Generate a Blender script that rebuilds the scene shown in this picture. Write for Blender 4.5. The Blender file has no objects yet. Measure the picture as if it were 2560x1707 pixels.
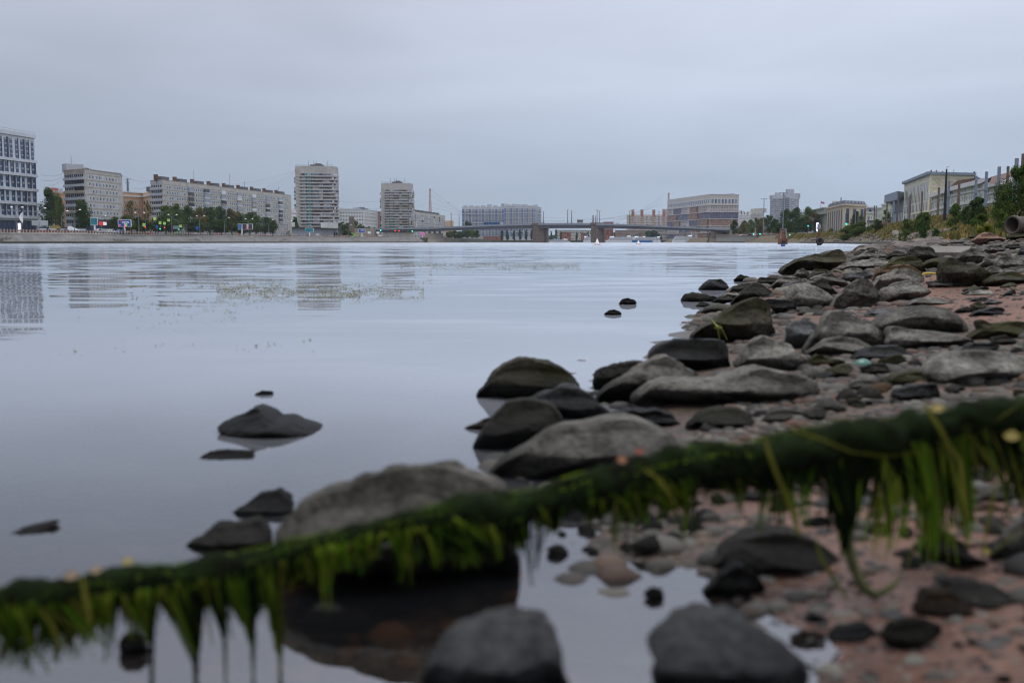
import bpy, math, random
from mathutils import Vector, Matrix, noise
random.seed(7)
R = math.radians
sc = bpy.context.scene
COL = sc.collection
# ------------------------------------------------------------------ camera
F = 2560 * 35 / 36.0
TH = math.atan((853.5 - 605) / F)
EYE = 0.6
cam_d = bpy.data.cameras.new("camera"); cam = bpy.data.objects.new("camera", cam_d); COL.objects.link(cam)
cam.location = (0, 0, EYE); cam.rotation_euler = (R(90) - TH, 0, 0)
cam_d.lens = 35; cam_d.sensor_width = 36; cam_d.clip_start = 0.05; cam_d.clip_end = 12000
cam_d.dof.use_dof = True; cam_d.dof.focus_distance = 45; cam_d.dof.aperture_fstop = 2.8
sc.camera = cam
# ------------------------------------------------------------------ world, sun, exposure
w = bpy.data.worlds.new("World"); sc.world = w; w.use_nodes = True
nt = w.node_tree; nt.nodes.clear(); N = nt.nodes.new; L = nt.links.new
SUN_EL, SUN_ROT = R(80), R(200)
out = N("ShaderNodeOutputWorld"); mixs = N("ShaderNodeMixShader"); L(mixs.outputs[0], out.inputs[0])
sky = N("ShaderNodeTexSky"); sky.sky_type = 'NISHITA'; sky.sun_disc = False
sky.sun_elevation = SUN_EL; sky.sun_rotation = SUN_ROT
bg1 = N("ShaderNodeBackground"); bg1.inputs[1].default_value = 0.06; L(sky.outputs[0], bg1.inputs[0])
bg2 = N("ShaderNodeBackground"); bg2.inputs[1].default_value = 1.0
tc = N("ShaderNodeTexCoord"); sep = N("ShaderNodeSeparateXYZ"); L(tc.outputs['Generated'], sep.inputs[0])
ramp = N("ShaderNodeValToRGB"); L(sep.outputs[2], ramp.inputs[0])
e = ramp.color_ramp.elements
e[0].position = 0.0; e[0].color = (.355, .445, .565, 1)
e[1].position = 1.0; e[1].color = (1.6, 1.6, 1.7, 1)
for p, c in ((.06, (.40, .475, .605)), (.15, (.525, .585, .71)), (.32, (.655, .69, .815)), (.42, (.84, .87, .99)), (.60, (1.1, 1.14, 1.25))):
    q = e.new(p); q.color = (*c, 1)
# soft cloud streaks
mp = N("ShaderNodeMapping"); mp.inputs['Scale'].default_value = (1.4, 1.4, 7.0); L(tc.outputs['Generated'], mp.inputs[0])
nz = N("ShaderNodeTexNoise"); nz.inputs['Scale'].default_value = 1.7; nz.inputs['Detail'].default_value = 5; nz.inputs['Roughness'].default_value = .5; nz.inputs['Distortion'].default_value = .4
L(mp.outputs[0], nz.inputs[0])
mr = N("ShaderNodeMapRange"); L(nz.outputs['Fac'], mr.inputs[0]); mr.inputs[1].default_value = .3; mr.inputs[2].default_value = .7
mr.inputs[3].default_value = .89; mr.inputs[4].default_value = 1.07
mx = N("ShaderNodeMapRange"); mx.interpolation_type = 'SMOOTHSTEP'; L(sep.outputs[0], mx.inputs[0]); mx.inputs[1].default_value = -.5; mx.inputs[2].default_value = .25; mx.inputs[3].default_value = .83; mx.inputs[4].default_value = 1.14
mm = N("ShaderNodeMath"); mm.operation = 'MULTIPLY'; L(mr.outputs[0], mm.inputs[0]); L(mx.outputs[0], mm.inputs[1])
vm = N("ShaderNodeVectorMath"); vm.operation = 'SCALE'; L(ramp.outputs[0], vm.inputs[0]); L(mm.outputs[0], vm.inputs['Scale'])
L(vm.outputs[0], bg2.inputs[0])
mixs.inputs[0].default_value = .9; L(bg1.outputs[0], mixs.inputs[1]); L(bg2.outputs[0], mixs.inputs[2])
sl = bpy.data.lights.new("sun", 'SUN'); sun = bpy.data.objects.new("sun", sl); COL.objects.link(sun)
sl.energy = 1.5; sl.angle = R(40); sl.color = (1, .985, .965)
# sun direction: behind the camera, slightly left
sdir = Vector((-.35 * math.cos(SUN_EL), -.94 * math.cos(SUN_EL), math.sin(SUN_EL)))
sun.rotation_euler = sdir.to_track_quat('Z', 'Y').to_euler()
sky.sun_rotation = math.atan2(sdir.x, sdir.y)
sc.view_settings.view_transform = 'Standard'; sc.view_settings.look = 'None'
sc.view_settings.exposure = .07; sc.view_settings.gamma = 1
sc.cycles.use_denoising = True; sc.cycles.filter_width = 1.15
sc.cycles.max_bounces = 8; sc.cycles.diffuse_bounces = 3; sc.cycles.glossy_bounces = 3; sc.cycles.transparent_max_bounces = 12
sc.cycles.volume_bounces = 0
sc.cycles.caustics_reflective = False; sc.cycles.caustics_refractive = False
sc.cycles.sample_clamp_indirect = 4

# ------------------------------------------------------------------ projection helpers
CT, ST = math.cos(TH), math.sin(TH)
def ray(px, py):
    b = -(py - 853.5) / F
    return Vector(((px - 1280) / F, CT + b * ST, -ST + b * CT))
def at(px, py, Y):
    d = ray(px, py); t = Y / d.y
    return Vector((d.x * t, Y, EYE + d.z * t))
def XX(px, Y, py=590): return at(px, py, Y).x
def ZZ(py, Y, px=1280): return at(px, py, Y).z
def lerp(tab, v):
    if v <= tab[0][0]: return tab[0][1]
    for (a, b), (c, d) in zip(tab, tab[1:]):
        if v <= c: return b + (d - b) * (v - a) / (c - a)
    return tab[-1][1]
CROP = dict(A=(1900, 580, 3.5636), B=(1460, 640, 3.5636), C=(1140, 860, 3.5636), D=(1800, 960, 3.0947), E=(1700, 1200, 2.7349),
            F=(1000, 1200, 2.94), G=(400, 1000, 2.6133), H=(0, 1100, 2.5833), I=(0, 600, 1.8092), J=(2060, 520, 4.704),
            W=(0, 300, 4.6125), X=(350, 380, 5.88), Y=(700, 380, 5.88), Z=(1050, 430, 5.88), V=(1400, 430, 5.113), U=(1780, 430, 5.88), T=(2160, 370, 5.8075), P=(0, 0, 1))
def cp(c, x, y):
    o = CROP[c]; return (o[0] + x / o[2], o[1] + y / o[2])

# ------------------------------------------------------------------ materials
MATS = {}
def mat(name, col, rough=.8, col2=None, scale=1.0, metal=0, emit=0, bump=0, bscale=8, spec=.4, stretch=None, island=None, detail=5, coat=0):
    if name in MATS: return MATS[name]
    m = bpy.data.materials.new(name); m.use_nodes = True; t = m.node_tree; b = t.nodes['Principled BSDF']
    b.inputs['Roughness'].default_value = rough; b.inputs['Metallic'].default_value = metal; b.inputs['Specular IOR Level'].default_value = spec
    if coat: b.inputs['Coat Weight'].default_value = coat; b.inputs['Coat Roughness'].default_value = .1
    b.inputs['Base Color'].default_value = (*col, 1)
    g = t.nodes.new("ShaderNodeNewGeometry")
    src = g.outputs['Position']
    if stretch:
        mp = t.nodes.new("ShaderNodeMapping"); mp.inputs['Scale'].default_value = stretch; t.links.new(src, mp.inputs[0]); src = mp.outputs[0]
    if island:
        r = t.nodes.new("ShaderNodeValToRGB"); t.links.new(g.outputs['Random Per Island'], r.inputs[0])
        el = r.color_ramp.elements; el[0].color = (*island[0], 1); el[1].color = (*island[-1], 1)
        for i, c in enumerate(island[1:-1]):
            q = el.new((i + 1) / (len(island) - 1)); q.color = (*c, 1)
        n = t.nodes.new("ShaderNodeTexNoise"); n.inputs['Scale'].default_value = scale; n.inputs['Detail'].default_value = 2; t.links.new(src, n.inputs[0])
        ml = t.nodes.new("ShaderNodeMapRange"); t.links.new(n.outputs['Fac'], ml.inputs[0]); ml.inputs[1].default_value = .3; ml.inputs[2].default_value = .7; ml.inputs[3].default_value = .6; ml.inputs[4].default_value = 1.35
        v = t.nodes.new("ShaderNodeVectorMath"); v.operation = 'SCALE'; t.links.new(r.outputs[0], v.inputs[0]); t.links.new(ml.outputs[0], v.inputs['Scale'])
        t.links.new(v.outputs[0], b.inputs['Base Color'])
    elif col2:
        n = t.nodes.new("ShaderNodeTexNoise"); n.inputs['Scale'].default_value = scale; n.inputs['Detail'].default_value = detail; n.inputs['Roughness'].default_value = .62
        t.links.new(src, n.inputs[0])
        r = t.nodes.new("ShaderNodeValToRGB"); t.links.new(n.outputs['Fac'], r.inputs[0])
        r.color_ramp.elements[0].position = .32; r.color_ramp.elements[1].position = .68
        r.color_ramp.elements[0].color = (*col, 1); r.color_ramp.elements[1].color = (*col2, 1)
        t.links.new(r.outputs[0], b.inputs['Base Color'])
    if bump:
        n2 = t.nodes.new("ShaderNodeTexNoise"); n2.inputs['Scale'].default_value = bscale; n2.inputs['Detail'].default_value = 6; n2.inputs['Roughness'].default_value = .65; t.links.new(src, n2.inputs[0])
        bp = t.nodes.new("ShaderNodeBump"); bp.inputs['Distance'].default_value = bump; t.links.new(n2.outputs['Fac'], bp.inputs['Height']); t.links.new(bp.outputs[0], b.inputs['Normal'])
    if emit:
        b.inputs['Emission Color'].default_value = (*col, 1); b.inputs['Emission Strength'].default_value = emit
    MATS[name] = m; return m

# ------------------------------------------------------------------ mesh builder
class MB:
    def __init__(s): s.v = []; s.f = []; s.m = []
    def poly(s, pts, mi=0):
        k = len(s.v); s.v += [tuple(p) for p in pts]; s.f.append(tuple(range(k, k + len(pts)))); s.m.append(mi)
    def grid(s, rows, closed=False, mi=0, cap=False):
        k = len(s.v); n = len(rows[0])
        for r in rows: s.v += [tuple(p) for p in r]
        for i in range(len(rows) - 1):
            for j in range(n if closed else n - 1):
                a = k + i * n + j; b = k + i * n + (j + 1) % n
                s.f.append((a, b, b + n, a + n)); s.m.append(mi)
        if cap:
            s.f.append(tuple(k + j for j in range(n))[::-1]); s.m.append(mi)
            s.f.append(tuple(k + (len(rows) - 1) * n + j for j in range(n))); s.m.append(mi)
        return s
    def box(s, c, d, rz=0, mi=0, taper=1.0):
        cx, cy, cz = c; hx, hy, hz = d[0] / 2, d[1] / 2, d[2] / 2; co, si = math.cos(rz), math.sin(rz)
        k = len(s.v)
        for z, tt in ((-hz, 1), (hz, taper)):
            for x, y in ((-hx, -hy), (hx, -hy), (hx, hy), (-hx, hy)):
                x *= tt; y *= tt
                s.v.append((cx + x * co - y * si, cy + x * si + y * co, cz + z))
        for q in ((0, 1, 5, 4), (1, 2, 6, 5), (2, 3, 7, 6), (3, 0, 4, 7), (4, 5, 6, 7), (3, 2, 1, 0)):
            s.f.append(tuple(k + i for i in q)); s.m.append(mi)
        return s
    def prism(s, poly, z0, z1, mi=0, top=None):
        n = len(poly); k = len(s.v); tp = top or poly
        s.v += [(p[0], p[1], z0) for p in poly] + [(p[0], p[1], z1) for p in tp]
        for i in range(n):
            j = (i + 1) % n; s.f.append((k + i, k + j, k + n + j, k + n + i)); s.m.append(mi)
        s.f.append(tuple(k + n + i for i in range(n))); s.m.append(mi)
        s.f.append(tuple(k + i for i in range(n))[::-1]); s.m.append(mi)
        return s
    def tube(s, pts, rad, n=8, mi=0):
        pts = [Vector(p) for p in pts]; rows = []
        if not hasattr(rad, '__len__'): rad = [rad] * len(pts)
        for i, p in enumerate(pts):
            t = (pts[min(i + 1, len(pts) - 1)] - pts[max(i - 1, 0)])
            t = t.normalized() if t.length > 0 else Vector((0, 0, 1))
            a = Vector((0, 0, 1)) if abs(t.z) < .9 else Vector((1, 0, 0))
            u = t.cross(a).normalized(); v = u.cross(t).normalized()
            rows.append([p + (u * math.cos(2 * math.pi * j / n) + v * math.sin(2 * math.pi * j / n)) * rad[i] for j in range(n)])
        return s.grid(rows, True, mi, True)
    def build(s, name, mats, parent=None, smooth=False, sub=True):
        if not isinstance(mats, (list, tuple)): mats = [mats]
        o0 = parent.get('_o') if parent is not None else None
        me = bpy.data.meshes.new(name)
        vs = s.v
        if parent is not None and sub:
            p = wloc(parent); vs = [(x - p[0], y - p[1], z - p[2]) for x, y, z in vs]
        me.from_pydata(vs, [], s.f)
        for m in mats: me.materials.append(m)
        me.polygons.foreach_set('material_index', s.m)
        if smooth: me.polygons.foreach_set('use_smooth', [True] * len(s.f))
        me.update()
        o = bpy.data.objects.new(name, me); COL.objects.link(o)
        if parent is not None: o.parent = parent
        return o
def wloc(o):
    p = Vector(o.location)
    while o.parent: o = o.parent; p = p + Vector(o.location)
    return p
def tag(o, label=None, cat=None, group=None, kind=None):
    if label: o['label'] = label
    if cat: o['category'] = cat
    if group: o['group'] = group
    if kind: o['kind'] = kind
    return o
def empty(name, loc, label, cat, group=None):
    o = bpy.data.objects.new(name, None); o.empty_display_size = .1; COL.objects.link(o); o.location = loc
    return tag(o, label, cat, group)
def kids(o): return [c for c in ALLCH.get(o.name, [])]
def copy_tree(o, parent=None, first=True):
    c = o.copy(); COL.objects.link(c)
    if parent is not None: c.parent = parent
    for ch in o.children: copy_tree(ch, c)
    return c
ORD = ['first', 'second', 'third', 'fourth', 'fifth', 'sixth', 'seventh', 'eighth', 'ninth', 'tenth', 'eleventh', 'twelfth', 'thirteenth', 'fourteenth', 'fifteenth', 'sixteenth',
       'seventeenth', 'eighteenth', 'nineteenth', 'twentieth'] + ['twenty-' + x for x in ('first', 'second', 'third', 'fourth', 'fifth', 'sixth', 'seventh', 'eighth', 'ninth')] + ['thirtieth'] + ['thirty-' + x for x in ('first', 'second', 'third', 'fourth', 'fifth', 'sixth', 'seventh', 'eighth', 'ninth')] + ['fortieth'] + ['forty-' + x for x in ('first', 'second', 'third', 'fourth', 'fifth', 'sixth')]

# ------------------------------------------------------------------ terrain of the right bank and shore
XS = [(.5, .5), (1.0, .42), (1.5, .42), (1.72, .40), (1.92, .16), (2.3, .10), (2.8, .20), (3.3, .30), (4.3, .46), (5.6, .80), (7, 1.2), (10.7, 2.25), (20, 5.4), (43, 13.7), (65, 22), (90, 35), (120, 49), (180, 71), (270, 96), (400, 130), (520, 150), (850, 178), (1100, 190), (2500, 210)]
D0 = [(5, 9), (20, 6), (44, 5), (70, 3), (100, 2), (200, 1), (400, 1)]
SL = [(5, .10), (20, .12), (44, .12), (62, .10), (80, .2), (100, .28), (150, .5), (200, .6), (300, .6), (2500, .55)]
B0 = [(10, .075), (44, .08), (62, .09), (80, .16), (100, .2), (150, .3), (200, .4), (300, .5)]
def hgt(x, y):
    d = x - lerp(XS, y)
    if d < 0:
        z = -.10 * -d if d > -8 else -.8 - (-d - 8) * .12
        z = max(z, -3.5)
    else:
        d0 = lerp(D0, y)
        b = lerp(B0, y)
        z = b * min(d, d0)
        if d > d0: z += lerp(SL, y) * (d - d0)
        z = min(z, 5.6) if y < 330 else min(z, 4.6)
    amp = .012 if y < 8 else (.05 if y < 40 else .14)
    s = 3.0 if y < 8 else (1.1 if y < 40 else .35)
    z += amp * noise.noise(Vector((x * s, y * s, 0))) + amp * .5 * noise.noise(Vector((x * s * 2.7, y * s * 2.7, 4)))
    return z
def hit(px, py, water=True):
    d = ray(px, py); t = .6
    while t < 900:
        p = Vector((0, 0, EYE)) + d * t
        if p.z <= max(hgt(p.x, p.y), 0 if water else -9): return p
        t *= 1.012
    return Vector((0, 0, EYE)) + d * t
# ------------------------------------------------------------------ setting: ground, river
m_sand = bpy.data.materials.new("shore_sand"); m_sand.use_nodes = True
t = m_sand.node_tree; b = t.nodes['Principled BSDF']; g = t.nodes.new("ShaderNodeNewGeometry"); b.inputs['Specular IOR Level'].default_value = .2
n1 = t.nodes.new("ShaderNodeTexNoise"); n1.inputs['Scale'].default_value = 2.2; n1.inputs['Detail'].default_value = 6; t.links.new(g.outputs['Position'], n1.inputs[0])
r1 = t.nodes.new("ShaderNodeValToRGB"); t.links.new(n1.outputs['Fac'], r1.inputs[0])
r1.color_ramp.elements[0].position = .3; r1.color_ramp.elements[0].color = (.07, .042, .033, 1); r1.color_ramp.elements[1].position = .62; r1.color_ramp.elements[1].color = (.16, .088, .068, 1)
n2 = t.nodes.new("ShaderNodeTexVoronoi"); n2.inputs['Scale'].default_value = 38; t.links.new(g.outputs['Position'], n2.inputs[0])
r2 = t.nodes.new("ShaderNodeValToRGB"); t.links.new(n2.outputs['Color'], r2.inputs[0])
e = r2.color_ramp.elements; e[0].color = (.05, .045, .04, 1); e[0].position = .2; e[1].color = (.30, .12, .06, 1); e[1].position = .92
q = e.new(.45); q.color = (.20, .125, .10, 1); q = e.new(.7); q.color = (.24, .16, .13, 1)
mxn = t.nodes.new("ShaderNodeMix"); mxn.data_type = 'RGBA'; mxn.inputs[0].default_value = .22
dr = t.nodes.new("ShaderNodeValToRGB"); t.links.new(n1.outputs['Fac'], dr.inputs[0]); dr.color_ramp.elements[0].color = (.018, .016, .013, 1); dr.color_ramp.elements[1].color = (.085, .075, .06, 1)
acc = None
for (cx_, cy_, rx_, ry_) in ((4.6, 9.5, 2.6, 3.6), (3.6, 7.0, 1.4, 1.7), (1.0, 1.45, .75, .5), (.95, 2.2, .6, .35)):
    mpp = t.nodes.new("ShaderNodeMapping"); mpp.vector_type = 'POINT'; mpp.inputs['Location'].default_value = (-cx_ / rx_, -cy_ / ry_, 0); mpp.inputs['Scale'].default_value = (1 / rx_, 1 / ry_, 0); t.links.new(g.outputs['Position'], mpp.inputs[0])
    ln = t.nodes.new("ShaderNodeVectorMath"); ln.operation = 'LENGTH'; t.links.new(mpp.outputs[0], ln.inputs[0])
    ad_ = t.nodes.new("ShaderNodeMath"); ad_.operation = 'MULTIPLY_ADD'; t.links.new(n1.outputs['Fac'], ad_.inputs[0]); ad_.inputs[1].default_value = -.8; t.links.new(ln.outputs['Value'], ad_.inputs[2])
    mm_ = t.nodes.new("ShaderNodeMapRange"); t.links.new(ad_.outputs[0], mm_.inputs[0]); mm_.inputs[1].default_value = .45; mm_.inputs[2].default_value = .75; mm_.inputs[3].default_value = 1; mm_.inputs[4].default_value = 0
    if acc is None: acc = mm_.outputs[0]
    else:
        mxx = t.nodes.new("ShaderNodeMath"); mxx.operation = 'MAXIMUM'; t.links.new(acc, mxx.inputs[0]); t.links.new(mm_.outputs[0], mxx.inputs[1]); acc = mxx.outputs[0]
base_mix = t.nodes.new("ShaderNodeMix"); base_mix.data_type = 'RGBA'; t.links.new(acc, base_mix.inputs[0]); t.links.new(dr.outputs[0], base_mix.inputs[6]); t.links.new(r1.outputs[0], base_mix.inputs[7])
t.links.new(base_mix.outputs[2], mxn.inputs[6]); t.links.new(r2.outputs[0], mxn.inputs[7])
sp = t.nodes.new("ShaderNodeSeparateXYZ"); t.links.new(g.outputs['Position'], sp.inputs[0])
wet = t.nodes.new("ShaderNodeMapRange"); t.links.new(sp.outputs[2], wet.inputs[0]); wet.inputs[1].default_value = .0; wet.inputs[2].default_value = .05; wet.inputs[3].default_value = .55; wet.inputs[4].default_value = 1
vs = t.nodes.new("ShaderNodeVectorMath"); vs.operation = 'SCALE'; t.links.new(mxn.outputs[2], vs.inputs[0]); t.links.new(wet.outputs[0], vs.inputs['Scale'])
# far bank soil becomes earthy green-brown with height
t.links.new(vs.outputs[0], b.inputs['Base Color'])
rr = t.nodes.new("ShaderNodeMapRange"); t.links.new(sp.outputs[2], rr.inputs[0]); rr.inputs[1].default_value = .0; rr.inputs[2].default_value = .05; rr.inputs[3].default_value = .3; rr.inputs[4].default_value = .85; t.links.new(rr.outputs[0], b.inputs['Roughness'])
bp = t.nodes.new("ShaderNodeBump"); bp.inputs['Distance'].default_value = .01; t.links.new(n2.outputs['Distance'], bp.inputs['Height']); t.links.new(bp.outputs[0], b.inputs['Normal'])
m_soil = mat("bank_soil", (.05, .05, .025), .95, (.13, .10, .06), .8, bump=.1, bscale=2)

ys = []; y = .35
while y < 1300: ys.append(y); y *= 1.03 if y < 30 else 1.045
ds = [-60, -40, -25, -16, -10, -7, -5, -3.8, -2.9, -2.3] + [-1.9 + .09 * i for i in range(64)] + [4 + .35 * i for i in range(18)] + [10.5 + 1.2 * i for i in range(22)] + [40, 50, 70, 110, 180, 320, 700]
mb = MB()
rows = [[(lerp(XS, y) + d, y, hgt(lerp(XS, y) + d, y)) for d in ds] for y in ys]
mb.grid(rows)
for i, f in enumerate(mb.f):
    cy = mb.v[f[0]][1]; cz = mb.v[f[0]][2]
    mb.m[i] = 1 if (cy > 45 and cz > .25) else 0
o = mb.build('shore_ground', [m_sand, m_soil], smooth=True); tag(o, kind='structure')
mb = MB(); mb.poly([(-5000, -3000, -3.2), (5000, -3000, -3.2), (5000, 9000, -3.2), (-5000, 9000, -3.2)])
tag(mb.build('river_bed', mat("river_bed", (.05, .045, .035), .9, (.09, .075, .055), .5)), kind='structure')
# water
m_w = bpy.data.materials.new("river_water"); m_w.use_nodes = True; t = m_w.node_tree; t.nodes.clear(); N = t.nodes.new; L = t.links.new
o_ = N("ShaderNodeOutputMaterial"); mix = N("ShaderNodeMixShader"); L(mix.outputs[0], o_.inputs[0])
g = N("ShaderNodeNewGeometry"); sp = N("ShaderNodeSeparateXYZ"); L(g.outputs['Position'], sp.inputs[0])
def wave(scale, sx, sy, amp, detail=2, rot=0, dist=0):
    mp = N("ShaderNodeMapping"); mp.inputs['Scale'].default_value = (sx, sy, 1); mp.inputs['Rotation'].default_value = (0, 0, R(rot)); L(g.outputs['Position'], mp.inputs[0])
    n = N("ShaderNodeTexNoise"); n.inputs['Scale'].default_value = scale; n.inputs['Detail'].default_value = detail; n.inputs['Distortion'].default_value = dist; L(mp.outputs[0], n.inputs[0])
    m = N("ShaderNodeMath"); m.operation = 'MULTIPLY'; L(n.outputs['Fac'], m.inputs[0]); m.inputs[1].default_value = amp
    return m.outputs[0]
def mth(op, a, b, c=None):
    m = N("ShaderNodeMath"); m.operation = op
    for i, v in enumerate((a, b, c)):
        if v is None: continue
        if isinstance(v, (int, float)): m.inputs[i].default_value = v
        else: L(v, m.inputs[i])
    return m.outputs[0]
def rng(v, a, b, c, d):
    m = N("ShaderNodeMapRange"); m.interpolation_type = 'SMOOTHSTEP'; L(v, m.inputs[0])
    for i, x in enumerate((a, b, c, d)): m.inputs[i + 1].default_value = x
    return m.outputs[0]
patch = rng(wave(.09, .5, 1.3, 1, 2, 8), .40, .62, .35, 1.0)
Yp = sp.outputs[1]
def nvec(scale, sx, sy, detail, rot=0):
    mp = N("ShaderNodeMapping"); mp.inputs['Scale'].default_value = (sx, sy, 1); mp.inputs['Rotation'].default_value = (0, 0, R(rot)); L(g.outputs['Position'], mp.inputs[0])
    n = N("ShaderNodeTexNoise"); n.inputs['Scale'].default_value = scale; n.inputs['Detail'].default_value = detail; L(mp.outputs[0], n.inputs[0])
    s_ = N("ShaderNodeVectorMath"); s_.operation = 'SUBTRACT'; L(n.outputs['Color'], s_.inputs[0]); s_.inputs[1].default_value = (.5, .5, .5); return s_.outputs[0]
def vscale(v, k):
    m = N("ShaderNodeVectorMath"); m.operation = 'SCALE'; L(v, m.inputs[0])
    if isinstance(k, (int, float)): m.inputs['Scale'].default_value = k
    else: L(k, m.inputs['Scale'])
    return m.outputs[0]
def vadd(a, b):
    m = N("ShaderNodeVectorMath"); L(a, m.inputs[0]); L(b, m.inputs[1]); return m.outputs[0]
# wavelets of three sizes; the sheltered shallows are calm, the open river is ruffled
k1 = mth('MULTIPLY', rng(Yp, 5, 20, .03, .46), patch); k2 = mth('MULTIPLY', rng(Yp, 14, 90, 0, .8), patch); k3 = rng(Yp, 45, 200, 0, 1.5); k0 = rng(Yp, 1.5, 7, .02, .10)
v = vadd(vadd(vscale(nvec(1.5, .35, 1, 1, 4), k1), vscale(nvec(.42, .4, 1, 2, -3), k2)), vadd(vscale(nvec(1.1, .6, 1, 2, 2), k3), vscale(nvec(1.6, .22, 1, 2, 6), k0)))
sc_ = N("ShaderNodeVectorMath"); sc_.operation = 'MULTIPLY'; L(v, sc_.inputs[0]); sc_.inputs[1].default_value = (.35, 1, 0)
sx_ = N("ShaderNodeSeparateXYZ"); L(sc_.outputs[0], sx_.inputs[0]); cb_ = N("ShaderNodeCombineXYZ"); L(sx_.outputs[0], cb_.inputs[0]); L(mth('MULTIPLY', mth('ABSOLUTE', sx_.outputs[1], None), -1.0), cb_.inputs[1])   # wavelets lean towards the shore
up = N("ShaderNodeVectorMath"); L(cb_.outputs[0], up.inputs[0]); up.inputs[1].default_value = (0, 0, 1)
nm_ = N("ShaderNodeVectorMath"); nm_.operation = 'NORMALIZE'; L(up.outputs[0], nm_.inputs[0]); NRM = nm_.outputs[0]
gl = N("ShaderNodeBsdfGlossy"); gl.inputs['Roughness'].default_value = .01; gl.inputs['Color'].default_value = (.93, .965, 1, 1); L(NRM, gl.inputs['Normal'])
fr = N("ShaderNodeFresnel"); fr.inputs['IOR'].default_value = 2.9
tr = N("ShaderNodeBsdfTransparent"); tr.inputs[0].default_value = (.72, .66, .56, 1)
di = N("ShaderNodeBsdfDiffuse"); di.inputs[0].default_value = (.26, .275, .31, 1)
m2 = N("ShaderNodeMixShader"); L(rng(sp.outputs[1], 1.7, 5, .02, .9), m2.inputs[0]); L(tr.outputs[0], m2.inputs[1]); L(di.outputs[0], m2.inputs[2])
L(fr.outputs[0], mix.inputs[0]); L(m2.outputs[0], mix.inputs[1]); L(gl.outputs[0], mix.inputs[2])
mb = MB(); mb.poly([(-1500, -20, 0), (1500, -20, 0), (1500, 2600, 0), (-1500, 2600, 0)])
tag(mb.build('river_water', m_w), kind='structure')

# left bank land, far land
BL = [(-600, 280), (-40, 400), (0, 408), (300, 472), (500, 560), (700, 672), (900, 815), (1010, 885), (1060, 930), (1165, 1180), (1240, 1400)]  # px, Y of the water's edge
def bankY(px): return lerp(BL, px)
bank = [(XX(p, y, 606), y) for p, y in BL]
m_land = mat("land", (.05, .055, .04), .95, (.09, .085, .06), .1)
m_asph = mat("asphalt", (.045, .045, .048), .85, (.07, .07, .07), .5)
m_grass = mat("lawn", (.035, .06, .015), .95, (.06, .085, .025), .4)
land = [(x - (0 if i == 0 else 4), y + 5) for i, (x, y) in enumerate(bank)]
mb = MB(); mb.prism(land + [(-500, 2600), (-3000, 2600), (-3000, 300)], -3, 4.6)
tag(mb.build('left_bank_ground', m_land), kind='structure')
def strip(poly, o0, o1, z, mb, mi=0):
    for (a, b) in zip(poly, poly[1:]):
        mb.poly([(a[0] - .35 * o0, a[1] + o0, z), (b[0] - .35 * o0, b[1] + o0, z), (b[0] - .35 * o1, b[1] + o1, z), (a[0] - .35 * o1, a[1] + o1, z)], mi)
mb = MB(); strip(bank[:-2], 8, 24, 4.61, mb); tag(mb.build('embankment_road', m_asph), kind='structure')
mb = MB(); strip(bank[:-2], 24.2, 60, 4.65, mb); tag(mb.build('lawn_ground', m_grass), kind='structure')
mb = MB(); mb.prism([(-1500, 1420), (260, 1420), (3000, 1300), (3000, 6000), (-3000, 6000)], -3, 3.2)
tag(mb.build('far_bank_ground', m_land), kind='structure')
mb = MB(); mb.poly([(-4000, 6000, 3), (4000, 6000, 3), (4000, 11000, 3), (-4000, 11000, 3)]); tag(mb.build('horizon_ground', m_land), kind='structure')

# ---- left embankment wall
m_slope = mat("slope_concrete", (.095, .095, .095), .9, (.165, .163, .158), .25, stretch=(1, 1, .6), bump=.15, bscale=1.2)
m_dkst = mat("wet_stone", (.03, .027, .022), .6, (.075, .065, .045), .6)
m_cap = mat("coping_stone", (.34, .31, .27), .85, (.44, .40, .35), .3)
root = empty('embankment_wall', (bank[3][0], bank[3][1], 0), 'long sloping concrete embankment wall on the left bank above a dark waterline', 'embankment wall')
def prof(pl, pts, mats_name, mt, root, dens=8, **k):
    # sweep a (offset, z) cross-section along polyline
    rows = []
    fine = []
    for (a, b_) in zip(pl, pl[1:]):
        for i in range(dens): fine.append((a[0] + (b_[0] - a[0]) * i / dens, a[1] + (b_[1] - a[1]) * i / dens))
    fine.append(pl[-1])
    for i, p in enumerate(fine):
        q0 = fine[max(0, i - 1)]; q1 = fine[min(len(fine) - 1, i + 1)]
        u = Vector((q1[0] - q0[0], q1[1] - q0[1], 0)).normalized(); n = Vector((-u.y, u.x, 0))
        rows.append([(p[0] + n.x * o, p[1] + n.y * o, z) for o, z in pts])
    mb = MB(); mb.grid(rows); ob = mb.build(mats_name, mt, root, **k); return ob
bw = bank[:-2]
prof(bw, [(-.6, -1), (-.5, .75), (.2, .95)], 'waterline_footing', m_dkst, root)
prof(bw, [(.1, .9), (.3, 1.0), (4.2, 4.0)], 'slope', m_slope, root)
prof(bw, [(4.0, 3.95), (4.0, 4.45), (4.9, 4.5), (4.9, 4.6), (8.2, 4.62)], 'coping', m_cap, root)
# stairs in the slope
def place_on(px, off, z):   # point on left bank at pixel column px, offset inland
    Y = bankY(px); return Vector((XX(px, Y, 606) - .3 * off, Y + off, z))
p = place_on(620, .3, 0); q = place_on(633, .3, 0)
mb = MB()
for i in range(12):
    z = .9 + i * .28; o1 = i * .37
    a = place_on(620 - i * .75 + 11, o1, 0); b2 = place_on(630 - i * .75 + 11, o1, 0)
    u = (b2 - a).normalized()
    mb.prism([(a.x, a.y - .4), (b2.x, b2.y - .4), (b2.x, b2.y + 1.2), (a.x, a.y + 1.2)], z - 1, z)
mb.build('stair', m_cap, root)
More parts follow.
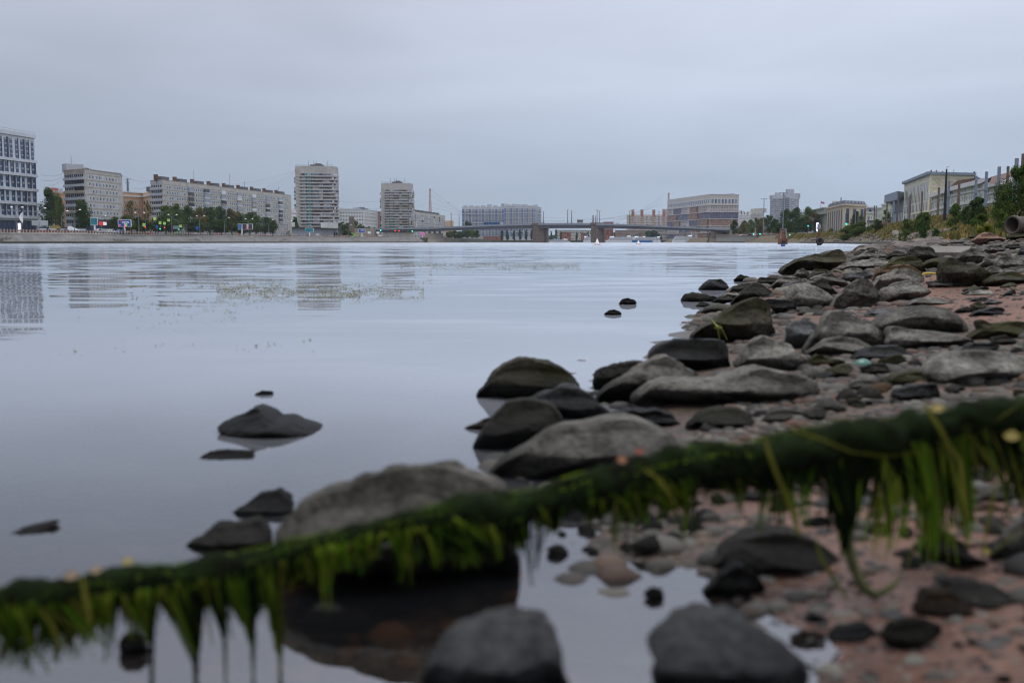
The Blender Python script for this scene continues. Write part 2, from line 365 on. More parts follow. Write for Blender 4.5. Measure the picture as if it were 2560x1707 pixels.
# weedy patches on the footing ledge
m_weed = mat("bank_weed", (.08, .08, .03), .95, island=[(.05, .06, .02), (.13, .11, .04), (.10, .055, .03)], scale=.3)
mb = MB()
for i in range(5000):
    px = random.uniform(-20, 1000); k = noise.noise(Vector((px * .03, 0, 0)))
    if k < -.05: continue
    a = place_on(px, random.uniform(-.2, 1.4 + 2 * max(k, 0)), 0); z = .85 + .75 * max(0, (a.y - bankY(px)) - .1)
    h = random.uniform(.1, .5); mb.poly([(a.x - .12, a.y, z), (a.x + .12, a.y, z), (a.x + random.uniform(-.1, .1), a.y - .05, z + h)])
tag(mb.build('weeds', m_weed), 'dry weeds growing along the foot of the concrete embankment slope', 'weeds', kind='stuff')
# railing
m_post = mat("railing_concrete", (.30, .27, .24), .8, (.42, .39, .35), 1)
m_rail = mat("dark_rail", (.07, .07, .075), .6)
root = empty('embankment_railing', tuple(place_on(500, 5.4, 4.6)), 'low railing of pale posts along the top of the left embankment', 'railing')
pts = []; px = -20
while px < 1030:
    pts.append(place_on(px, 5.6, 4.6)); px += 5.6 * 600 / bankY(px)
mb_m = MB(); mb_m.box((0, 0, .6), (.38, .38, 1.2)); mb_m.box((0, 0, 1.25), (.46, .46, .12)); post0 = None; rest = MB()
for i, p in enumerate(pts):
    if i < 100:
        if post0 is None: post0 = mb_m.build('post', m_post, root, sub=False); o = post0
        else: o = post0.copy(); COL.objects.link(o); o.parent = root
        o.location = p - wloc(root)
    else: rest.box((p.x, p.y, p.z + .6), (.38, .38, 1.2))
tag(rest.build('post', m_post, root), kind='stuff')
mb = MB()
for z in (.45, 1.0): mb.tube([p + Vector((0, 0, z)) for p in pts], .045, 5)
mb.build('rail', m_rail, root)

# ------------------------------------------------------------------ rocks
def rockmat(name, c1, c2, moss=None, rough=.8, wet=True, scale=7, pits=True):
    m = bpy.data.materials.new(name); m.use_nodes = True; t = m.node_tree; b = t.nodes['Principled BSDF']
    tcn = t.nodes.new("ShaderNodeNewGeometry")
    n = t.nodes.new("ShaderNodeTexNoise"); n.inputs['Scale'].default_value = scale; n.inputs['Detail'].default_value = 8; n.inputs['Roughness'].default_value = .7; t.links.new(tcn.outputs['Position'], n.inputs[0])
    r = t.nodes.new("ShaderNodeValToRGB"); t.links.new(n.outputs['Fac'], r.inputs[0]); r.color_ramp.elements[0].position = .36; r.color_ramp.elements[1].position = .60
    r.color_ramp.elements[0].color = (*c1, 1); r.color_ramp.elements[1].color = (*c2, 1); col = r.outputs[0]
    nf = t.nodes.new("ShaderNodeTexNoise"); nf.inputs['Scale'].default_value = 45; nf.inputs['Detail'].default_value = 6; nf.inputs['Roughness'].default_value = .75; t.links.new(tcn.outputs['Position'], nf.inputs[0])
    mf = t.nodes.new("ShaderNodeMapRange"); t.links.new(nf.outputs['Fac'], mf.inputs[0]); mf.inputs[1].default_value = .35; mf.inputs[2].default_value = .65; mf.inputs[3].default_value = .55; mf.inputs[4].default_value = 1.45
    nl = t.nodes.new("ShaderNodeTexNoise"); nl.inputs['Scale'].default_value = 1.6; nl.inputs['Detail'].default_value = 3; t.links.new(tcn.outputs['Position'], nl.inputs[0])
    mlr = t.nodes.new("ShaderNodeMapRange"); t.links.new(nl.outputs['Fac'], mlr.inputs[0]); mlr.inputs[1].default_value = .35; mlr.inputs[2].default_value = .65; mlr.inputs[3].default_value = .7; mlr.inputs[4].default_value = 1.35
    mu = t.nodes.new("ShaderNodeMath"); mu.operation = 'MULTIPLY'; t.links.new(mf.outputs[0], mu.inputs[0]); t.links.new(mlr.outputs[0], mu.inputs[1])
    vf = t.nodes.new("ShaderNodeVectorMath"); vf.operation = 'SCALE'; t.links.new(col, vf.inputs[0]); t.links.new(mu.outputs[0], vf.inputs['Scale']); col = vf.outputs[0]
    if moss:
        n3 = t.nodes.new("ShaderNodeTexNoise"); n3.inputs['Scale'].default_value = 3.5; n3.inputs['Detail'].default_value = 5; t.links.new(tcn.outputs['Position'], n3.inputs[0])
        r3 = t.nodes.new("ShaderNodeValToRGB"); t.links.new(n3.outputs['Fac'], r3.inputs[0]); r3.color_ramp.elements[0].position = .42; r3.color_ramp.elements[1].position = .60
        r3.color_ramp.elements[0].color = (0, 0, 0, 1); r3.color_ramp.elements[1].color = (1, 1, 1, 1)
        mx = t.nodes.new("ShaderNodeMix"); mx.data_type = 'RGBA'; t.links.new(r3.outputs[0], mx.inputs[0]); t.links.new(col, mx.inputs[6]); mx.inputs[7].default_value = (*moss, 1); col = mx.outputs[2]
    if wet:   # damp, algae-dark band just above the river level
        sp = t.nodes.new("ShaderNodeSeparateXYZ"); t.links.new(tcn.outputs['Position'], sp.inputs[0])
        ad = t.nodes.new("ShaderNodeMath"); ad.operation = 'MULTIPLY_ADD'; t.links.new(n.outputs['Fac'], ad.inputs[0]); ad.inputs[1].default_value = -.20; t.links.new(sp.outputs[2], ad.inputs[2])
        w_ = t.nodes.new("ShaderNodeMapRange"); t.links.new(ad.outputs[0], w_.inputs[0]); w_.inputs[1].default_value = -.06; w_.inputs[2].default_value = .03; w_.inputs[3].default_value = .13; w_.inputs[4].default_value = 1
        v = t.nodes.new("ShaderNodeVectorMath"); v.operation = 'SCALE'; t.links.new(col, v.inputs[0]); t.links.new(w_.outputs[0], v.inputs['Scale']); col = v.outputs[0]
    t.links.new(col, b.inputs['Base Color']); b.inputs['Roughness'].default_value = rough; b.inputs['Specular IOR Level'].default_value = .18
    n2 = t.nodes.new("ShaderNodeTexNoise"); n2.inputs['Scale'].default_value = 13; n2.inputs['Detail'].default_value = 9; n2.inputs['Roughness'].default_value = .7; t.links.new(tcn.outputs['Position'], n2.inputs[0])
    bp = t.nodes.new("ShaderNodeBump"); bp.inputs['Distance'].default_value = .11; t.links.new(n2.outputs['Fac'], bp.inputs['Height']); t.links.new(bp.outputs[0], b.inputs['Normal'])
    return m
RM = dict(g=rockmat("grey_rock", (.034, .032, .027), (.22, .21, .182)), d=rockmat("dark_rock", (.014, .014, .012), (.055, .052, .042)),
          p=rockmat("pale_rock", (.065, .061, .052), (.32, .305, .265)), b=rockmat("brown_rock", (.085, .05, .025), (.15, .10, .055)),
          m=rockmat("mossy_rock", (.02, .019, .014), (.11, .10, .075), moss=(.035, .034, .012)), y=rockmat("olive_rock", (.03, .029, .018), (.105, .10, .068), moss=(.055, .053, .02)),
          k=rockmat("black_wet_rock", (.006, .006, .006), (.022, .022, .02), rough=.45), r=rockmat("rosy_rock", (.13, .07, .05), (.22, .14, .11)),
          u=rockmat("blue_grey_rock", (.032, .033, .036), (.15, .153, .158)))
def polar(poly, nth):
    cx = sum(p[0] for p in poly) / len(poly); cz = sum(p[1] for p in poly) / len(poly)
    mnz = min(p[1] for p in poly); mxz = max(p[1] for p in poly); mnx = min(p[0] for p in poly); mxx = max(p[0] for p in poly)
    cx = .6 * cx + .4 * (mnx + mxx) / 2; cz = .5 * cz + .5 * (mnz + mxz) / 2
    out = []
    for i in range(nth):
        th = 2 * math.pi * i / nth; dx, dz = math.cos(th), math.sin(th); best = 0
        for a, b in zip(poly, poly[1:] + poly[:1]):
            ex, ez = b[0] - a[0], b[1] - a[1]; den = dx * ez - dz * ex
            if abs(den) < 1e-12: continue
            t_ = ((a[0] - cx) * ez - (a[1] - cz) * ex) / den; s_ = ((a[0] - cx) * dz - (a[1] - cz) * dx) / den
            if t_ > 0 and -1e-6 <= s_ <= 1 + 1e-6: best = max(best, t_)
        out.append(best)
    for _ in range(1):
        out = [(out[i - 1] + 2 * out[i] + out[(i + 1) % nth]) / 4 for i in range(nth)]
    return cx, cz, out
NROCK = [0]
def rock(crop, pts, mk, label, dz=None, depth=.42, shear=.22, under=.30, rough=.10, cuts=9, Yo=None, sink=1.25, name='boulder', cat='rock', seed=None):
    NROCK[0] += 1; rs = random.Random(NROCK[0] * 13 + (seed or 0))
    P = [cp(crop, *p) for p in pts]
    px = sum(p[0] for p in P) / len(P); base = max(p[1] for p in P)
    Y0 = Yo or hit(px, base).y
    wpx = max(p[0] for p in P) - min(p[0] for p in P)
    wd = wpx / F * Y0; D = wd * depth; Yc = Y0 + D * .75
    poly = [(at(x, y, Yc).x, at(x, y, Yc).z) for x, y in P]
    nth = 88 if wpx > 60 else 44; nph = 40 if wpx > 60 else 20
    cx, cz, Rr = polar(poly, nth)
    hh = max(p[1] for p in poly) - min(p[1] for p in poly)
    D = min(D, hh * 1.6 + .02 * Yc * .1); off = Vector((rs.uniform(-50, 50), rs.uniform(-50, 50), rs.uniform(-50, 50)))
    size = (wd + hh) / 2
    planes = []
    tx = rs.uniform(-.3, .3)
    if cuts > 1:
        planes.append((Vector((tx, -.85, 1)).normalized(), rs.uniform(.36, .52))); planes.append((Vector((-tx + rs.uniform(-.3, .3), -1, -.55)).normalized(), rs.uniform(.42, .56))); planes.append((Vector((rs.choice((-.7, .7)), -1, .1)).normalized(), rs.uniform(.55, .7)))
    for _ in range(cuts):
        n = Vector((rs.uniform(-1, 1), -1, rs.uniform(-.8, 1.3))).normalized(); planes.append((n, rs.uniform(.50, .80)))
    V = []
    for i in range(nph + 1):
        ph = math.pi * i / nph; s = abs(math.sin(ph)) ** .6; c = math.cos(ph); c = math.copysign(abs(c) ** .9, c)
        for j in range(nth):
            th = 2 * math.pi * j / nth; r = Rr[j]
            if math.sin(th) < 0: r *= 1 + (sink - 1) * -math.sin(th)
            x = r * s * math.cos(th); z = r * s * math.sin(th); y = -D * c
            # facet cuts in normalised space
            q = Vector((x / (wd / 2 + 1e-6), y / (D + 1e-6), z / (hh / 2 + 1e-6)))
            for n, cc in planes:
                dd = q.dot(n) - cc
                if dd > 0 and s < .985: q -= n * dd * .97
            x, y, z = q.x * wd / 2, q.y * D, q.z * hh / 2
            y += (shear * max(z, 0) + under * max(-z, 0)) * (D / (hh / 2 + 1e-6))
            v = Vector((cx + x, Yc + y, cz + z))
            k = size; nv = Vector((x, y * .8, z)); nv = nv.normalized() if nv.length > 1e-6 else Vector((0, -1, 0))
            a = noise.noise(off + v * (1.9 / k)) * .5 + noise.noise(off + v * (5 / k)) * .5 + noise.noise(off + v * (12 / k)) * .22 + noise.noise(off + v * (26 / k)) * .13 - .55 * max(0, .22 - abs(noise.noise(off * 2 + v * (3.2 / k)))) / .22 * .6
            vd = noise.voronoi(off + v * (2.6 / k))[0]; a += 1.5 * (min(vd[1] - vd[0], .42) - .25)
            v += nv * a * rough * k * (.6 if s > .97 else .75)
            V.append(v)
    base_z = cz - hh / 2
    me = bpy.data.meshes.new(name); fs = []
    for i in range(nph):
        for j in range(nth):
            a = i * nth + j; b = i * nth + (j + 1) % nth; fs.append((a, b, b + nth, a + nth))
    loc = Vector((cx, Yc, base_z))
    me.from_pydata([tuple(v - loc) for v in V], [], [f for f in fs]); me.materials.append(RM[mk])
    me.polygons.foreach_set('use_smooth', [True] * len(fs)); me.update()
    o = bpy.data.objects.new(name, me); COL.objects.link(o); o.location = loc
    tag(o, label, cat, 'rocks along the river shore'); return o
ROCKS = [
('A', [[180,360],[260,290],[350,240],[480,205],[600,190],[680,150],[730,160],[755,230],[750,270],[690,300],[640,340],[520,350],[400,350],[280,380]], 'm', "long dark boulder sloping into the river with a mossy peak at its right end", dict(rough=.09, cuts=3)),
('A', [[810,270],[830,235],[900,205],[990,155],[1028,155],[1025,215],[975,230],[900,270]], 'g', "small sharp grey rock pointing up at the river edge behind the long mossy-peaked boulder", {}),
('A', [[1040,250],[1060,205],[1105,178],[1150,200],[1140,250]], 'g', "small rounded grey stone between the pointed rock and the dark block by the slab", {}),
('A', [[1130,235],[1160,190],[1230,165],[1290,185],[1300,220],[1220,250],[1150,250]], 'd', "dark angular stone just left of the rough black boulder beside the concrete slab", {}),
('A', [[1300,215],[1330,160],[1400,130],[1500,125],[1560,165],[1580,230],[1560,270],[1480,280],[1440,270],[1400,235]], 'd', "rough blackish boulder against the left end of the concrete slab", dict(rough=.1)),
('A', [[1750,240],[1830,170],[1900,140],[1990,160],[2040,200],[2000,250],[1900,290],[1830,270]], 'g', "pale grey sloping boulder against the right end of the concrete slab", {}),
('A', [[700,345],[780,290],[900,260],[1000,250],[1200,260],[1190,290],[1050,350],[900,320],[740,350]], 'g', "long flat grey slab rock with a straight top behind the round stones", dict(shear=.9, cuts=2)),
('A', [[1085,340],[1110,300],[1200,250],[1300,215],[1390,210],[1440,260],[1475,340],[1460,370],[1300,380],[1120,370]], 'y', "large round olive-grey boulder behind the rusty brown rock", dict(cuts=2)),
('A', [[1020,440],[1040,360],[1100,320],[1250,285],[1330,290],[1440,350],[1450,400],[1200,400],[1050,450]], 'b', "rusty brown rock wedged between two grey boulders", {}),
('A', [[1020,480],[1050,400],[1200,350],[1280,315],[1350,330],[1430,370],[1455,440],[1300,480],[1150,500],[1060,540]], 'g', "grey faceted boulder in front of the rusty brown rock", dict(cuts=7)),
('A', [[1055,600],[1080,520],[1200,480],[1330,440],[1410,435],[1490,480],[1520,550],[1400,590],[1250,605],[1120,625],[1060,630]], 'g', "grey boulder with a pale ledge and black underside at the edge of the sand patch", dict(cuts=7, shear=.7)),
('A', [[1455,300],[1480,260],[1560,235],[1670,225],[1700,260],[1640,310],[1560,325],[1480,320]], 'y', "smooth low olive boulder in front of the concrete slab", dict(cuts=1, rough=.03)),
('A', [[1600,370],[1620,280],[1680,225],[1710,225],[1800,265],[1900,290],[2000,330],[2050,390],[2030,440],[1950,480],[1800,495],[1700,490],[1640,440]], 'm', "big dark boulder peaked at its left, with a black hollow under it", dict(cuts=4, rough=.07)),
('A', [[1980,300],[2000,240],[2060,210],[2150,210],[2200,260],[2150,300],[2050,320]], 'g', "rounded pale grey boulder behind the big peaked dark one", {}),
('A', [[2090,270],[2140,220],[2230,215],[2290,260],[2352,300],[2380,360],[2250,360],[2200,340],[2110,320]], 'g', "cracked grey boulder cut by the right edge of the picture below the bank rubble", dict(rough=.08)),
('A', [[2010,340],[2060,300],[2110,300],[2190,350],[2180,400],[2100,410],[2030,400]], 'g', "grey stone resting against the right side of the big peaked boulder", {}),
('A', [[1995,440],[2100,390],[2230,360],[2300,355],[2372,380],[2372,460],[2200,470],[2100,490],[2030,490]], 'm', "long mossy layered slab at the right edge just above the sand", dict(rough=.09, shear=.6)),
('A', [[735,380],[770,330],[850,315],[900,330],[930,380],[910,410],[820,420]], 'g', "rounded grey stone leaning behind a darker angular one left of the rusty rock", {}),
('A', [[700,440],[740,390],[840,370],[900,350],[925,400],[900,440],[790,460]], 'u', "bluish grey angular stone in front of the rounded leaning one", {}),
('A', [[910,340],[1000,360],[1040,400],[1010,430],[930,420]], 'u', "small grey sloping stone tight against the left of the rusty rock", {}),
('A', [[430,420],[480,400],[570,380],[640,365],[700,400],[770,450],[780,480],[700,510],[560,470]], 'g', "broad grey triangular rock between the smooth oval boulder and the mossy little one", dict(cuts=7)),
('A', [[430,400],[490,330],[600,335],[605,370],[520,400]], 'y', "small mossy yellow-green stone under the long mossy-peaked boulder", {}),
('A', [[600,360],[680,340],[730,370],[700,390],[610,385]], 'y', "low greenish stone right of the small mossy yellow-green one", {}),
('A', [[300,395],[330,345],[390,320],[440,365],[445,390],[400,420],[330,410]], 'g', "small upright grey stone at the foot of the long boulder near the water", {}),
('A', [[110,490],[150,430],[220,395],[320,395],[420,430],[400,450],[250,460],[170,510]], 'g', "smooth humped grey boulder behind the large oval one", dict(cuts=2)),
('A', [[230,600],[240,530],[300,465],[400,450],[500,480],[600,540],[660,610],[640,670],[560,690],[400,690],[280,660]], 'g', "large smooth oval grey boulder with small pits on its top", dict(cuts=1, rough=.025, shear=.2)),
('A', [[170,520],[220,460],[370,440],[420,450],[300,470],[240,540],[180,540]], 'u', "bluish stone peeping out from behind the large oval boulder", {}),
('A', [[440,460],[560,410],[600,430],[640,500],[700,560],[680,600],[640,570],[550,500]], 'd', "dark angular rock wedged to the right of the large oval boulder", {}),
('A', [[660,680],[690,580],[780,480],[900,420],[960,420],[1020,480],[1040,530],[1060,590],[1020,640],[850,670],[740,690]], 'g', "tall pale grey boulder with a rough mossy foot beside the sand", dict(rough=.08)),
('A', [[1310,660],[1380,610],[1500,590],[1620,590],[1720,630],[1600,660],[1400,670]], 'p', "pale low stone lying on the sand behind the big brownish dome", dict(cuts=2, shear=.8)),
('A', [[1800,520],[1880,495],[1990,485],[1960,510],[1850,535]], 'y', "thin olive slab on the sand, rearmost of three stacked slivers", dict(shear=.9)),
('A', [[1810,560],[1880,515],[2020,485],[2055,510],[1950,530],[1840,560]], 'd', "dark tilted sliver of rock, middle one of three on the sand", {}),
('A', [[1840,565],[1900,535],[2050,520],[2115,540],[2000,565],[1900,575]], 'p', "flat pale green-grey slab, front one of three slivers on the sand", dict(shear=.9)),
('A', [[2160,575],[2200,540],[2270,510],[2285,550],[2220,570]], 'k', "small black pointed stone alone on the sand near the right edge", {}),
('A', [[1875,630],[1890,600],[2010,580],[2050,600],[1990,620]], 'k', "black flat stone on the sand with a blue-grey one leaning on it", {}),
('A', [[1990,640],[2060,600],[2170,620],[2160,635],[2030,650]], 'u', "blue-grey flat stone leaning on the black one on the sand", {}),
('A', [[1740,715],[1760,690],[1860,660],[1880,700],[1800,725]], 'd', "dark wedge stone at the right of the big brownish dome", {}),
('A', [[1860,720],[1880,650],[1960,610],[2000,650],[2010,690],[1930,720]], 'y', "upright greenish stone on the sand between two dark wedges", {}),
('A', [[1885,760],[1920,710],[2100,670],[2170,670],[2185,700],[2080,740],[1930,765]], 'k', "long black bar-shaped stone lying on the sand", {}),
('A', [[2145,500],[2170,475],[2250,450],[2290,470],[2270,490],[2180,500]], 'y', "small smooth olive pebble below the mossy layered slab", dict(rough=.02, cuts=0)),
('A', [[1480,440],[1600,430],[1700,440],[1720,480],[1640,510],[1540,510]], 'g', "low grey stone in the shade left of the big peaked boulder", {}),
('A', [[955,750],[1000,700],[1130,690],[1250,690],[1150,740],[1050,760]], 'u', "low bluish slab half buried in gravel behind the big brownish dome", dict(shear=.9)),
('A', [[1050,830],[1080,780],[1180,720],[1330,670],[1500,655],[1680,680],[1770,760],[1810,860],[1800,910],[1600,900],[1350,890],[1180,930],[1090,900]], 'g', "big brownish grey domed boulder at the edge of the pink sand", dict(cuts=1, rough=.04)),
('A', [[1140,1010],[1150,920],[1200,860],[1290,850],[1400,880],[1600,895],[1800,920],[1900,960],[1900,1010],[1800,1050],[1500,1060],[1300,1060]], 'g', "long low smooth grey boulder lying in front of the brownish dome", dict(cuts=2, rough=.03, shear=.6)),
('A', [[430,1090],[470,970],[560,800],[640,705],[740,700],[850,740],[950,800],[1090,880],[1120,960],[1090,1010],[1000,1020],[700,1040]], 'g', "large grey wedge boulder with a pointed top and a black right face", dict(cuts=4, rough=.04)),
('A', [[240,980],[235,850],[300,800],[420,780],[510,820],[540,900],[470,970],[400,1050],[300,1020]], 'u', "smooth slate-blue boulder tight against the left of the grey wedge", dict(cuts=3, rough=.03)),
('A', [[410,1110],[450,1060],[600,960],[740,930],[900,960],[1020,1030],[980,1070],[800,1120],[600,1130]], 'g', "grey humped boulder in front of the wedge boulder", dict(cuts=2, rough=.035)),
('A', [[820,1140],[880,1080],[1020,1040],[1280,1020],[1350,1080],[1370,1140],[1200,1170],[1000,1160]], 'k', "flat black stone behind the green glass shard", dict(shear=.7)),
('A', [[1880,950],[1960,870],[1960,790],[2000,780],[2060,820],[2372,790],[2372,920],[2100,960],[1950,980]], 'y', "olive-brown jagged rock with a horn at its left, at the right edge", dict(rough=.08)),
('A', [[2050,990],[2070,940],[2200,925],[2290,960],[2280,1010],[2150,1020]], 'd', "dark squat stone below the horned rock", {}),
('A', [[1780,1090],[1840,1030],[1900,990],[2100,985],[2150,1030],[2140,1060],[1950,1080]], 'k', "black flat-topped stone behind the biggest boulder at the right edge", {}),
('A', [[2240,1060],[2260,1010],[2372,960],[2372,1080],[2280,1085]], 'g', "rounded grey stone cut by the right edge above the biggest boulder", {}),
('A', [[1450,1250],[1600,1150],[1750,1090],[1950,1080],[2150,1075],[2372,1110],[2372,1350],[2000,1400],[1700,1350],[1560,1330]], 'p', "biggest pale boulder at the right edge with a flat sloping face", dict(cuts=3, rough=.04, shear=.6)),
('A', [[1150,1330],[1180,1280],[1400,1240],[1600,1260],[1700,1340],[1600,1380],[1300,1380]], 'y', "low olive stone in front of the biggest pale boulder", {}),
('A', [[1180,1440],[1220,1400],[1450,1360],[1590,1350],[1600,1480],[1420,1530],[1250,1530]], 'k', "black square-faced block just above the mossy log", dict(cuts=4)),
('A', [[880,1210],[1000,1180],[1130,1165],[1150,1250],[1120,1300],[960,1290]], 'd', "dark block stone just below the green glass shard", {}),
('A', [[550,1290],[640,1220],[820,1180],[860,1210],[750,1290],[600,1330]], 'y', "flat yellowish-green slab stone left of the green glass shard", dict(shear=.9)),
('A', [[790,1400],[810,1340],[900,1310],[1050,1330],[1070,1380],[950,1430],[850,1440]], 'p', "white-grey fist-sized stone under the dark block in the gravel", {}),
('A', [[850,1480],[900,1440],[1040,1410],[1060,1460],[980,1500]], 'p', "pale cream stone close behind the mossy log", {}),
('A', [[890,1540],[1000,1500],[1200,1500],[1300,1530],[1250,1568],[950,1568]], 'p', "flat whitish stone touching the back of the mossy log", {}),
('A', [[410,1150],[520,1090],[620,1130],[760,1140],[740,1190],[600,1220],[450,1200]], 'y', "greenish ridged stone below the grey humped boulder", dict(rough=.08)),
('B', [[1020,300],[1060,245],[1130,210],[1220,208],[1275,245],[1292,285],[1240,305],[1100,310]], 'k', "round black boulder standing alone in the water, larger of the offshore ones", dict(cuts=1)),
('B', [[865,400],[890,345],[980,325],[1080,335],[1130,360],[1110,400],[1000,415],[900,410]], 'm', "low dark mossy boulder in the shallows left of a small one", dict(cuts=1)),
('B', [[1070,400],[1100,365],[1160,355],[1200,380],[1150,410],[1090,410]], 'k', "small dark stone against the right of the low mossy boulder in the water", {}),
('B', [[310,425],[340,385],[390,373],[450,390],[480,430],[400,440],[330,435]], 'k', "small black rock standing alone farthest out in the calm water", {}),
('B', [[170,522],[220,485],[270,475],[320,495],[345,525],[280,530],[200,528]], 'd', "small low rock in the water in front of the lone black one", {}),
('B', [[1330,225],[1370,180],[1400,165],[1480,185],[1493,220],[1400,228]], 'm', "small pyramid stone in the water behind the round black boulder", {}),
('B', [[1295,330],[1330,270],[1410,245],[1500,240],[1480,300],[1400,330],[1310,335]], 'g', "smooth grey boulder at the waterline behind a tilted slab", {}),
('B', [[1330,430],[1360,370],[1440,290],[1540,235],[1600,240],[1690,320],[1660,350],[1560,360],[1450,410],[1350,440]], 'd', "tilted dark slab rising to a point at the water edge above the mossy pyramid", dict(shear=.6)),
('B', [[1040,510],[1080,460],[1180,425],[1290,435],[1350,450],[1280,500],[1180,530],[1080,530]], 'p', "pale smooth stone lying in the shallows left of the mossy pyramid", dict(cuts=1, rough=.03)),
('B', [[990,450],[1040,410],[1110,420],[1120,445],[1050,460]], 'p', "small pale stone in the water beside the low mossy boulder", {}),
('B', [[1140,420],[1200,370],[1290,340],[1370,350],[1340,400],[1250,420],[1180,430]], 'g', "grey bumpy stone between the water and the tilted dark slab", {}),
('B', [[960,740],[1010,680],[1100,600],[1250,510],[1400,420],[1560,365],[1660,410],[1680,560],[1700,690],[1600,740],[1400,790],[1300,760],[1200,740]], 'm', "big mossy brown-black pyramid boulder with grass blades on its left slope", dict(rough=.06, cuts=4)),
('B', [[1610,385],[1700,380],[1850,400],[1900,490],[1890,530],[1750,530],[1690,480]], 'k', "black angular block immediately right of the mossy pyramid", {}),
('B', [[1900,520],[1960,480],[2080,475],[2160,490],[2100,525],[1950,530]], 'g', "flat grey stone in a puddle under the large oval boulder", dict(shear=.9)),
('B', [[1535,240],[1570,190],[1660,195],[1750,200],[1700,260],[1640,275]], 'd', "dark rock at the water edge left of the humped grey boulder", {}),
('B', [[540,920],[600,840],[700,790],[850,750],[1280,755],[1290,990],[1200,1030],[1080,1050],[900,1000],[700,940]], 'k', "big flat-topped dark block with a pale top edge at the waterside", dict(cuts=3, rough=.05, shear=.5)),
('B', [[80,1060],[130,1000],[300,965],[540,930],[560,1000],[400,1100],[250,1180],[130,1210],[100,1150]], 'd', "dark rough rock jutting into the water left of the flat-topped block", {}),
('B', [[120,1260],[300,1120],[500,980],[660,910],[760,900],[900,980],[1080,1070],[1000,1110],[700,1100],[500,1200],[420,1330],[200,1330]], 'g', "long grey boulder sloping down left to the water from a ridge", dict(cuts=7, rough=.08)),
('B', [[1350,990],[1400,880],[1470,770],[1600,710],[1750,760],[1850,800],[1950,900],[2000,970],[1950,1040],[1850,1080],[1700,1060],[1500,1010]], 'p', "pale rounded boulder with green streaks at its right, behind the long ridge rock", dict(cuts=6, rough=.09)),
('B', [[430,1340],[520,1180],[600,1110],[700,1090],[850,1120],[1100,1090],[1400,1060],[1560,1000],[1650,970],[1800,1040],[2000,1050],[2110,1150],[2100,1260],[1900,1250],[1700,1290],[1400,1340],[1150,1370],[1000,1380],[800,1370],[600,1370]], 'p', "very long pale ridge rock with a scooped wet top across the middle", dict(cuts=8, rough=.12, depth=.3)),
('B', [[910,1530],[1000,1440],[1150,1390],[1400,1380],[1520,1420],[1500,1490],[1250,1540],[1000,1568]], 'y', "greenish grey slab below the very long ridge rock", dict(shear=.9)),
('B', [[1590,1480],[1640,1390],[1800,1370],[1960,1390],[1950,1470],[1750,1510]], 'p', "square pale stone just behind the log, right of the greenish slab", {}),
('B', [[1910,1480],[1970,1390],[2080,1350],[2170,1370],[2150,1440],[2000,1490]], 'g', "rounded grey stone right of the square pale one behind the log", {}),
('B', [[2130,1090],[2220,1010],[2352,970],[2352,1050],[2250,1110]], 'y', "olive stone in the gravel below the green-streaked boulder", {}),
('C', [[185,460],[280,350],[340,250],[420,180],[560,135],[700,130],[850,180],[1000,240],[1060,310],[1130,380],[1000,420],[850,450],[600,490],[440,520],[330,530],[240,510]], 'm', "rounded rough boulder with a beak at its left, standing at the water in mid picture", dict(rough=.08, cuts=2)),
('C', [[460,520],[650,500],[800,430],[950,380],[1100,380],[1250,490],[1350,600],[1420,640],[1200,680],[980,720],[700,600]], 'u', "slate-grey sloping boulder between the beaked one and the black-faced one", dict(cuts=3)),
('C', [[20,770],[120,745],[230,690],[330,640],[330,700],[240,780],[180,785]], 'b', "thin brown sliver of rock lying on the water left of the black-faced boulder", {}),
('C', [[170,930],[230,760],[330,640],[450,530],[600,505],[850,540],[950,640],[990,730],[850,790],[680,880],[560,990],[400,1000],[200,950]], 'd', "boulder with a steep black front face and pale flat top standing in the water", dict(cuts=3, shear=.45, rough=.03)),
('C', [[1200,690],[1500,600],[1800,590],[1950,640],[2050,760],[1900,780],[1500,690]], 'k', "dark low slab with a thin pale edge behind the large smooth boulder", {}),
('C', [[400,1230],[470,1030],[650,900],[800,800],[950,750],[1150,740],[1380,680],[1560,665],[1700,710],[1900,790],[2050,900],[1800,1000],[1300,1150],[900,1200],[600,1260]], 'p', "large smooth pale boulder directly behind the middle of the mossy log", dict(cuts=2, rough=.03, Yo=2.35, sink=1.7)),
('G', [[770,900],[800,800],[860,710],[1000,620],[1300,530],[1600,480],[1900,460],[2100,500],[2250,560],[2300,640],[2280,1180],[2000,1280],[1500,1300],[1050,1230],[820,1150],[790,1050]], 'g', "massive grey boulder standing in water behind the left half of the mossy log", dict(cuts=3, rough=.07, Yo=1.60, shear=.3, under=.55, sink=1.3)),
('G', [[410,785],[520,700],[620,640],[740,625],[830,660],[880,710],[780,770],[600,790]], 'u', "low grey hump in the water left of the massive boulder, rear one of two", dict(shear=.8)),
('G', [[120,980],[250,900],[310,850],[450,850],[620,820],[720,900],[700,960],[500,990],[200,1000]], 'g', "low grey hump in the water close behind the log, front one of two", dict(shear=.8)),
('G', [[340,175],[430,130],[520,105],[610,55],[680,80],[740,130],[860,125],[940,160],[990,200],[1060,185],[1105,235],[1050,245],[880,235],[650,225],[550,215],[430,195]], 'k', "isolated dark jagged rock far out in the calm water on the left", dict(rough=.06, cuts=1)),
('G', [[215,405],[290,355],[380,345],[500,350],[640,355],[560,390],[420,410],[300,415]], 'd', "flat rock barely awash below the isolated jagged rock", dict(shear=.8)),
('H', [[-60,610],[100,590],[250,570],[450,545],[430,560],[150,600],[0,640],[-60,650]], 'd', "low ridge of rock barely awash at the left edge", dict(shear=.8)),
('I', [[1140,700],[1180,683],[1230,685],[1240,700],[1190,712]], 'd', "tiny dark stone breaking the surface behind the isolated jagged rock", {}),
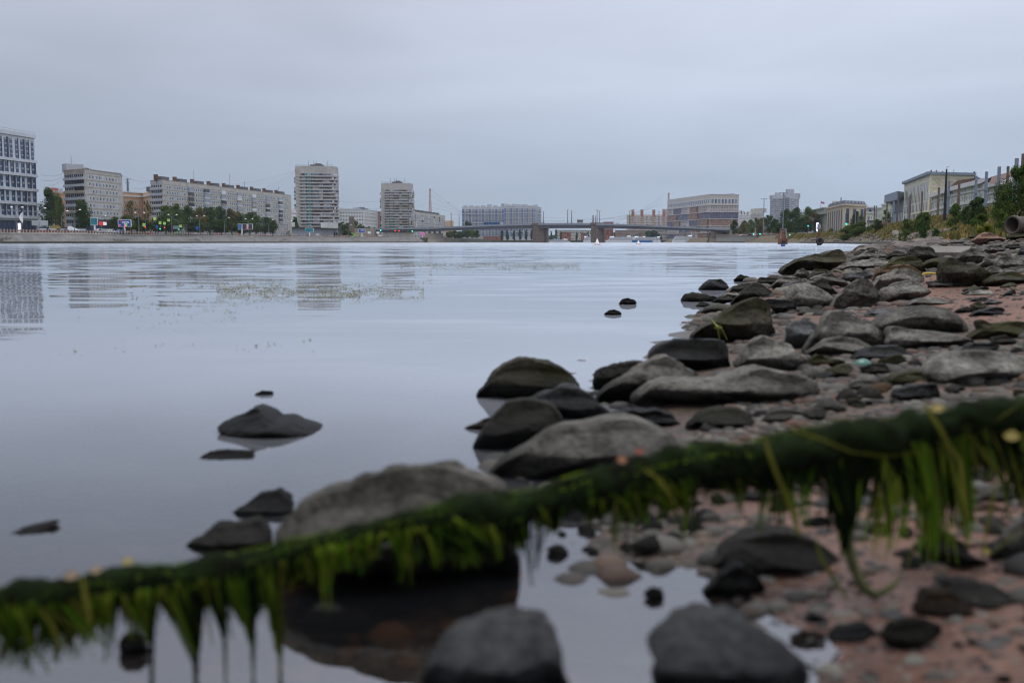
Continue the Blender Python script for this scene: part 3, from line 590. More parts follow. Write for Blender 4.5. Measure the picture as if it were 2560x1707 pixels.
('H', [[770,1310],[800,1250],[880,1240],[950,1290],[940,1380],[850,1400],[780,1380]], 'k', "small black hump in the water between the hanging algae strands", {}),
('F', [[170,1380],[300,1200],[500,1140],[900,1100],[1100,1130],[1200,1240],[1220,1600],[200,1600]], 'u', "blurred blocky grey stone at the bottom edge left of the puddle", dict(cuts=5, Yo=1.12, shear=1.0, rough=.1)),
('E', [[-220,1150],[0,1050],[200,1020],[480,1030],[600,1120],[800,1200],[860,1300],[800,1500],[-100,1500]], 'u', "blurred blue-grey boulder at the bottom edge right of the puddle", dict(cuts=5, Yo=1.14, shear=1.0, rough=.1)),
('F', [[1780,840],[1850,790],[1930,800],[1940,860],[1880,890]], 'k', "small black stone sitting in the sky-reflecting puddle", {}),
('G', [[890,1440],[1000,1380],[1200,1400],[1400,1430],[1250,1460],[1000,1470]], 'g', "flat stone awash in the dark water under the massive boulder", dict(shear=.8)),
('E', [[190,600],[300,480],[450,400],[650,360],[800,370],[950,430],[1080,520],[1140,620],[950,650],[700,670],[500,700],[300,700]], 'g', "wide blurred dark grey dome below the log, right of the puddle", dict(cuts=2, rough=.03)),
('E', [[170,770],[260,650],[400,580],[520,640],[600,740],[450,830],[300,830],[200,820]], 'k', "black blurred stone in front of the wide dark grey dome", {}),
('E', [[820,990],[900,920],[1050,960],[1100,990],[980,1020]], 'k', "small black flat stone on the near sand", {}),
('E', [[750,1080],[850,1050],[1000,1060],[980,1130],[850,1150]], 'b', "small tan stone under the small black flat one on the near sand", {}),
('E', [[1000,1100],[1100,1020],[1300,1000],[1380,1070],[1300,1140],[1100,1150]], 'u', "blue-grey blurred stone on the near sand beside a greenish one", {}),
('E', [[1380,1060],[1450,990],[1650,960],[1800,1000],[1780,1060],[1600,1130],[1550,1210],[1450,1150]], 'y', "greenish grey blurred stone on the near sand", {}),
('E', [[1600,900],[1700,760],[1850,770],[1960,860],[2060,950],[1900,990],[1700,950]], 'b', "olive-brown blurred stone on the sand near the bottom right", {}),
('E', [[1760,720],[2000,730],[2250,770],[2320,880],[2200,930],[2050,900],[1900,800]], 'g', "grey blurred slab leaning against the olive-brown stone at bottom right", dict(shear=.8)),
('E', [[1670,450],[1700,300],[1830,340],[1950,440],[1960,520],[2100,560],[2200,620],[2180,670],[1900,670],[1750,600],[1700,520]], 'd', "dark blurred stepped rock below the hanging algae on the right", {}),
('E', [[1480,630],[1560,550],[1690,530],[1660,590],[1540,640]], 'u', "small wet blue-grey stone left of the dark stepped rock", {}),
('E', [[2130,520],[2200,400],[2372,240],[2372,600],[2200,570]], 'p', "pale blurred rounded boulder at the right edge under the log", {}),
('E', [[1280,340],[1370,290],[1450,310],[1470,360],[1400,400],[1300,390]], 'u', "small blue-grey oval stone seen through the hanging algae", {}),
('E', [[840,290],[950,250],[1020,260],[1020,340],[880,345]], 'k', "black flat stone behind the vertical root, under the log", {}),
('E', [[600,200],[680,150],[750,180],[760,230],[650,240]], 'u', "small grey-blue stone left of the green grass blades under the log", {}),
('E', [[2000,150],[2080,90],[2170,50],[2250,40],[2330,120],[2300,170],[2130,170]], 'g', "grey angular stone near the right edge with a rosy stone beneath", {}),
('E', [[1980,200],[2130,170],[2260,210],[2300,250],[2100,250]], 'r', "rosy pink flat stone near the right edge below a grey angular one", {}),
('J', [[1750,380],[1850,310],[1950,280],[2050,330],[2150,390],[2000,430],[1850,430]], 'r', "large reddish bank rock below the concrete pipe", dict(rough=.1)),
('J', [[2030,290],[2080,245],[2160,245],[2170,310],[2080,330]], 'd', "dark rock touching the left rim of the concrete pipe", dict(rough=.1)),
('J', [[2150,350],[2200,310],[2372,300],[2372,360],[2200,380]], 'm', "mossy flat ledge rock right under the concrete pipe", dict(rough=.1)),
('J', [[2120,470],[2180,430],[2300,420],[2310,480],[2200,510]], 'd', "blackish knobbly rock at the right edge below the mossy ledge", dict(rough=.12)),
('J', [[1860,500],[1950,440],[2100,430],[2150,490],[2050,540],[1930,550]], 'g', "rough layered grey outcrop left of the blackish knobbly rock", dict(rough=.13)),
('J', [[2280,560],[2300,490],[2372,440],[2372,580]], 'u', "smooth slate boulder at the right edge below the bank rubble", {}),
('J', [[1480,395],[1560,370],[1700,380],[1740,410],[1600,425],[1500,420]], 'g', "low broken rock at the foot of the yellow shrub", dict(rough=.1)),
('J', [[1700,350],[1740,320],[1800,320],[1830,345],[1760,365]], 'm', "small dark rock behind the large reddish bank rock", {}),
('J', [[710,480],[760,450],[840,445],[860,465],[800,485]], 'm', "low mossy rock awash in the river before the far gravel spit", {}),
('J', [[865,480],[900,460],[950,462],[960,490],[900,500]], 'g', "small grey rock at the tip of the spit beside the low mossy awash one", {}),
]
for it in ROCKS: rock(it[0], it[1], it[2], it[3], **it[4])
# concrete slab lying on the shore
a = hit(*cp('A', 1700, 235)); Ys = a.y
p0 = at(*cp('A', 1360, 126), Ys + 2.2); p1 = at(*cp('A', 1885, 126), Ys + 2.2); f0 = at(*cp('A', 1540, 183), Ys); f1 = at(*cp('A', 1830, 183), Ys)
r = empty('concrete_slab', (f0.x, Ys, a.z - .1), "long straight-edged concrete slab lying on the shore between a blackish and a pale boulder", 'concrete slab')
mb = MB(); th_ = .28
mb.poly([f0, f1, p1, p0]); mb.poly([f0, f0 - Vector((0, -.05, th_)), f1 - Vector((0, -.05, th_)), f1]); mb.poly([f1, f1 - Vector((0, 0, th_)), p1 - Vector((0, 0, th_)), p1]); mb.poly([p0, p0 - Vector((0, 0, th_)), f0 - Vector((0, 0, th_)), f0]); mb.poly([p0, p1, p1 - Vector((0, 0, th_)), p0 - Vector((0, 0, th_))])
mb.build('slab', mat("old_concrete", (.10, .09, .075), .9, (.19, .175, .15), 3, bump=.02, bscale=9), r)

# filler stones: convex prototypes, copied
protos = []
def proto_stone(k, mk, flat):
    rs = random.Random(k + 100); import bmesh
    bm = bmesh.new(); bmesh.ops.create_icosphere(bm, subdivisions=3, radius=1)
    pl = [(Vector((rs.uniform(-1, 1), rs.uniform(-1, 1), rs.uniform(-1, 1))).normalized(), rs.uniform(.45, .8)) for _ in range(9)]
    for v in bm.verts:
        q = v.co.copy()
        for n, c in pl:
            d = q.dot(n) - c
            if d > 0: q -= n * d * .92
        q += q.normalized() * .07 * noise.noise(q * 2.4 + Vector((k * 3, 0, 0)))
        v.co = Vector((q.x, q.y * .8, q.z * flat))
    me = bpy.data.meshes.new('stone'); bm.to_mesh(me); bm.free(); me.materials.append(RM[mk]); me.polygons.foreach_set('use_smooth', [True] * len(me.polygons)); return me
for k, (mk, fl) in enumerate([('g', .6), ('d', .5), ('k', .5), ('p', .55), ('u', .5), ('y', .45), ('g', .4), ('b', .5), ('r', .5), ('p', .4), ('m', .6), ('d', .7)]): protos.append((proto_stone(k, mk, fl), mk))
KW = dict(g='grey', d='dark grey', k='black', p='pale', u='blue-grey', y='olive', b='brown', r='rosy', m='mossy')
def inpoly(x, y, P):
    c = False
    for (a, b), (d, e_) in zip(P, P[1:] + P[:1]):
        if (b > y) != (e_ > y) and x < (d - a) * (y - b) / (e_ - b) + a: c = not c
    return c
REG = [  # polygon px, count, size px range, prototypes, words
 ([(1880,900),(2000,880),(2420,930),(2560,960),(2560,1010),(2250,1010),(1900,1080),(1700,1090),(1800,1010)], 70, (36, 105), range(12), 'small %s stone in the gravel just behind the mossy log'),
 ([(1450,1180),(1800,1130),(2100,1130),(2560,1090),(2560,1400),(2200,1400),(1900,1300),(1650,1320),(1500,1290)], 75, (34, 105), range(12), 'blurred small %s stone on the shore in front of the mossy log'),
 ([(1290,1250),(1500,1180),(1850,1180),(1800,1330),(1620,1390),(1350,1395)], 32, (40, 120), (1, 2, 5, 11, 10, 1), 'wet %s stone under the algae above the puddle'),
 ([(1750,1480),(2560,1420),(2560,1707),(1950,1707)], 30, (18, 60), range(12), 'small %s pebble half sunk in the nearest sand'),
 ([(1960,690),(2160,660),(2330,720),(2200,770),(2000,790),(1900,760)], 22, (14, 40), (0, 1, 3, 5, 7), 'small %s stone between the boulders and the patch of sand'),
 ([(2090,640),(2240,618),(2560,612),(2560,650),(2380,640),(2200,650),(2100,660)], 30, (16, 46), (0, 1, 6, 10, 11), '%s stone packed among the boulders of the rear shore'),
 ([(2220,612),(2300,606),(2560,590),(2560,618),(2300,618)], 26, (12, 34), (0, 1, 6, 8, 10), '%s rubble stone at the foot of the overgrown bank'),
 ([(2350,690),(2560,670),(2560,760),(2420,790)], 12, (8, 28), (1, 2, 4, 6), 'little %s stone lying on the bare sand'),
]
cnt = 0
for P, n, (s0, s1), ids, words in REG:
    x0 = min(p[0] for p in P); x1 = max(p[0] for p in P); y0 = min(p[1] for p in P); y1 = max(p[1] for p in P); k = 0
    while k < n:
        x, y = random.uniform(x0, x1), random.uniform(y0, y1)
        if not inpoly(x, y, P): continue
        k += 1; h_ = hit(x, y); s = random.uniform(s0, s1) * (.6 + .4 * random.random()) / F * h_.y / 2
        me, mk = protos[random.choice(list(ids))]
        o = bpy.data.objects.new('stone', me); COL.objects.link(o); o.location = (h_.x, h_.y, h_.z + s * .18); o.scale = (s, s, s)
        o.rotation_euler = (random.uniform(-.3, .3), random.uniform(-.3, .3), random.uniform(0, 6.28))
        tag(o, words % KW[mk], 'stone', (words % KW[mk]).replace('stone', 'stones', 1).replace('pebble', 'pebbles', 1))
# gravel (stuff)
mb = MB(); m_grav = mat("gravel_mix", (.1, .1, .1), .75, island=[(.012, .012, .011), (.045, .042, .036), (.085, .08, .068), (.075, .045, .03), (.03, .03, .033), (.11, .10, .083), (.022, .021, .018), (.07, .035, .022)], scale=3)
def pebble(mb, c, s, rs):
    k = len(mb.v); rz = rs.uniform(0, 6.28); fl = rs.uniform(.35, .7); n = 8; q1, q2, q3 = rs.uniform(0, 6), rs.uniform(.5, .9), rs.uniform(.1, .3)
    rows = [[c + Vector((0, 0, s * fl))]]
    ring = lambda r, z: [c + Vector((math.cos(rz + j * .785) * r * s * (1 + q3 * math.sin(j * 2.1 + q1)), math.sin(rz + j * .785) * r * s * q2 * (1 + q3 * math.sin(j * 2.6 + q1)), z * s * fl)) for j in range(n)]
    mb.grid([ring(.45, .95), ring(.9, .45), ring(1, -.1), ring(.7, -.7)], True, 0, True)
for P, n, (s0, s1) in (([(1880,880),(2560,900),(2560,1060),(1700,1110),(1800,1010)], 4200, (7, 30)), ([(1380,1180),(1700,1100),(2560,1060),(2560,1707),(1900,1707),(1700,1500),(1450,1330)], 3000, (5, 24)), ([(1450,1200),(1700,1110),(2560,1060),(2560,1707),(2000,1707),(1750,1430),(1500,1320)], 330, (26, 60)), ([(1900,900),(2560,900),(2560,1020),(1750,1100),(1850,1000)], 260, (20, 50)), ([(1690,810),(1880,700),(2130,670),(2230,720),(2330,860),(2560,860),(2560,920),(1900,920),(1800,860)], 1100, (8, 36)), ([(2050,650),(2230,625),(2560,615),(2560,690),(2300,690),(2150,680)], 900, (7, 26)),
                       ([(1900,740),(2160,650),(2560,680),(2560,800),(2100,820)], 1400, (4, 13)), ([(2100,640),(2230,612),(2560,596),(2560,650),(2200,660)], 1600, (5, 16)), ([(700,1480),(1250,1420),(1750,1380),(1750,1707),(750,1707)], 700, (5, 18))):
    x0 = min(p[0] for p in P); x1 = max(p[0] for p in P); y0 = min(p[1] for p in P); y1 = max(p[1] for p in P); k = 0
    while k < n:
        x, y = random.uniform(x0, x1), random.uniform(y0, y1)
        if not inpoly(x, y, P): continue
        if noise.noise(Vector((x * .012, y * .02, 3))) < -.12 and random.random() < .8: k += 1; continue
        k += 1; h_ = hit(x, y, False); pebble(mb, h_, random.uniform(s0, s1) / F * h_.y / 2 * 1.3, random)
for i in range(6000):
    y = 1.0 * 32 ** random.random(); x = lerp(XS, y) + .25 + 9 * random.random() ** 1.6; x0 = XX(2560, y, 1000)
    if x > x0: pebble(mb, Vector((x, y, hgt(x, y))), random.uniform(.008, .05) * (1 + y / 12), random)
tag(mb.build('gravel', m_grav, smooth=True), "mixed gravel and pebbles lying between the boulders of the shore", 'gravel', kind='stuff')
# underwater pebbles near the camera, seen through the shallows
mb = MB()
for i in range(1500):
    x = random.uniform(-2.6, .4); y = random.uniform(1.0, 5.5); pebble(mb, Vector((x, y, hgt(x, y))), random.uniform(.008, .05), random)
tag(mb.build('submerged_pebbles', m_grav, smooth=True), "pebbles on the river bed seen dimly through the shallow water", 'pebbles', kind='stuff')

mb = MB()
for i in range(700):
    x = random.uniform(-.62, .45); y = random.uniform(.95, 2.3); s_ = random.uniform(.012, .05)
    if hgt(x, y) + s_ * .7 < -.006: pebble(mb, Vector((x, y, hgt(x, y) - .004)), s_, random)
tag(mb.build('submerged_stones', mat("rusty_stones", (.1, .05, .02), .8, island=[(.05, .022, .010), (.13, .055, .022), (.035, .03, .02), (.19, .075, .028), (.02, .018, .014), (.07, .04, .02)], scale=6), smooth=True), "rust-brown stones on the bed under the dark shallow water below the log", 'stones', kind='stuff')
# green glass shard, bottle, can, floats
m_gg = mat("green_glass", (.03, .13, .10), .15, spec=.6)
c = hit(*cp('A', 915, 1195)); s = 24 / F * c.y
mb = MB(); mb.grid([[(c.x + s * math.cos(a_) * math.cos(e_), c.y + s * .7 * math.sin(a_) * math.cos(e_), c.z + s * .8 * math.sin(e_)) for a_ in [i * .262 for i in range(24)]] for e_ in (0, .35, .7, 1.1, 1.45)], True, 0, True)
tag(mb.build('glass_shard', m_gg, smooth=True), "curved teal-green glass shard lying among the stones", 'glass shard')
# yellow curved stalk between boulders, grass blades on the pyramid
m_yel = mat("yellow_stalk", (.42, .30, .04), .7); m_gb = mat("fresh_blade", (.10, .14, .03), .6, island=[(.06, .11, .02), (.16, .16, .04), (.09, .15, .03)])
pts = [cp('J', 1155, 790), cp('J', 1175, 772), cp('J', 1230, 766), cp('J', 1290, 768), cp('J', 1330, 778)]; Y = hit(*cp('A', 1300, 480)).y + .3
mb = MB(); mb.tube([at(*p_, Y) for p_ in pts], .012, 6); tag(mb.build('reed_stalk', m_yel), "thin yellow reed stalk arching between two grey boulders", 'reed')
Y = hit(*cp('B', 1300, 770)).y
mb = MB()
for (a_, b2) in (((1150, 590), (1275, 745)), ((1160, 640), (1225, 700)), ((1140, 570), (1210, 740)), ((1180, 600), (1240, 660))):
    A_, B2 = at(*cp('B', *a_), Y - .05), at(*cp('B', *b2), Y - .05); mb.tube([A_, (A_ + B2) / 2 + Vector((0, -.03, .02)), B2], [.004, .006, .003], 5)
tag(mb.build('grass_blades', m_gb), "few green grass blades draped on the left slope of the mossy pyramid boulder", 'grass', kind='stuff')
# ------------------------------------------------------------------ mossy log with hanging algae
LOG = [(-90,1508,38),(0,1498,38),(135,1482,42),(310,1458,52),(484,1438,46),(600,1415,44),(694,1388,42),(782,1362,31),(936,1326,28),(1050,1298,34),(1150,1282,44),(1242,1275,47),(1392,1240,44),(1477,1212,46),(1603,1190,50),(1673,1170,52),(1785,1147,54),(1865,1150,54),(1961,1125,55),(2091,1096,58),(2220,1088,52),(2317,1065,50),(2414,1050,47),(2560,1030,50),(2680,1012,52),(2900,1000,48),(3200,1040,44),(3500,1120,36)]
def logY(px): return 1.22 + .45 * (px + 90) / 2770
def fol(name, cols, tr=.35, rough=.7, scale=6):
    m = mat(name, cols[0], rough, island=cols, scale=scale, spec=.08); t = m.node_tree; b = t.nodes['Principled BSDF']
    tl = t.nodes.new("ShaderNodeBsdfTranslucent"); mx = t.nodes.new("ShaderNodeMixShader"); mx.inputs[0].default_value = tr
    src = b.inputs['Base Color'].links[0].from_socket; t.links.new(src, tl.inputs[0]); t.links.new(b.outputs[0], mx.inputs[1]); t.links.new(tl.outputs[0], mx.inputs[2])
    t.links.new(mx.outputs[0], t.nodes['Material Output'].inputs[0]); return m
m_log = mat("algae_bark", (.002, .003, .001), .9, (.009, .018, .004), 18, bump=.012, bscale=40, spec=.08)
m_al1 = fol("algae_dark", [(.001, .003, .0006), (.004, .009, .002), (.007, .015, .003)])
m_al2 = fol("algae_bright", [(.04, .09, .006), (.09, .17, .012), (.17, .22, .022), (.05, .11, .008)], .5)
m_al3 = fol("algae_yellow", [(.09, .10, .015), (.15, .14, .025), (.06, .09, .012)], .4)
lp = []
for (a, b) in zip(LOG, LOG[1:]):
    for i in range(8):
        u = i / 8; px, py, r = [a[k] + (b[k] - a[k]) * u for k in range(3)]; Y = logY(px)
        lp.append((at(px, py, Y) + Vector((0, .01 * noise.noise(Vector((px * .01, 0, 0))), 0)), r / F * Y * .84 * (1 + .16 * noise.noise(Vector((px * .013, 5, 0))))))
root = empty('mossy_log', tuple(lp[len(lp) // 2][0]), "thin log wrapped in dark green algae running blurred across the whole foreground", 'log')
rows = []
for i, (p, r) in enumerate(lp):
    t_ = (lp[min(i + 1, len(lp) - 1)][0] - lp[max(i - 1, 0)][0]).normalized(); u = t_.cross(Vector((0, 0, 1))).normalized(); v = u.cross(t_).normalized()
    row = []
    for j in range(20):
        a_ = j * math.pi / 10; d_ = u * math.cos(a_) + v * math.sin(a_); q = p + d_ * r; q += d_ * r * (.5 * noise.noise(q * 17) + .35 * noise.noise(q * 45) + .2 * noise.noise(q * 90))
        row.append(q)
    rows.append(row)
mb = MB(); mb.grid(rows, True, 0, True); mb.build('trunk', m_log, root, smooth=True)
def blade(mb, p, q, w, sag, mi, seg=4, tip=.15, side=None):
    d = q - p; s = side or Vector((1, 0, 0)); rows = []
    for i in range(seg + 1):
        u = i / seg; c = p + d * u + Vector((0, 0, sag * 4 * u * (1 - u))); ww = w * (1 - (1 - tip) * u) * .5
        rows.append([c - s * ww, c + s * ww])
    mb.grid(rows, False, mi)
rs = random.Random(5)
mb = MB()
for k in range(12000):   # short algae fuzz; daylit top painted bright green, shaded sides near-black
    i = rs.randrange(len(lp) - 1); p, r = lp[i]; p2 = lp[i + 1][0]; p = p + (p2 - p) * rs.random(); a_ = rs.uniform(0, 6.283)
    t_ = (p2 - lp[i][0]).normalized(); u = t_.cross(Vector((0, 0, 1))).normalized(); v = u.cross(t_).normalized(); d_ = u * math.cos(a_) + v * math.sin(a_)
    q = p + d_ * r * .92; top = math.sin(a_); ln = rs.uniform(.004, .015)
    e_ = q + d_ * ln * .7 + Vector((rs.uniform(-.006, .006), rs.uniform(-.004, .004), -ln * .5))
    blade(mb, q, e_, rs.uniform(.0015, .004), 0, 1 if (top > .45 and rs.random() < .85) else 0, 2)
mb.build('algae_fuzz_lit_top', [m_al1, m_al2], root)
def logpt(px, below=.8):
    for a, b in zip(LOG, LOG[1:]):
        if a[0] <= px <= b[0]:
            u = (px - a[0]) / (b[0] - a[0]); return a[1] + (b[1] - a[1]) * u + (a[2] + (b[2] - a[2]) * u) * below
    return LOG[-1][1]
# tuft: px0, px1 on the log -> tip px, tip py, tip spread, number, materials weights (dark, bright, yellow), width m
TU = [(-40,140,40,1690,80,120,(1,4,3),.005),(60,260,150,1660,90,120,(2,4,3),.005),(100,300,230,1620,60,70,(2,4,2),.005),
 (290,380,372,1610,10,70,(3,3,.5),.005),(372,384,380,1800,5,22,(1,0,0),.004),(390,500,488,1660,12,130,(3,4,.3),.005),(478,500,490,1800,7,34,(1,.2,0),.005),(500,570,558,1600,10,70,(2,4,.3),.005),(555,566,562,1720,4,14,(1,.3,0),.004),
 (545,640,630,1620,12,90,(2,4,.4),.005),(626,636,632,1750,5,14,(1,.3,0),.004),(640,700,700,1640,14,60,(2,2,1),.004),(690,706,704,1760,6,14,(1,.6,.4),.004),(640,720,668,1530,30,60,(2,1,.5),.005),
 (740,820,800,1430,20,70,(1,5,.5),.005),(800,900,850,1430,30,90,(1,5,.3),.005),(880,960,930,1400,30,70,(1,4,.3),.005),(960,1040,1020,1425,26,80,(1,5,.3),.005),(1030,1110,1080,1420,26,60,(3,3,.2),.006),
 (1060,1300,1180,1400,110,260,(6,1,0),.007),(1120,1200,1170,1425,30,60,(2,4,.2),.005),(1200,1260,1235,1400,20,60,(2,5,.3),.005),(1240,1330,1290,1380,40,90,(5,1,.1),.006),(1330,1420,1385,1340,24,70,(3,4,.3),.005),(1290,1400,1330,1470,12,16,(4,1,0),.004),
 (1420,1540,1490,1310,40,90,(4,2,.2),.006),(1520,1640,1600,1300,40,90,(4,2,.3),.006),(1600,1720,1700,1290,50,90,(4,3,.4),.006),(1560,1600,1580,1300,30,30,(1,5,.5),.005),(1620,1760,1730,1270,30,60,(2,5,.6),.005),
 (1740,1900,1830,1240,80,150,(6,1,.1),.007),(1860,2060,1960,1240,90,200,(7,1,.1),.008),(2040,2200,2110,1330,34,260,(9,1,0),.009),(2080,2160,2115,1400,14,90,(8,1,0),.008),(1960,2060,2000,1340,30,14,(1,4,2),.006),(1930,1960,1995,1330,16,10,(1,5,1),.007),
 (2180,2300,2200,1400,60,70,(2,4,1),.006),(2230,2360,2300,1380,70,110,(2,5,1.2),.006),(2320,2440,2360,1330,60,110,(3,5,1.2),.006),(2340,2420,2420,1370,30,60,(2,5,.5),.006),(2200,2340,2260,1240,70,110,(6,2,.3),.008),(2400,2560,2480,1200,80,150,(5,2,1.2),.008),(2440,2560,2560,1300,60,70,(5,2,1),.008),(2300,2420,2330,1420,60,40,(1,4,1),.005)]
TU += [(x, x + 40, x + 20 + rs.uniform(-25, 25), logpt(min(max(x, 0), 2600), 1) + rs.uniform(25, 150), rs.uniform(10, 50), 16, (3, 4, 1.2), rs.uniform(.0022, .005)) for x in [rs.uniform(-20, 2560) for _ in range(70)]]
mb = MB()
for x0, x1, tx, ty, spd, n, wts, wd in TU:
    for k in range(n):
        px = rs.uniform(x0, x1); Y = logY(px); py = logpt(px, rs.uniform(.2, .9)); yo = rs.uniform(-.03, .02)
        f_ = rs.uniform(.35, 1.0); ex = tx + rs.gauss(0, spd * .5); ex = px + (ex - px) * min(1, f_ * 1.1); ey = py + (ty - py) * f_
        A_ = at(px, py, Y + yo); B_ = at(ex, ey, Y + yo * .5)
        mi = rs.choices((0, 1, 2), wts)[0]
        C_ = A_ + (B_ - A_) * .45 + Vector(((B_.x - A_.x) * .15 + rs.uniform(-.003, .003), 0, 0))
        s = Vector((1, rs.uniform(-.6, .6), 0)).normalized(); w_ = wd * rs.choice((.5, .9, 1.3, 1.9)) * rs.uniform(.7, 1.2)
        pts = [A_, C_, B_]; rows = []
        for i in range(6):
            u = i / 5; c = A_ * (1 - u) ** 2 + C_ * 2 * u * (1 - u) + B_ * u * u; ww = w_ * (1 - .75 * u) * .5; rows.append([c - s * ww, c + s * ww])
        mb.grid(rows, False, mi)
tag(mb.build('hanging_algae', [m_al1, m_al2, m_al3], root), 'ragged curtain of bright and dark green algae strands hanging down')
# vertical side root with curled tip
Y = logY(2110)
mb = MB(); mb.tube([at(x, y_, Y + .01) for x, y_ in ((2105,1110),(2108,1200),(2112,1290),(2118,1360),(2135,1420),(2160,1470),(2190,1488),(2225,1470),(2250,1445))], [.030,.022,.016,.010,.008,.008,.007,.006,.003], 9)
mb.build('side_root', mat("root_bark", (.02, .03, .008), .9, (.09, .085, .03), 20), root, smooth=True)
# grass and yellow leaves draped on the log
mb = MB()
for pl, wd in (([(1910,1085),(1922,1130),(1940,1180),(1965,1240),(1985,1290),(2000,1340)], .007), ([(2040,1345),(2055,1400),(2080,1440),(2120,1500)], .006), ([(2310,1010),(2350,1070),(2370,1110),(2400,1150),(2410,1230),(2420,1300)], .008),
               ([(1975,1070),(2060,1100),(2130,1130),(2220,1140),(2330,1130),(2400,1110)], .006), ([(2480,1060),(2520,1030),(2580,990)], .008), ([(2478,1070),(2440,1090),(2380,1100)], .007), ([(2455,1390),(2480,1260),(2490,1200)], .007), ([(2460,1400),(2520,1350),(2600,1290)], .010), ([(150,1620),(130,1560),(100,1520)], .006), ([(205,1440),(215,1500),(228,1560)], .008), ([(1960,1075),(1900,1090),(1860,1105)], .007), ([(1610,1170),(1650,1200),(1690,1260)], .005)):
    P_ = [at(x, y_, logY(x) - .045) for x, y_ in pl]
    rows = [[p - Vector((wd * .5 * (1 if 0 < i < len(P_) - 1 else .4), 0, wd * .2)), p + Vector((wd * .5 * (1 if 0 < i < len(P_) - 1 else .4), 0, wd * .2))] for i, p in enumerate(P_)]
    mb.grid(rows)
tag(mb.build('grass_blades', m_al3), "long yellow-green grass blades draped over the mossy log", 'grass', kind='stuff')
def leaf(name, c, px, py, Y, sz, m, label, rz=0, tilt=.5, cat='leaf', grp=None):
    c = at(px, py, Y); sz *= .34; mb = MB(); n = 12; rows = []
    for i in range(7):
        u = i / 6; w_ = math.sin(math.pi * min(1, u * 1.05)) ** .8 * sz * .32 + .0005
        rows.append([Vector(((u - .5) * sz, -w_, sz * .12 * abs(1))), Vector(((u - .5) * sz, 0, sz * .1 * math.sin(u * 3))), Vector(((u - .5) * sz, w_, sz * .12))])
    M_ = Matrix.Rotation(rz, 3, 'Z') @ Matrix.Rotation(tilt, 3, 'X')
    mb.grid([[c + M_ @ p for p in r_] for r_ in rows]); o = mb.build(name, m); return tag(o, label, cat, grp)
m_lr = mat("red_leaf", (.30, .05, .02), .6); m_lt = mat("tan_leaf", (.16, .115, .07), .7); m_ly = mat("yellow_leaf", (.17, .13, .02), .6); m_lo = mat("orange_leaf", (.17, .065, .02), .6)
leaf('fallen_leaf', 0, 1598, 1128, logY(1598), .035, m_lr, "small curled red leaf on top of the log in mid picture", .6, 1.2)
leaf('fallen_leaf', 0, 1555, 1150, logY(1555) - .03, .05, m_lo, "orange-tan leaf lying on the log beside the red one", .1, .9)
leaf('fallen_leaf', 0, 180, 1438, logY(180) - .01, .06, m_lt, "pale tan leaf stuck on the log at far left", .1, .9)
leaf('fallen_leaf', 0, 240, 1425, logY(240) - .01, .05, m_lt, "pinkish tan leaf on the log, right of the pale tan one", .5, .8)
leaf('fallen_leaf', 0, 320, 1404, logY(320), .05, m_ly, "yellow leaf on the log at the left third", .1, .6)
leaf('fallen_leaf', 0, 2345, 1022, logY(2345) - .02, .07, m_ly, "bright yellow leaf on the log near the right edge", -.5, .8)
leaf('fallen_leaf', 0, 2530, 1090, logY(2530) - .06, .08, m_ly, "dull yellow leaf hanging under the log at the right edge", -.4, 1.1)
leaf('fallen_leaf', 0, 2465, 1378, 1.62, .05, m_ly, "yellow leaf on the stones below the log at right", .3, 1.0)
for i, (px, py) in enumerate(((1304,1440),(1640,1487),(2360,1100),(2430,1340),(1810,1360),(2505,1680),(2355,1650),(2250,1535),(2080,1447),(2010,1510))):
    h_ = hit(px, py); leaf('fallen_leaf', 0, px, py - 3, h_.y, .022, m_lo, "tiny orange leaf or brick chip on the near shore", i, .3, grp='orange leaves and chips on the near shore')
# floating weeds on the river
mb = MB(); rs = random.Random(11)
m_fw = mat("floating_weed", (.1, .12, .03), .6, island=[(.06, .075, .025), (.14, .16, .05), (.09, .07, .04), (.24, .23, .09), (.05, .05, .03)], scale=2)
def fl(px, py, s):
    d = ray(px, py)
    if d.z >= -.001: return
    p = Vector((0, 0, EYE)) + d * (EYE / -d.z); s *= p.y / F; a_ = rs.uniform(0, 6.28); c_, s_ = math.cos(a_) * s, math.sin(a_) * s
    zt = s * rs.uniform(.15, .75)
    mb.poly([(p.x - c_, p.y - s_, .003), (p.x + s_ * .7, p.y - c_ * .7, .004 + zt * .4), (p.x + c_, p.y + s_, .003 + zt), (p.x - s_ * .7, p.y + c_ * .7, .004)])
def cloud(x0, x1, y0, y1, n, s0, s1, thr=0, yc=None):
    k = 0
    while k < n:
        x, y = rs.uniform(x0, x1), rs.gauss((y0 + y1) / 2, (y1 - y0) / 3.2); k += 1
        if noise.noise(Vector((x * .02, y * .12, 7))) + .4 * noise.noise(Vector((x * .08, y * .4, 2))) < thr: continue
        fl(x, y, rs.uniform(s0, s1))
cloud(540, 900, 712, 752, 9000, .8, 2.3, -.2); cloud(850, 1060, 712, 748, 4500, .8, 2.1, -.15); cloud(440, 640, 708, 720, 600, 1, 3, 0); cloud(300, 620, 740, 800, 1300, 1, 3, .05)
cloud(1000, 1450, 656, 676, 7000, .6, 1.5, -.25); cloud(1450, 1800, 648, 662, 500, .4, 1.0, .1); cloud(820, 1160, 690, 712, 500, .8, 1.8, .05); cloud(880, 1010, 670, 684, 120, .6, 1.4)
cloud(0, 330, 850, 895, 120, .8, 3.0, .1); cloud(380, 800, 848, 880, 150, 1, 3.6, .12); cloud(1500, 1830, 700, 725, 60, 1, 2, .1)
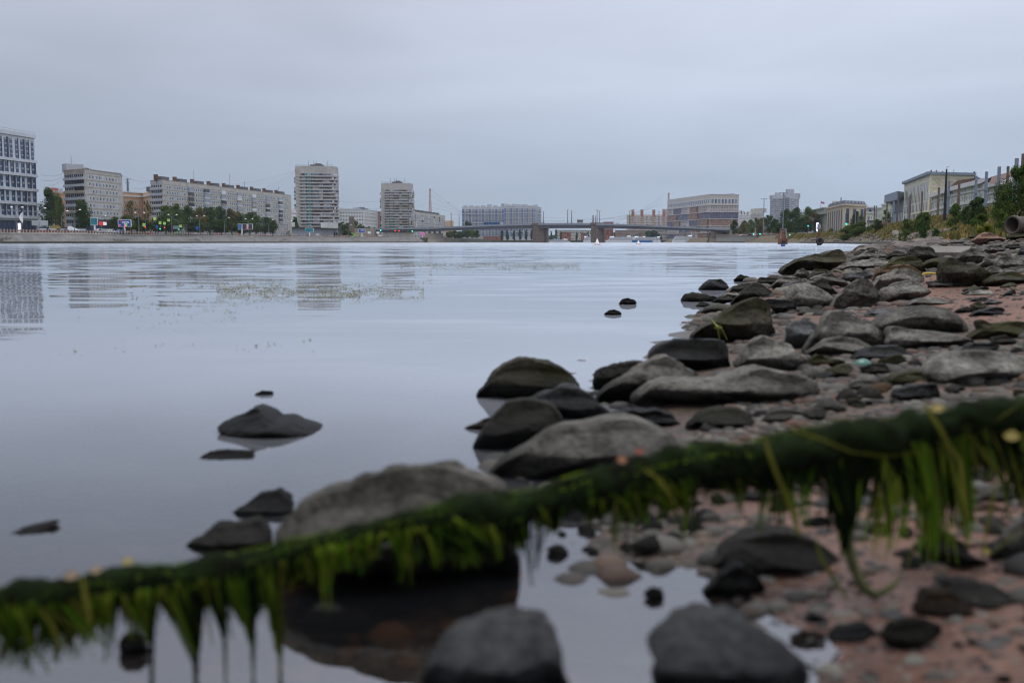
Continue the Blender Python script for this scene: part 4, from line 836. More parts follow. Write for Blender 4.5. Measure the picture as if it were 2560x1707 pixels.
for px, py, s in ((505,716,6),(478,743,7),(640,866,6),(672,865,7),(760,855,6),(775,850,6),(188,881,6),(310,878,6),(870,738,5),(610,873,5)): fl(px, py, s)
tag(mb.build('floating_weed', m_fw), "scattered bits of green and brown weed floating in drifts on the calm river", 'water weed', kind='stuff')
# ------------------------------------------------------------------ building helpers
m_gl = mat("window_glass", (.05, .085, .16), .12, spec=.6); m_gl2 = mat("window_glass_dark", (.018, .024, .035), .12, spec=.6); m_gl3 = mat("window_glass_curtained", (.27, .31, .37), .3)
m_wf = mat("white_frame", (.62, .64, .66), .6); m_df = mat("dark_frame", (.06, .06, .07), .6)
class Bld:
    def __init__(s, label, cat, pts, top, z0=4.6, D=16, m=None, name='apartment_building', group=None, zt=None, py=590, back=None, topidx=0, wallname='wall'):
        s.P = [Vector((XX(px, Y, py), Y)) for px, Y in pts]; s.z0 = z0
        s.zt = zt if zt is not None else at(pts[topidx][0], top, pts[topidx][1]).z
        a, b = s.P[0], s.P[-1]; u = (b - a).normalized(); n = Vector((-u.y, u.x)); s.n = n; s.u = u
        s.poly = list(s.P) + (back or [b * (1 + D / b.length), a * (1 + D / a.length)])
        c = sum((Vector(p) for p in s.poly), Vector((0, 0))) / len(s.poly)
        s.root = empty(name, (c.x, c.y, z0), label, cat, group); s.wins = []; s.m = m
        mb = MB(); mb.prism([(p.x, p.y) for p in s.poly], z0 - 1, s.zt); mb.build(wallname, m, s.root)
        s.cache = {}
    def seg(s, i): return s.P[i], s.P[i + 1]
    def wmesh(s, w_, h_, style):
        k = (round(w_, 2), round(h_, 2), style)
        if k in s.cache: return s.cache[k]
        fr, gm = {'w': (m_wf, m_gl), 'wd': (m_wf, m_gl2), 'wc': (m_wf, m_gl3), 'd': (m_df, m_gl2), 'n': (None, m_gl2), 'nb': (None, m_gl), 'nc': (None, m_gl3)}.get(style[:2].strip('0123456789'), (m_wf, m_gl))
        mb = MB(); fw = min(w_, h_) * .11
        if fr is None: mb.box((0, -.03, 0), (w_, .06, h_), 0, 0); ms = [gm]
        else:
            mb.box((-w_ / 2 + fw / 2, -.06, 0), (fw, .12, h_)); mb.box((w_ / 2 - fw / 2, -.06, 0), (fw, .12, h_)); mb.box((0, -.06, h_ / 2 - fw / 2), (w_ - 2 * fw, .12, fw)); mb.box((0, -.06, -h_ / 2 + fw / 2), (w_ - 2 * fw, .12, fw)); mb.box((w_ * .1, -.055, 0), (fw * .7, .11, h_ - 2 * fw))
            mb.box((0, -.02, 0), (w_ - 2 * fw, .04, h_ - 2 * fw), 0, 1); ms = [fr, gm]
        me = bpy.data.meshes.new('window'); me.from_pydata(mb.v, [], mb.f)
        for q in ms: me.materials.append(q)
        me.polygons.foreach_set('material_index', mb.m); me.update(); s.cache[k] = (me, mb, ms); return s.cache[k]
    def window(s, x, y, z, rz, w_, h_, style): s.wins.append((x, y, z, rz, w_, h_, style))
    def grid(s, A, B, z0, z1, nx, nz, fw=.55, fh=.5, style='w', mix=None, mx=.03, skip=None, out=.0, mz=0):
        d = B - A; Ln = d.length; u = d / Ln; n = Vector((u.y, -u.x)); rz = math.atan2(u.y, u.x)
        cw = Ln * (1 - 2 * mx) / nx; ch = (z1 - z0) / nz
        for j in range(nz):
            for i in range(nx):
                if skip and skip(i, j): continue
                p = A + u * (Ln * mx + cw * (i + .5)) + n * out; st = style
                if mix: st = random.choices([k for k, _ in mix], [v for _, v in mix])[0]
                s.window(p.x, p.y, z0 + ch * (j + .5 - mz), rz, cw * fw, ch * fh, st)
    def band(s, A, B, z, h_, d_=.3, m=None, name='ledge', ext=0):
        u = (B - A).normalized(); n = Vector((u.y, -u.x)); L_ = (B - A).length + 2 * ext; c = (A + B) / 2 + n * (d_ / 2 - .15)
        mb = MB(); mb.box((c.x, c.y, z + h_ / 2), (L_, d_ + .3, h_), math.atan2(u.y, u.x)); return mb.build(name, m or s.m, s.root)
    def panel(s, A, B, u0, u1, z0, z1, m, name='panel', out=.1, thick=.2):
        d = (B - A); L_ = d.length; u = d / L_; n = Vector((u.y, -u.x)); c = A + u * L_ * (u0 + u1) / 2 + n * (out - thick / 2)
        mb = MB(); mb.box((c.x, c.y, (z0 + z1) / 2), (L_ * (u1 - u0), thick, z1 - z0), math.atan2(u.y, u.x)); return mb.build(name, m, s.root)
    def rbox(s, fx, fy, w_, d_, h_, m, name='roof_hut', at_z=None):
        a, b = s.P[0], s.P[-1]; c = a + (b - a) * fx + s.n * fy; z = s.zt if at_z is None else at_z
        mb = MB(); mb.box((c.x, c.y, z + h_ / 2), (w_, d_, h_), math.atan2(s.u.y, s.u.x)); return mb.build(name, m, s.root)
    def parapet(s, m, h_=.8, o=.3, name='roof'):
        c = sum((Vector(p) for p in s.poly), Vector((0, 0))) / len(s.poly); mb = MB()
        pl = [(p.x + (p.x - c.x) / (p - c).length * o, p.y + (p.y - c.y) / (p - c).length * o) for p in s.poly]
        mb.prism(pl, s.zt, s.zt + h_); mb.build(name, m, s.root)
    def done(s, cap=100):
        L0 = wloc(s.root); W_ = sorted(s.wins, key=lambda q: (q[1], -q[4] * q[5]))
        rest = {}
        for i, (x, y, z, rz, w_, h_, st) in enumerate(W_):
            me, mb, ms = s.wmesh(w_, h_, st)
            if i < cap:
                o = bpy.data.objects.new('window', me); COL.objects.link(o); o.parent = s.root; o.location = Vector((x, y, z)) - L0; o.rotation_euler = (0, 0, rz)
            else:
                R_ = rest.setdefault('r', (MB(), []))
                c_, s_ = math.cos(rz), math.sin(rz); k = len(R_[0].v); R_[0].v += [(x + a * c_ - b * s_, y + a * s_ + b * c_, z + c) for a, b, c in mb.v]
                for q in ms:
                    if q not in R_[1]: R_[1].append(q)
                R_[0].f += [tuple(k + a for a in f) for f in mb.f]; R_[0].m += [R_[1].index(ms[a]) for a in mb.m]
        for k, (mb, ms) in rest.items(): tag(mb.build('window', ms, s.root), kind='stuff')
def box_thing(name, label, cat, c, d, m, rz=0, group=None, taper=1):
    mb = MB(); mb.box((0, 0, d[2] / 2), d, rz, 0, taper); o = mb.build(name, m); o.location = c; return tag(o, label, cat, group)
def cyl(mb, p, r, h_, n=8, r2=None): mb.tube([Vector(p), Vector(p) + Vector((0, 0, h_))], [r, r2 if r2 is not None else r], n)

c_pan = mat("panel_concrete", (.345, .33, .305), .85, (.485, .465, .43), .25); c_pan2 = mat("panel_concrete_grey", (.33, .32, .305), .85, (.43, .415, .395), .2)
c_wht = mat("white_render", (.50, .51, .51), .8, (.58, .59, .59), .15); c_met = mat("grey_cladding", (.46, .49, .53), .5, (.54, .57, .61), .2); c_dkc = mat("dark_cladding", (.045, .05, .065), .5)
c_blu = mat("blue_grey_balcony", (.30, .32, .37), .7, (.38, .40, .45), .3); c_pch = mat("peach_render", (.46, .31, .21), .85, (.54, .37, .26), .2); c_ora = mat("orange_render", (.42, .22, .12), .85, (.48, .27, .15), .2)
c_rf = mat("roof_felt", (.08, .085, .10), .8, (.12, .125, .14), .5); c_brk = mat("red_brick", (.22, .06, .045), .85, (.32, .10, .075), .4); c_tel = mat("teal_panel", (.13, .33, .35), .6, (.17, .40, .42), .3)
c_yel = mat("cream_render", (.58, .56, .44), .85, (.68, .66, .54), .15); c_sti = mat("stained_cream", (.30, .27, .20), .9, (.55, .52, .42), .6, stretch=(1, 1, 2.2)); c_grn = mat("pale_green_render", (.50, .54, .44), .85, (.57, .61, .50), .2)
c_brf = mat("brown_metal_roof", (.085, .045, .038), .6, (.11, .06, .05), .5); c_gra = mat("red_granite", (.18, .12, .10), .8, (.27, .19, .165), 1.5, bump=.05, bscale=3)
c_dirty = mat("stained_concrete", (.24, .21, .17), .9, (.34, .31, .27), .5)
# ---- left bank buildings
# office with tall window bays
b = Bld("pale grey office block with tall dark window bays at the far left edge", 'office building', [(-70, 462), (97, 510)], 346, zt=at(97, 346, 510).z, m=c_met, name='office_building')
A, B = b.seg(0); H = b.zt
lv = [at(97, y, 510).z for y in (356, 403, 441, 478, 512, 544)]  # band tops
zz = [(at(97, 401, 510).z, at(97, 355, 510).z), (at(97, 436, 510).z, at(97, 408, 510).z), (at(97, 472, 510).z, at(97, 442, 510).z), (at(97, 506, 510).z, at(97, 477, 510).z), (at(97, 540, 510).z, at(97, 512, 510).z)]
for k, (z0, z1) in enumerate(zz):
    n = 12; b.band(A, B, z0 - 1.6, 1.3, .9, c_met, 'ledge', .3)
    for i in range(n):
        u0 = (i + .26 - .035 * (k % 2)) / n; u1 = u0 + .48 / n
        b.panel(A, B, u0, u1, z0, z1, m_gl, 'window', .10, .3); 
        nn = 4 if k == 0 else 2
        for q in range(nn): b.panel(A, B, u0 + .06 / n, u1 - .06 / n, z0 + (z1 - z0) * (q + .62) / nn, z0 + (z1 - z0) * (q + .92) / nn, m_gl3, 'window', .16, .3)
        if (i * 3 + k * 5) % 4 != 1: b.panel(A, B, u1 + .0, u1 + (.09 if (i + k) % 3 else .30) / n, z0 - .5, z1 + .5, c_dkc, 'dark_fin', .25, .5)
b.panel(A, B, 0, .965, 4.6, zz[-1][0] - 2.6, c_dkc, 'ground_floor', .12)
b.grid(A, B, 5.2, zz[-1][0] - 3, 14, 1, .5, .85, 'nb', out=.15)
b.band(A, B, H - .1, 1.8, .8, c_met, 'parapet', .3); mb = MB()
for i in range(14):
    p = A + (B - A) * (i / 13); cyl(mb, (p.x, p.y + .5, H + 1.7), .05, 1.1, 4)
b1 = A; mb.tube([(A.x, A.y + .5, H + 2.8), (B.x, B.y + .5, H + 2.8)], .05, 4); mb.build('roof_railing', m_rail, b.root); b.done()
# trees' orange building
b = Bld("orange house with pinkish roof hut behind trees left of the narrow panel block", 'building', [(138, 620), (172, 640)], 481, m=c_ora, D=14); b.parapet(c_pan, 1, .5)
b.grid(*b.seg(0), 6, b.zt - 1, 4, 5, .35, .5); b.rbox(.35, 3, 5, 4, 3, mat("pink_hut", (.35, .12, .12), .8)); b.rbox(.8, 3, 3, 3, 3, c_blu); b.done()
# nine storey end block
b = Bld("beige stained panel block with balconied narrow end, right of the grey office", 'apartment building', [(167, 512), (217, 500), (307, 535)], 424, topidx=1, m=c_pan, back=[Vector((XX(311, 560), 560)), Vector((XX(190, 545), 545))])
A, B = b.seg(0); C_ = b.P[2]; z1 = b.zt - 1.6; n = 9; fh = (z1 - 5.2) / n
b.band(A, B, z1 + .2, 1.2, .2, c_dirty, 'stained_band')
for k in range(n):
    z = 5.2 + fh * k
    b.band(A, B, z, fh * .38, .9, c_blu if k % 3 else c_dirty, 'balcony', -.2)
    for q, (u0, u1) in enumerate(((.03, .47), (.51, .97))):
        st = random.choice([m_wf, c_blu, m_df]); nn = 5
        b.panel(A, B, u0, u1, z + fh * .38, z + fh * .95, st, 'balcony_glazing', .3, .3)
        for w_ in range(nn): 
            uu = u0 + (u1 - u0) * (w_ + .5) / nn; b.window(*(A + (B - A) * uu + Vector((0, -.42))), z + fh * .66, math.atan2((B - A).y, (B - A).x), (B - A).length * (u1 - u0) / nn * .72, fh * .42, 'n')
b.grid(B, C_, 6.5, z1, 9, 8, .66, .56, mix=[('w', 4), ('wd', 4), ('wc', 1)], mx=.09)
for k in range(9): b.band(B, C_, 6.5 + (z1 - 6.5) / 8 * k, .14, .12, c_dirty, 'seam')
b.parapet(c_dirty, .5, .3); b.rbox(.25, 6, 9, 5, 4.2, c_blu); b.rbox(.42, 6, 5, 4, 2.6, c_rf); b.rbox(.75, 7, 10, 4, 1, c_rf)
mb = MB()
for f_, h_ in ((.26, 9), (.35, 4), (.12, 3), (.6, 3)):
    p = b.P[0] + (b.P[2] - b.P[0]) * f_ + b.n * 8; cyl(mb, (p.x, p.y, b.zt), .09, h_, 4)
mb.build('antenna', m_rail, b.root); b.done()
# shop extension at its foot
b = Bld("dark glazed ground-floor shop under the nine-storey block with a red and white sign", 'shop', [(225, 496), (318, 528)], 548, m=c_dkc, D=8, name='shop'); A, B = b.seg(0)
b.grid(A, B, 5, b.zt - 3, 16, 1, .8, .9, 'nb', mx=.02)
b.panel(A, B, .24, .34, b.zt - 3, b.zt - 1.0, mat("red_sign", (.75, .03, .03), .5, emit=.35), 'sign', .3); b.panel(A, B, .345, .43, b.zt - 2.8, b.zt - 1.2, mat("white_sign", (.8, .8, .8), .5, emit=.5), 'sign', .3); b.done()
# peach five storey
b = Bld("peach five-storey house with white cornice between the two panel blocks", 'building', [(306, 640), (360, 655), (384, 625)], 479, m=c_pch, D=45, zt=at(306, 481, 640).z)
A, B = b.seg(0); C_ = b.P[2]; b.grid(A, B, 6, b.zt - 4, 5, 5, .4, .55, 'w', mx=.08); b.grid(B, C_, 6, b.zt - 4, 3, 5, .35, .55, 'd')
b.band(A, B, b.zt - 2.6, 1.0, .5, c_wht, 'cornice', .3); b.band(B, C_, b.zt - 2.6, 1.0, .5, c_wht, 'cornice', .3); b.parapet(c_wht, .7, 1.0, 'roof'); b.rbox(.8, 5, 6, 4, 3, c_rf); b.done()
# long block
b = Bld("very long nine-storey beige panel block receding along the embankment behind the tree row", 'apartment building', [(381, 625), (411, 615), (726, 815)], 451, topidx=1, m=c_pan, back=[Vector((XX(730, 835), 835)), Vector((XX(395, 650), 650))])
A, B = b.seg(0); C_ = b.P[2]; z1 = b.zt - 2.2; n = 9; fh = (z1 - 5.2) / n
for k in range(n):
    z = 5.2 + fh * k; b.band(A, B, z, fh * .4, .9, c_blu, 'balcony', -.2); b.panel(A, B, .05, .95, z + fh * .4, z + fh * .95, random.choice([m_wf, c_blu, m_df]), 'balcony_glazing', .3, .3)
    for w_ in range(5): b.window(*(A + (B - A) * (.14 + .18 * w_) + Vector((0, -.42))), z + fh * .68, math.atan2((B - A).y, (B - A).x), (B - A).length * .14, fh * .44, 'n')
b.panel(A, B, 0, 1, z1 + .1, b.zt - .1, c_blu, 'end_parapet', .2)
nb = 62; bay = (9, 16, 24, 32, 40, 48, 56)
b.grid(B, C_, 5.6, z1, nb, 9, .72, .58, mix=[('w', 4), ('wd', 4), ('wc', 1)], mx=.02, skip=lambda i, j: i in bay)
for k in range(10): b.band(B, C_, 5.4 + (z1 - 5.6) / 9 * k, .16, .12, c_dirty, 'seam')
rest = MB()
for i in bay:
    for k in range(9):
        z = 5.6 + (z1 - 5.6) / 9 * k; u0 = .02 + .96 * i / nb; mt = random.choice([m_wf, m_wf, m_gl3, m_df, m_gl2, c_blu])
        if k >= 3: b.panel(B, C_, u0 - .002, u0 + .03, z + fh * .32, z + fh * .92, mt, 'balcony_glazing', .9, 1.0); b.panel(B, C_, u0 - .002, u0 + .03, z, z + fh * .32, random.choice([c_wht, c_blu, c_dirty]), 'balcony', 1.0, 1.1)
b.parapet(c_dirty, .5, .3)
for k in range(9):
    u = .05 + k * .115
    p = B + (C_ - B) * u; ang = math.atan2((C_ - B).y, (C_ - B).x); nn = Vector((-math.sin(ang), math.cos(ang)))
    q = p + nn * 6; mb = MB(); mb.box((q.x, q.y, b.zt + 1.4), (9, 5, 2.8), ang); mb.build('roof_hut', c_rf, b.root)
    q = p + nn * 6 - Vector((math.cos(ang), math.sin(ang))) * 7; mb = MB(); mb.box((q.x, q.y, b.zt + 1.9), (2, 2, 3.8), ang); mb.build('chimney', c_brf, b.root)
mb = MB()
for f_, h_ in ((.17, 9), (.43, 10), (.55, 6), (.86, 6)):
    p = B + (C_ - B) * f_; cyl(mb, (p.x + 1, p.y + 6, b.zt), .1, h_, 4)
mb.build('antenna', m_rail, b.root); b.done()
# white building between
b = Bld("small white block glimpsed between the long panel block and the tall tower", 'building', [(727, 900), (742, 905)], 523, m=c_wht, D=12); b.grid(*b.seg(0), 7, b.zt - 2, 3, 6, .6, .45, 'wd'); b.done()
# towers
def tower(label, px0, px1, pr, Y, top, fl, teal, s=1.0):
    z1 = at(px0, top, Y).z; xa, xb, xr = XX(px0, Y), XX(px1, Y + 6), XX(pr, Y + 16)
    P_ = [Vector((xa, Y)), Vector((xb, Y + 3))]
    arc = [Vector((xb + (xr - xb) * math.sin(t_), Y + 3 + 16 * (1 - math.cos(t_)))) for t_ in (.35, .7, 1.05, 1.4)]
    b = Bld(label, 'apartment tower', [(px0, Y)], 0, zt=z1, m=c_pan2, back=[P_[1]] + arc + [Vector((xr - 2, Y + 34)), Vector((xa, Y + 34))], name='apartment_tower')
    b.P = P_; A, B = P_; z0 = 11 * s + 4.6 - 4; fh = (z1 - z0 - fl * 0 - 7 * s) / fl; u = (B - A); Lw = u.length; rz = math.atan2(u.y, u.x)
    outp = [A + u * .12] + [B] + arc
    for k in range(fl):
        z = z0 + fh * k
        rows = []   # curved balcony parapet band
        for (zz_, o_) in ((z, 0), (z + fh * .42, 0)):
            rows.append([(p.x + (1.6 if i > 0 else 0), p.y - 1.6, zz_) for i, p in enumerate(outp)])
        mb = MB(); mb.grid(rows)
        inn = [[(p.x + (1.3 if i > 0 else 0), p.y - 1.3, zz_) for i, p in enumerate(outp)] for zz_ in (z, z + fh * .42)]
        mb.grid(inn); mb.grid([rows[1], inn[1]]); mb.grid([rows[0], [(p.x, p.y + .1, z) for p in outp]])
        mb.build('balcony', c_pan2 if random.random() < .75 else c_dirty, b.root)
        zc = z + fh * .70; hh = fh * .5
        b.window(*(A + u * .155), zc, rz, Lw * .05, hh * .8, 'wd')
        b.panel(A, B, .185, .27, zc - hh / 2, zc + hh / 2, random.choice([m_wf, m_wf, m_gl3, m_df]), 'balcony_glazing', 1.2, 1.2)
        for q in range(3): b.window(*(A + u * (.20 + .027 * q) + Vector((0, -1.3))), zc, rz, Lw * .018, hh * .7, 'n')
        tt = c_tel if (teal(k)) else c_blu
        b.panel(A, B, .29, .46, z + fh * .42, z + fh * .98, tt, 'coloured_panel', .25, .3)
        b.panel(A, B, .29, .46, z + fh * .05, z + fh * .42, c_pan2, 'balcony', 1.75, .3)
        b.window(*(A + u * .315 + Vector((0, -.3))), zc, rz, Lw * .02, hh, 'n'); b.window(*(A + u * .45 + Vector((0, -.3))), zc, rz, Lw * .02, hh, 'n')
        for (u0, u1) in ((.48, .66), (.67, .76), (.77, .97)):
            mt = random.choices([m_wf, m_gl3, m_df, mat("brown_glazing", (.10, .06, .055), .6)], (3, 2, 3, 1))[0]
            b.panel(A, B, u0, u1, zc - hh / 2, zc + hh / 2, mt, 'balcony_glazing', 1.1, 1.2); nn = int((u1 - u0) / .03)
            for q in range(nn): b.window(*(A + u * (u0 + (u1 - u0) * (q + .5) / nn) + Vector((0, -1.12))), zc, rz, Lw * .02, hh * .72, random.choice(['n', 'n', 'nb']))
        for i in range(1, len(outp) - 1):
            p, q = outp[i], outp[i + 1]; m_ = random.choice([m_wf, m_gl3, m_df, c_blu]); mb = MB(); mid = (p + q) / 2
            if random.random() < .8: mb.box((mid.x + 1.0, mid.y - 1.0, zc), ((q - p).length * .9, .8, hh), math.atan2((q - p).y, (q - p).x)); mb.build('balcony_glazing', m_, b.root)
    for k in range(fl + 1): b.band(A, A + u * .12, z0 + fh * k, .15, .1, c_dirty, 'seam')
    # left side balconies
    for k in range(fl - 1):
        if k % 5 != 3: mb = MB(); mb.box((xa - .9, Y + 4, z0 + fh * (k + .5)), (1.8, 3.5, fh * .75)); mb.build('side_balcony', random.choice([c_tel, c_blu, m_df]), b.root)
    mb = MB(); mb.box(((xa + xr) / 2 - 1, Y + 18, z1 + .9), ((xr - xa) * .32, 9, 2.6)); mb.box(((xa + xr) / 2, Y + 18, z1 + 2.6), ((xr - xa) * .16, 6, 1.6)); mb.build('roof_hut', c_rf, b.root)
    mb = MB()
    for i in range(26):
        p = A + u * (i / 25) * 1.05; cyl(mb, (p.x, p.y + .4, z1), .07, 1.4, 4)
    mb.tube([(A.x, A.y + .4, z1 + 1.4), (A.x + u.x * 1.05, A.y + .4, z1 + 1.4)], .06, 4)
    for f_ in (.3, .45, .53, .84): cyl(mb, (A.x + u.x * f_, Y + 14, z1 + 1), .14, 5, 4)
    mb.build('roof_railing', m_rail, b.root)
    b.done(); return b
tower("tall seventeen-storey tower with teal panels and curved balconies, taller of the pair", 741, 832, 846, 960, 415, 17, lambda k: True)
tower("lower curved-balcony tower with grey and teal panels, near the start of the bridge", 954, 1022, 1034, 1090, 458, 16, lambda k: k < 4)
# podiums
b = Bld("low grey shop podium with glass front at the foot of the tall tower", 'shop podium', [(690, 820), (742, 940), (846, 950)], 571, topidx=1, m=c_blu, D=10, name='shop_podium', zt=at(780, 571, 945).z)
A, B, C_ = b.P; b.panel(A, B, .02, .98, 4.7, b.zt - 4, m_gl2, 'glass_front', .1); b.panel(B, C_, .02, .98, 4.7, b.zt - 4, m_gl2, 'glass_front', .1)
for i in range(16): p = B + (C_ - B) * (i / 15); b.window(p.x, p.y - .3, 7, 0, .7, 4.5, 'nc')
b.rbox(.25, 8, 20, 10, 4, c_wht, 'upper_hall'); b.rbox(.88, 2, 26, 6, 5, c_wht, 'upper_hall'); b.done()
b = Bld("white office with rows of dark windows between the two curved towers", 'office building', [(848, 1010), (912, 1030), (945, 1090)], 523, zt=at(848, 523, 1010).z, m=c_wht, D=20, name='office_building')
A, B, C_ = b.P; b.grid(A, B, 7, b.zt - 1.5, 9, 7, .62, .42, 'wd', mx=.03); b.grid(B, C_, 7, b.zt - 1.5, 11, 7, .5, .42, 'wd'); b.parapet(c_met, .6, .4)
b.rbox(.62, 8, 8, 5, 3, m_gl3); b.rbox(.78, 10, 7, 5, 4, c_rf); b.rbox(.92, 12, 7, 5, 3, c_rf); b.done()
b = Bld("dark red brick tower-like house squeezed behind the lower tower", 'building', [(944, 1160), (953, 1165)], 529, m=c_brk, D=12); b.grid(*b.seg(0), 6, b.zt - 2, 2, 8, .6, .5, 'w'); b.done()
b = Bld("second long beige panel block running behind the bridge ramp, right of the lower tower", 'apartment building', [(1030, 1100), (1113, 1290)], 529, m=c_pan, D=14); A, B = b.seg(0)
b.grid(A, B, 6, b.zt - 2, 34, 9, .7, .56, mix=[('w', 4), ('wd', 4), ('wc', 1)], mx=.01, skip=lambda i, j: i % 6 == 3)
for i in (3, 9, 15, 21, 27, 33):
    for k in range(9): b.panel(A, B, (i + .1) / 34, (i + .9) / 34, 6 + (b.zt - 8) / 9 * k, 6 + (b.zt - 8) / 9 * (k + .9), random.choice([m_gl3, m_df, c_wht, c_blu]), 'balcony', .6, .8)
for i in range(8): b.rbox(.06 + i * .115, 6, 12, 5, 3.2, c_rf)
b.parapet(c_dirty, .5, .3); b.done()
b = Bld("low ochre factory roofline seen above the bridge ramp", 'building', [(1113, 1330), (1134, 1330)], 552, m=c_pch, D=20); b.done()
# white-blue complexes
c_bw = mat("pale_tile", (.42, .44, .47), .7, (.48, .50, .53), .2); c_bg = mat("blue_glazing", (.05, .10, .27), .2, (.08, .15, .34), .3)
def complexb(label, pts, tops, cols, fl, tan=None):
    b = Bld(label, 'apartment building', pts, tops, m=c_bw, D=24, z0=3.2); H_ = b.zt
    for i in range(len(b.P) - 1):
        A, B = b.seg(i); n = cols[i]
        for j in range(n):
            u0 = (j + .1) / n
            if j % 2 == 0: b.panel(A, B, u0, u0 + .62 / n, 8, H_ - 3, c_bg, 'glazed_bay', .5, .8)
            else: b.panel(A, B, u0 + .08 / n, u0 + .7 / n, 8, H_ - 3, tan if tan and j % 4 == 1 else mat("grey_bay", (.26, .29, .36), .6), 'window_bay', .2, .4)
        for k in range(fl): b.band(A, B, 8 + (H_ - 11) / fl * k, .45 if k % 3 else 1.1, .7, c_bw, 'floor_band')
        b.grid(A, B, 8, H_ - 3, n * 2, fl, .25, .4, 'n', out=.26, mx=.01, skip=lambda i_, j_: (i_ // 2) % 2 == 0)
    for i in range(7): b.rbox(.08 + .14 * i, 6, 7, 5, random.uniform(2, 5), c_blu)
    b.parapet(c_bw, .8, .4); b.done()
complexb("wide pale apartment complex with blue glazed bays, left half of the pair beyond the bridge", [(1155, 1560), (1262, 1560)], 519, [13], 18)
complexb("taller rounded apartment complex with blue glazing and cream stripes, right half of the pair", [(1260, 1500), (1290, 1500), (1335, 1520), (1353, 1570)], 516, [4, 7, 3], 18, c_pan)
# peach apartment towers right of the bridge centre
b = Bld("far pinkish apartment row with red-topped stair towers left of the patterned block", 'apartment building', [(1566, 1750), (1668, 1750)], 537, m=mat("pinkish_cream", (.46, .40, .36), .8, (.52, .46, .42), .1), D=20, z0=3.2)
A, B = b.seg(0); c_red = mat("red_panel", (.36, .13, .10), .7)
for u0, h_ in ((.12, 9), (.34, 9), (.63, 9), (.88, 8)):
    b.panel(A, B, u0, u0 + .07, 3.3, b.zt + h_, c_pan, 'stair_tower', 1.2, 8); b.panel(A, B, u0 + .005, u0 + .06, b.zt - 3, b.zt + h_ - 3, c_red, 'red_top', 1.4, 1)
    for k in range(14): b.panel(A, B, u0 + .005, u0 + .06, 8 + k * 3.6, 9.4 + k * 3.6, c_red, 'balcony', 1.5, 1.4)
b.grid(A, B, 8, b.zt - 2, 30, 14, .5, .45, mix=[('nb', 3), ('nc', 2), ('n', 1)], mx=.01); b.rbox(.98, 5, 14, 8, 10, c_pan, 'stair_tower'); b.done()
# huge patterned block
c_pb = mat("patterned_beige", (.42, .39, .38), .8, (.48, .45, .44), .1); c_po = mat("patterned_orange", (.32, .20, .15), .8); c_pg = mat("patterned_violet_grey", (.13, .135, .20), .8)
b = Bld("huge apartment block patterned in orange, violet-grey and beige panels", 'apartment building', [(1668, 1400), (1773, 1230), (1845, 1240)], 487, topidx=1, m=c_pb, D=30, z0=3.2)
A, B, C_ = b.P; H_ = b.zt - 4
rowh = (H_ - 3.5) / 6.0
pat = [['g', 'o', 'b', 'o'], ['b', 'g', 'o', 'b'], ['g', 'o', 'b', 'g', 'o'], ['o', 'g', 'o', 'g'], ['b', 'g', 'b', 'o', 'b']]
PC = dict(g=c_pg, o=c_po, b=c_pb)
for r_ in range(5):
    z0 = 3.5 + rowh * r_; z1_ = z0 + rowh; row = pat[r_]; n = len(row); off = (.0, .06, -.05, .03, -.04)[r_]
    for j in range(n):
        u0 = max(0, j / n + off); u1 = min(1, (j + 1) / n + off)
        if j == n - 1: u1 = 1
        if j == 0: u0 = 0
        b.panel(A, B, u0, u1 - .004, z0, z1_, PC[row[j]], 'facade_panel', .3 + .05 * (j % 2), .5)
        if row[j] != 'b' or j % 2: b.panel(A, B, u1 - .045, u1 - .006, z0, z1_, c_pg if row[j] == 'g' else c_brf, 'painted_shadow_strip', .45, .5)  # flat proud strip, its colour standing in for the shade of a recess
        b.grid(A + (B - A) * u0, A + (B - A) * (u1 - .045), z0 + .3, z1_ - .3, max(3, int((u1 - u0) * 34)), 4, .5, .45, out=.4, mx=.02, mix=[('n', 3), ('nb', 2), ('nc', 1)])
    fr_ = ['b', 'o', 'g', 'g', 'b'][r_] if r_ != 3 else 'g'; fr_ = ['b', 'b', 'o', 'g', 'b'][r_]
    b.panel(B, C_, 0.0, 1, z0, z1_, PC[fr_], 'facade_panel', .3, .5); b.grid(B, C_, z0 + .3, z1_ - .3, 17, 4, .5, .45, out=.35, mix=[('n', 3), ('nb', 2), ('nc', 1)])
    b.band(A, B, z1_ - .4, .8, 1.0, c_pb, 'ledge'); b.band(B, C_, z1_ - .4, .8, 1.0, c_pb, 'ledge')
z0 = 3.5 + rowh * 5
b.grid(A, B, z0 + .8, H_ , 24, 1, .78, .8, 'w', out=.1, mx=.01); b.grid(B, C_, z0 + .8, H_, 8, 1, .8, .8, 'w', out=.1, mx=.03)
for f_ in (.2, .3, .42, .5, .62, .7, .78): b.rbox(f_, 14, 9, 6, random.uniform(2, 4.5), c_blu)
b.parapet(c_pb, .8, .4); b.done(100)
for lab, pts, top, m_, zz0 in (("pale far apartment rooftops just right of the huge patterned block", [(1846, 1900), (1875, 1900)], 536, c_wht, 3.2), ("cream far apartment block with uneven roofline behind the right bank trees", [(1872, 1950), (1906, 1900)], 533, c_pan, 3.2)):
    b = Bld(lab, 'apartment building', pts, top, m=m_, D=20, z0=zz0); b.grid(*b.seg(0), 8, b.zt - 2, 12, 16, .5, .45, mix=[('nb', 3), ('nc', 2)])
    for i in range(4): b.rbox(.1 + .27 * i, 5, 8, 6, random.uniform(3, 9), m_)
    b.done(60)
b = Bld("tall grey-blue stepped apartment tower rising behind the right bank trees", 'apartment tower', [(1923, 1150), (1960, 1120), (1995, 1150)], 497, topidx=0, m=mat("grey_blue_tile", (.30, .32, .36), .7, (.36, .38, .42), .1), D=16, name='apartment_tower')
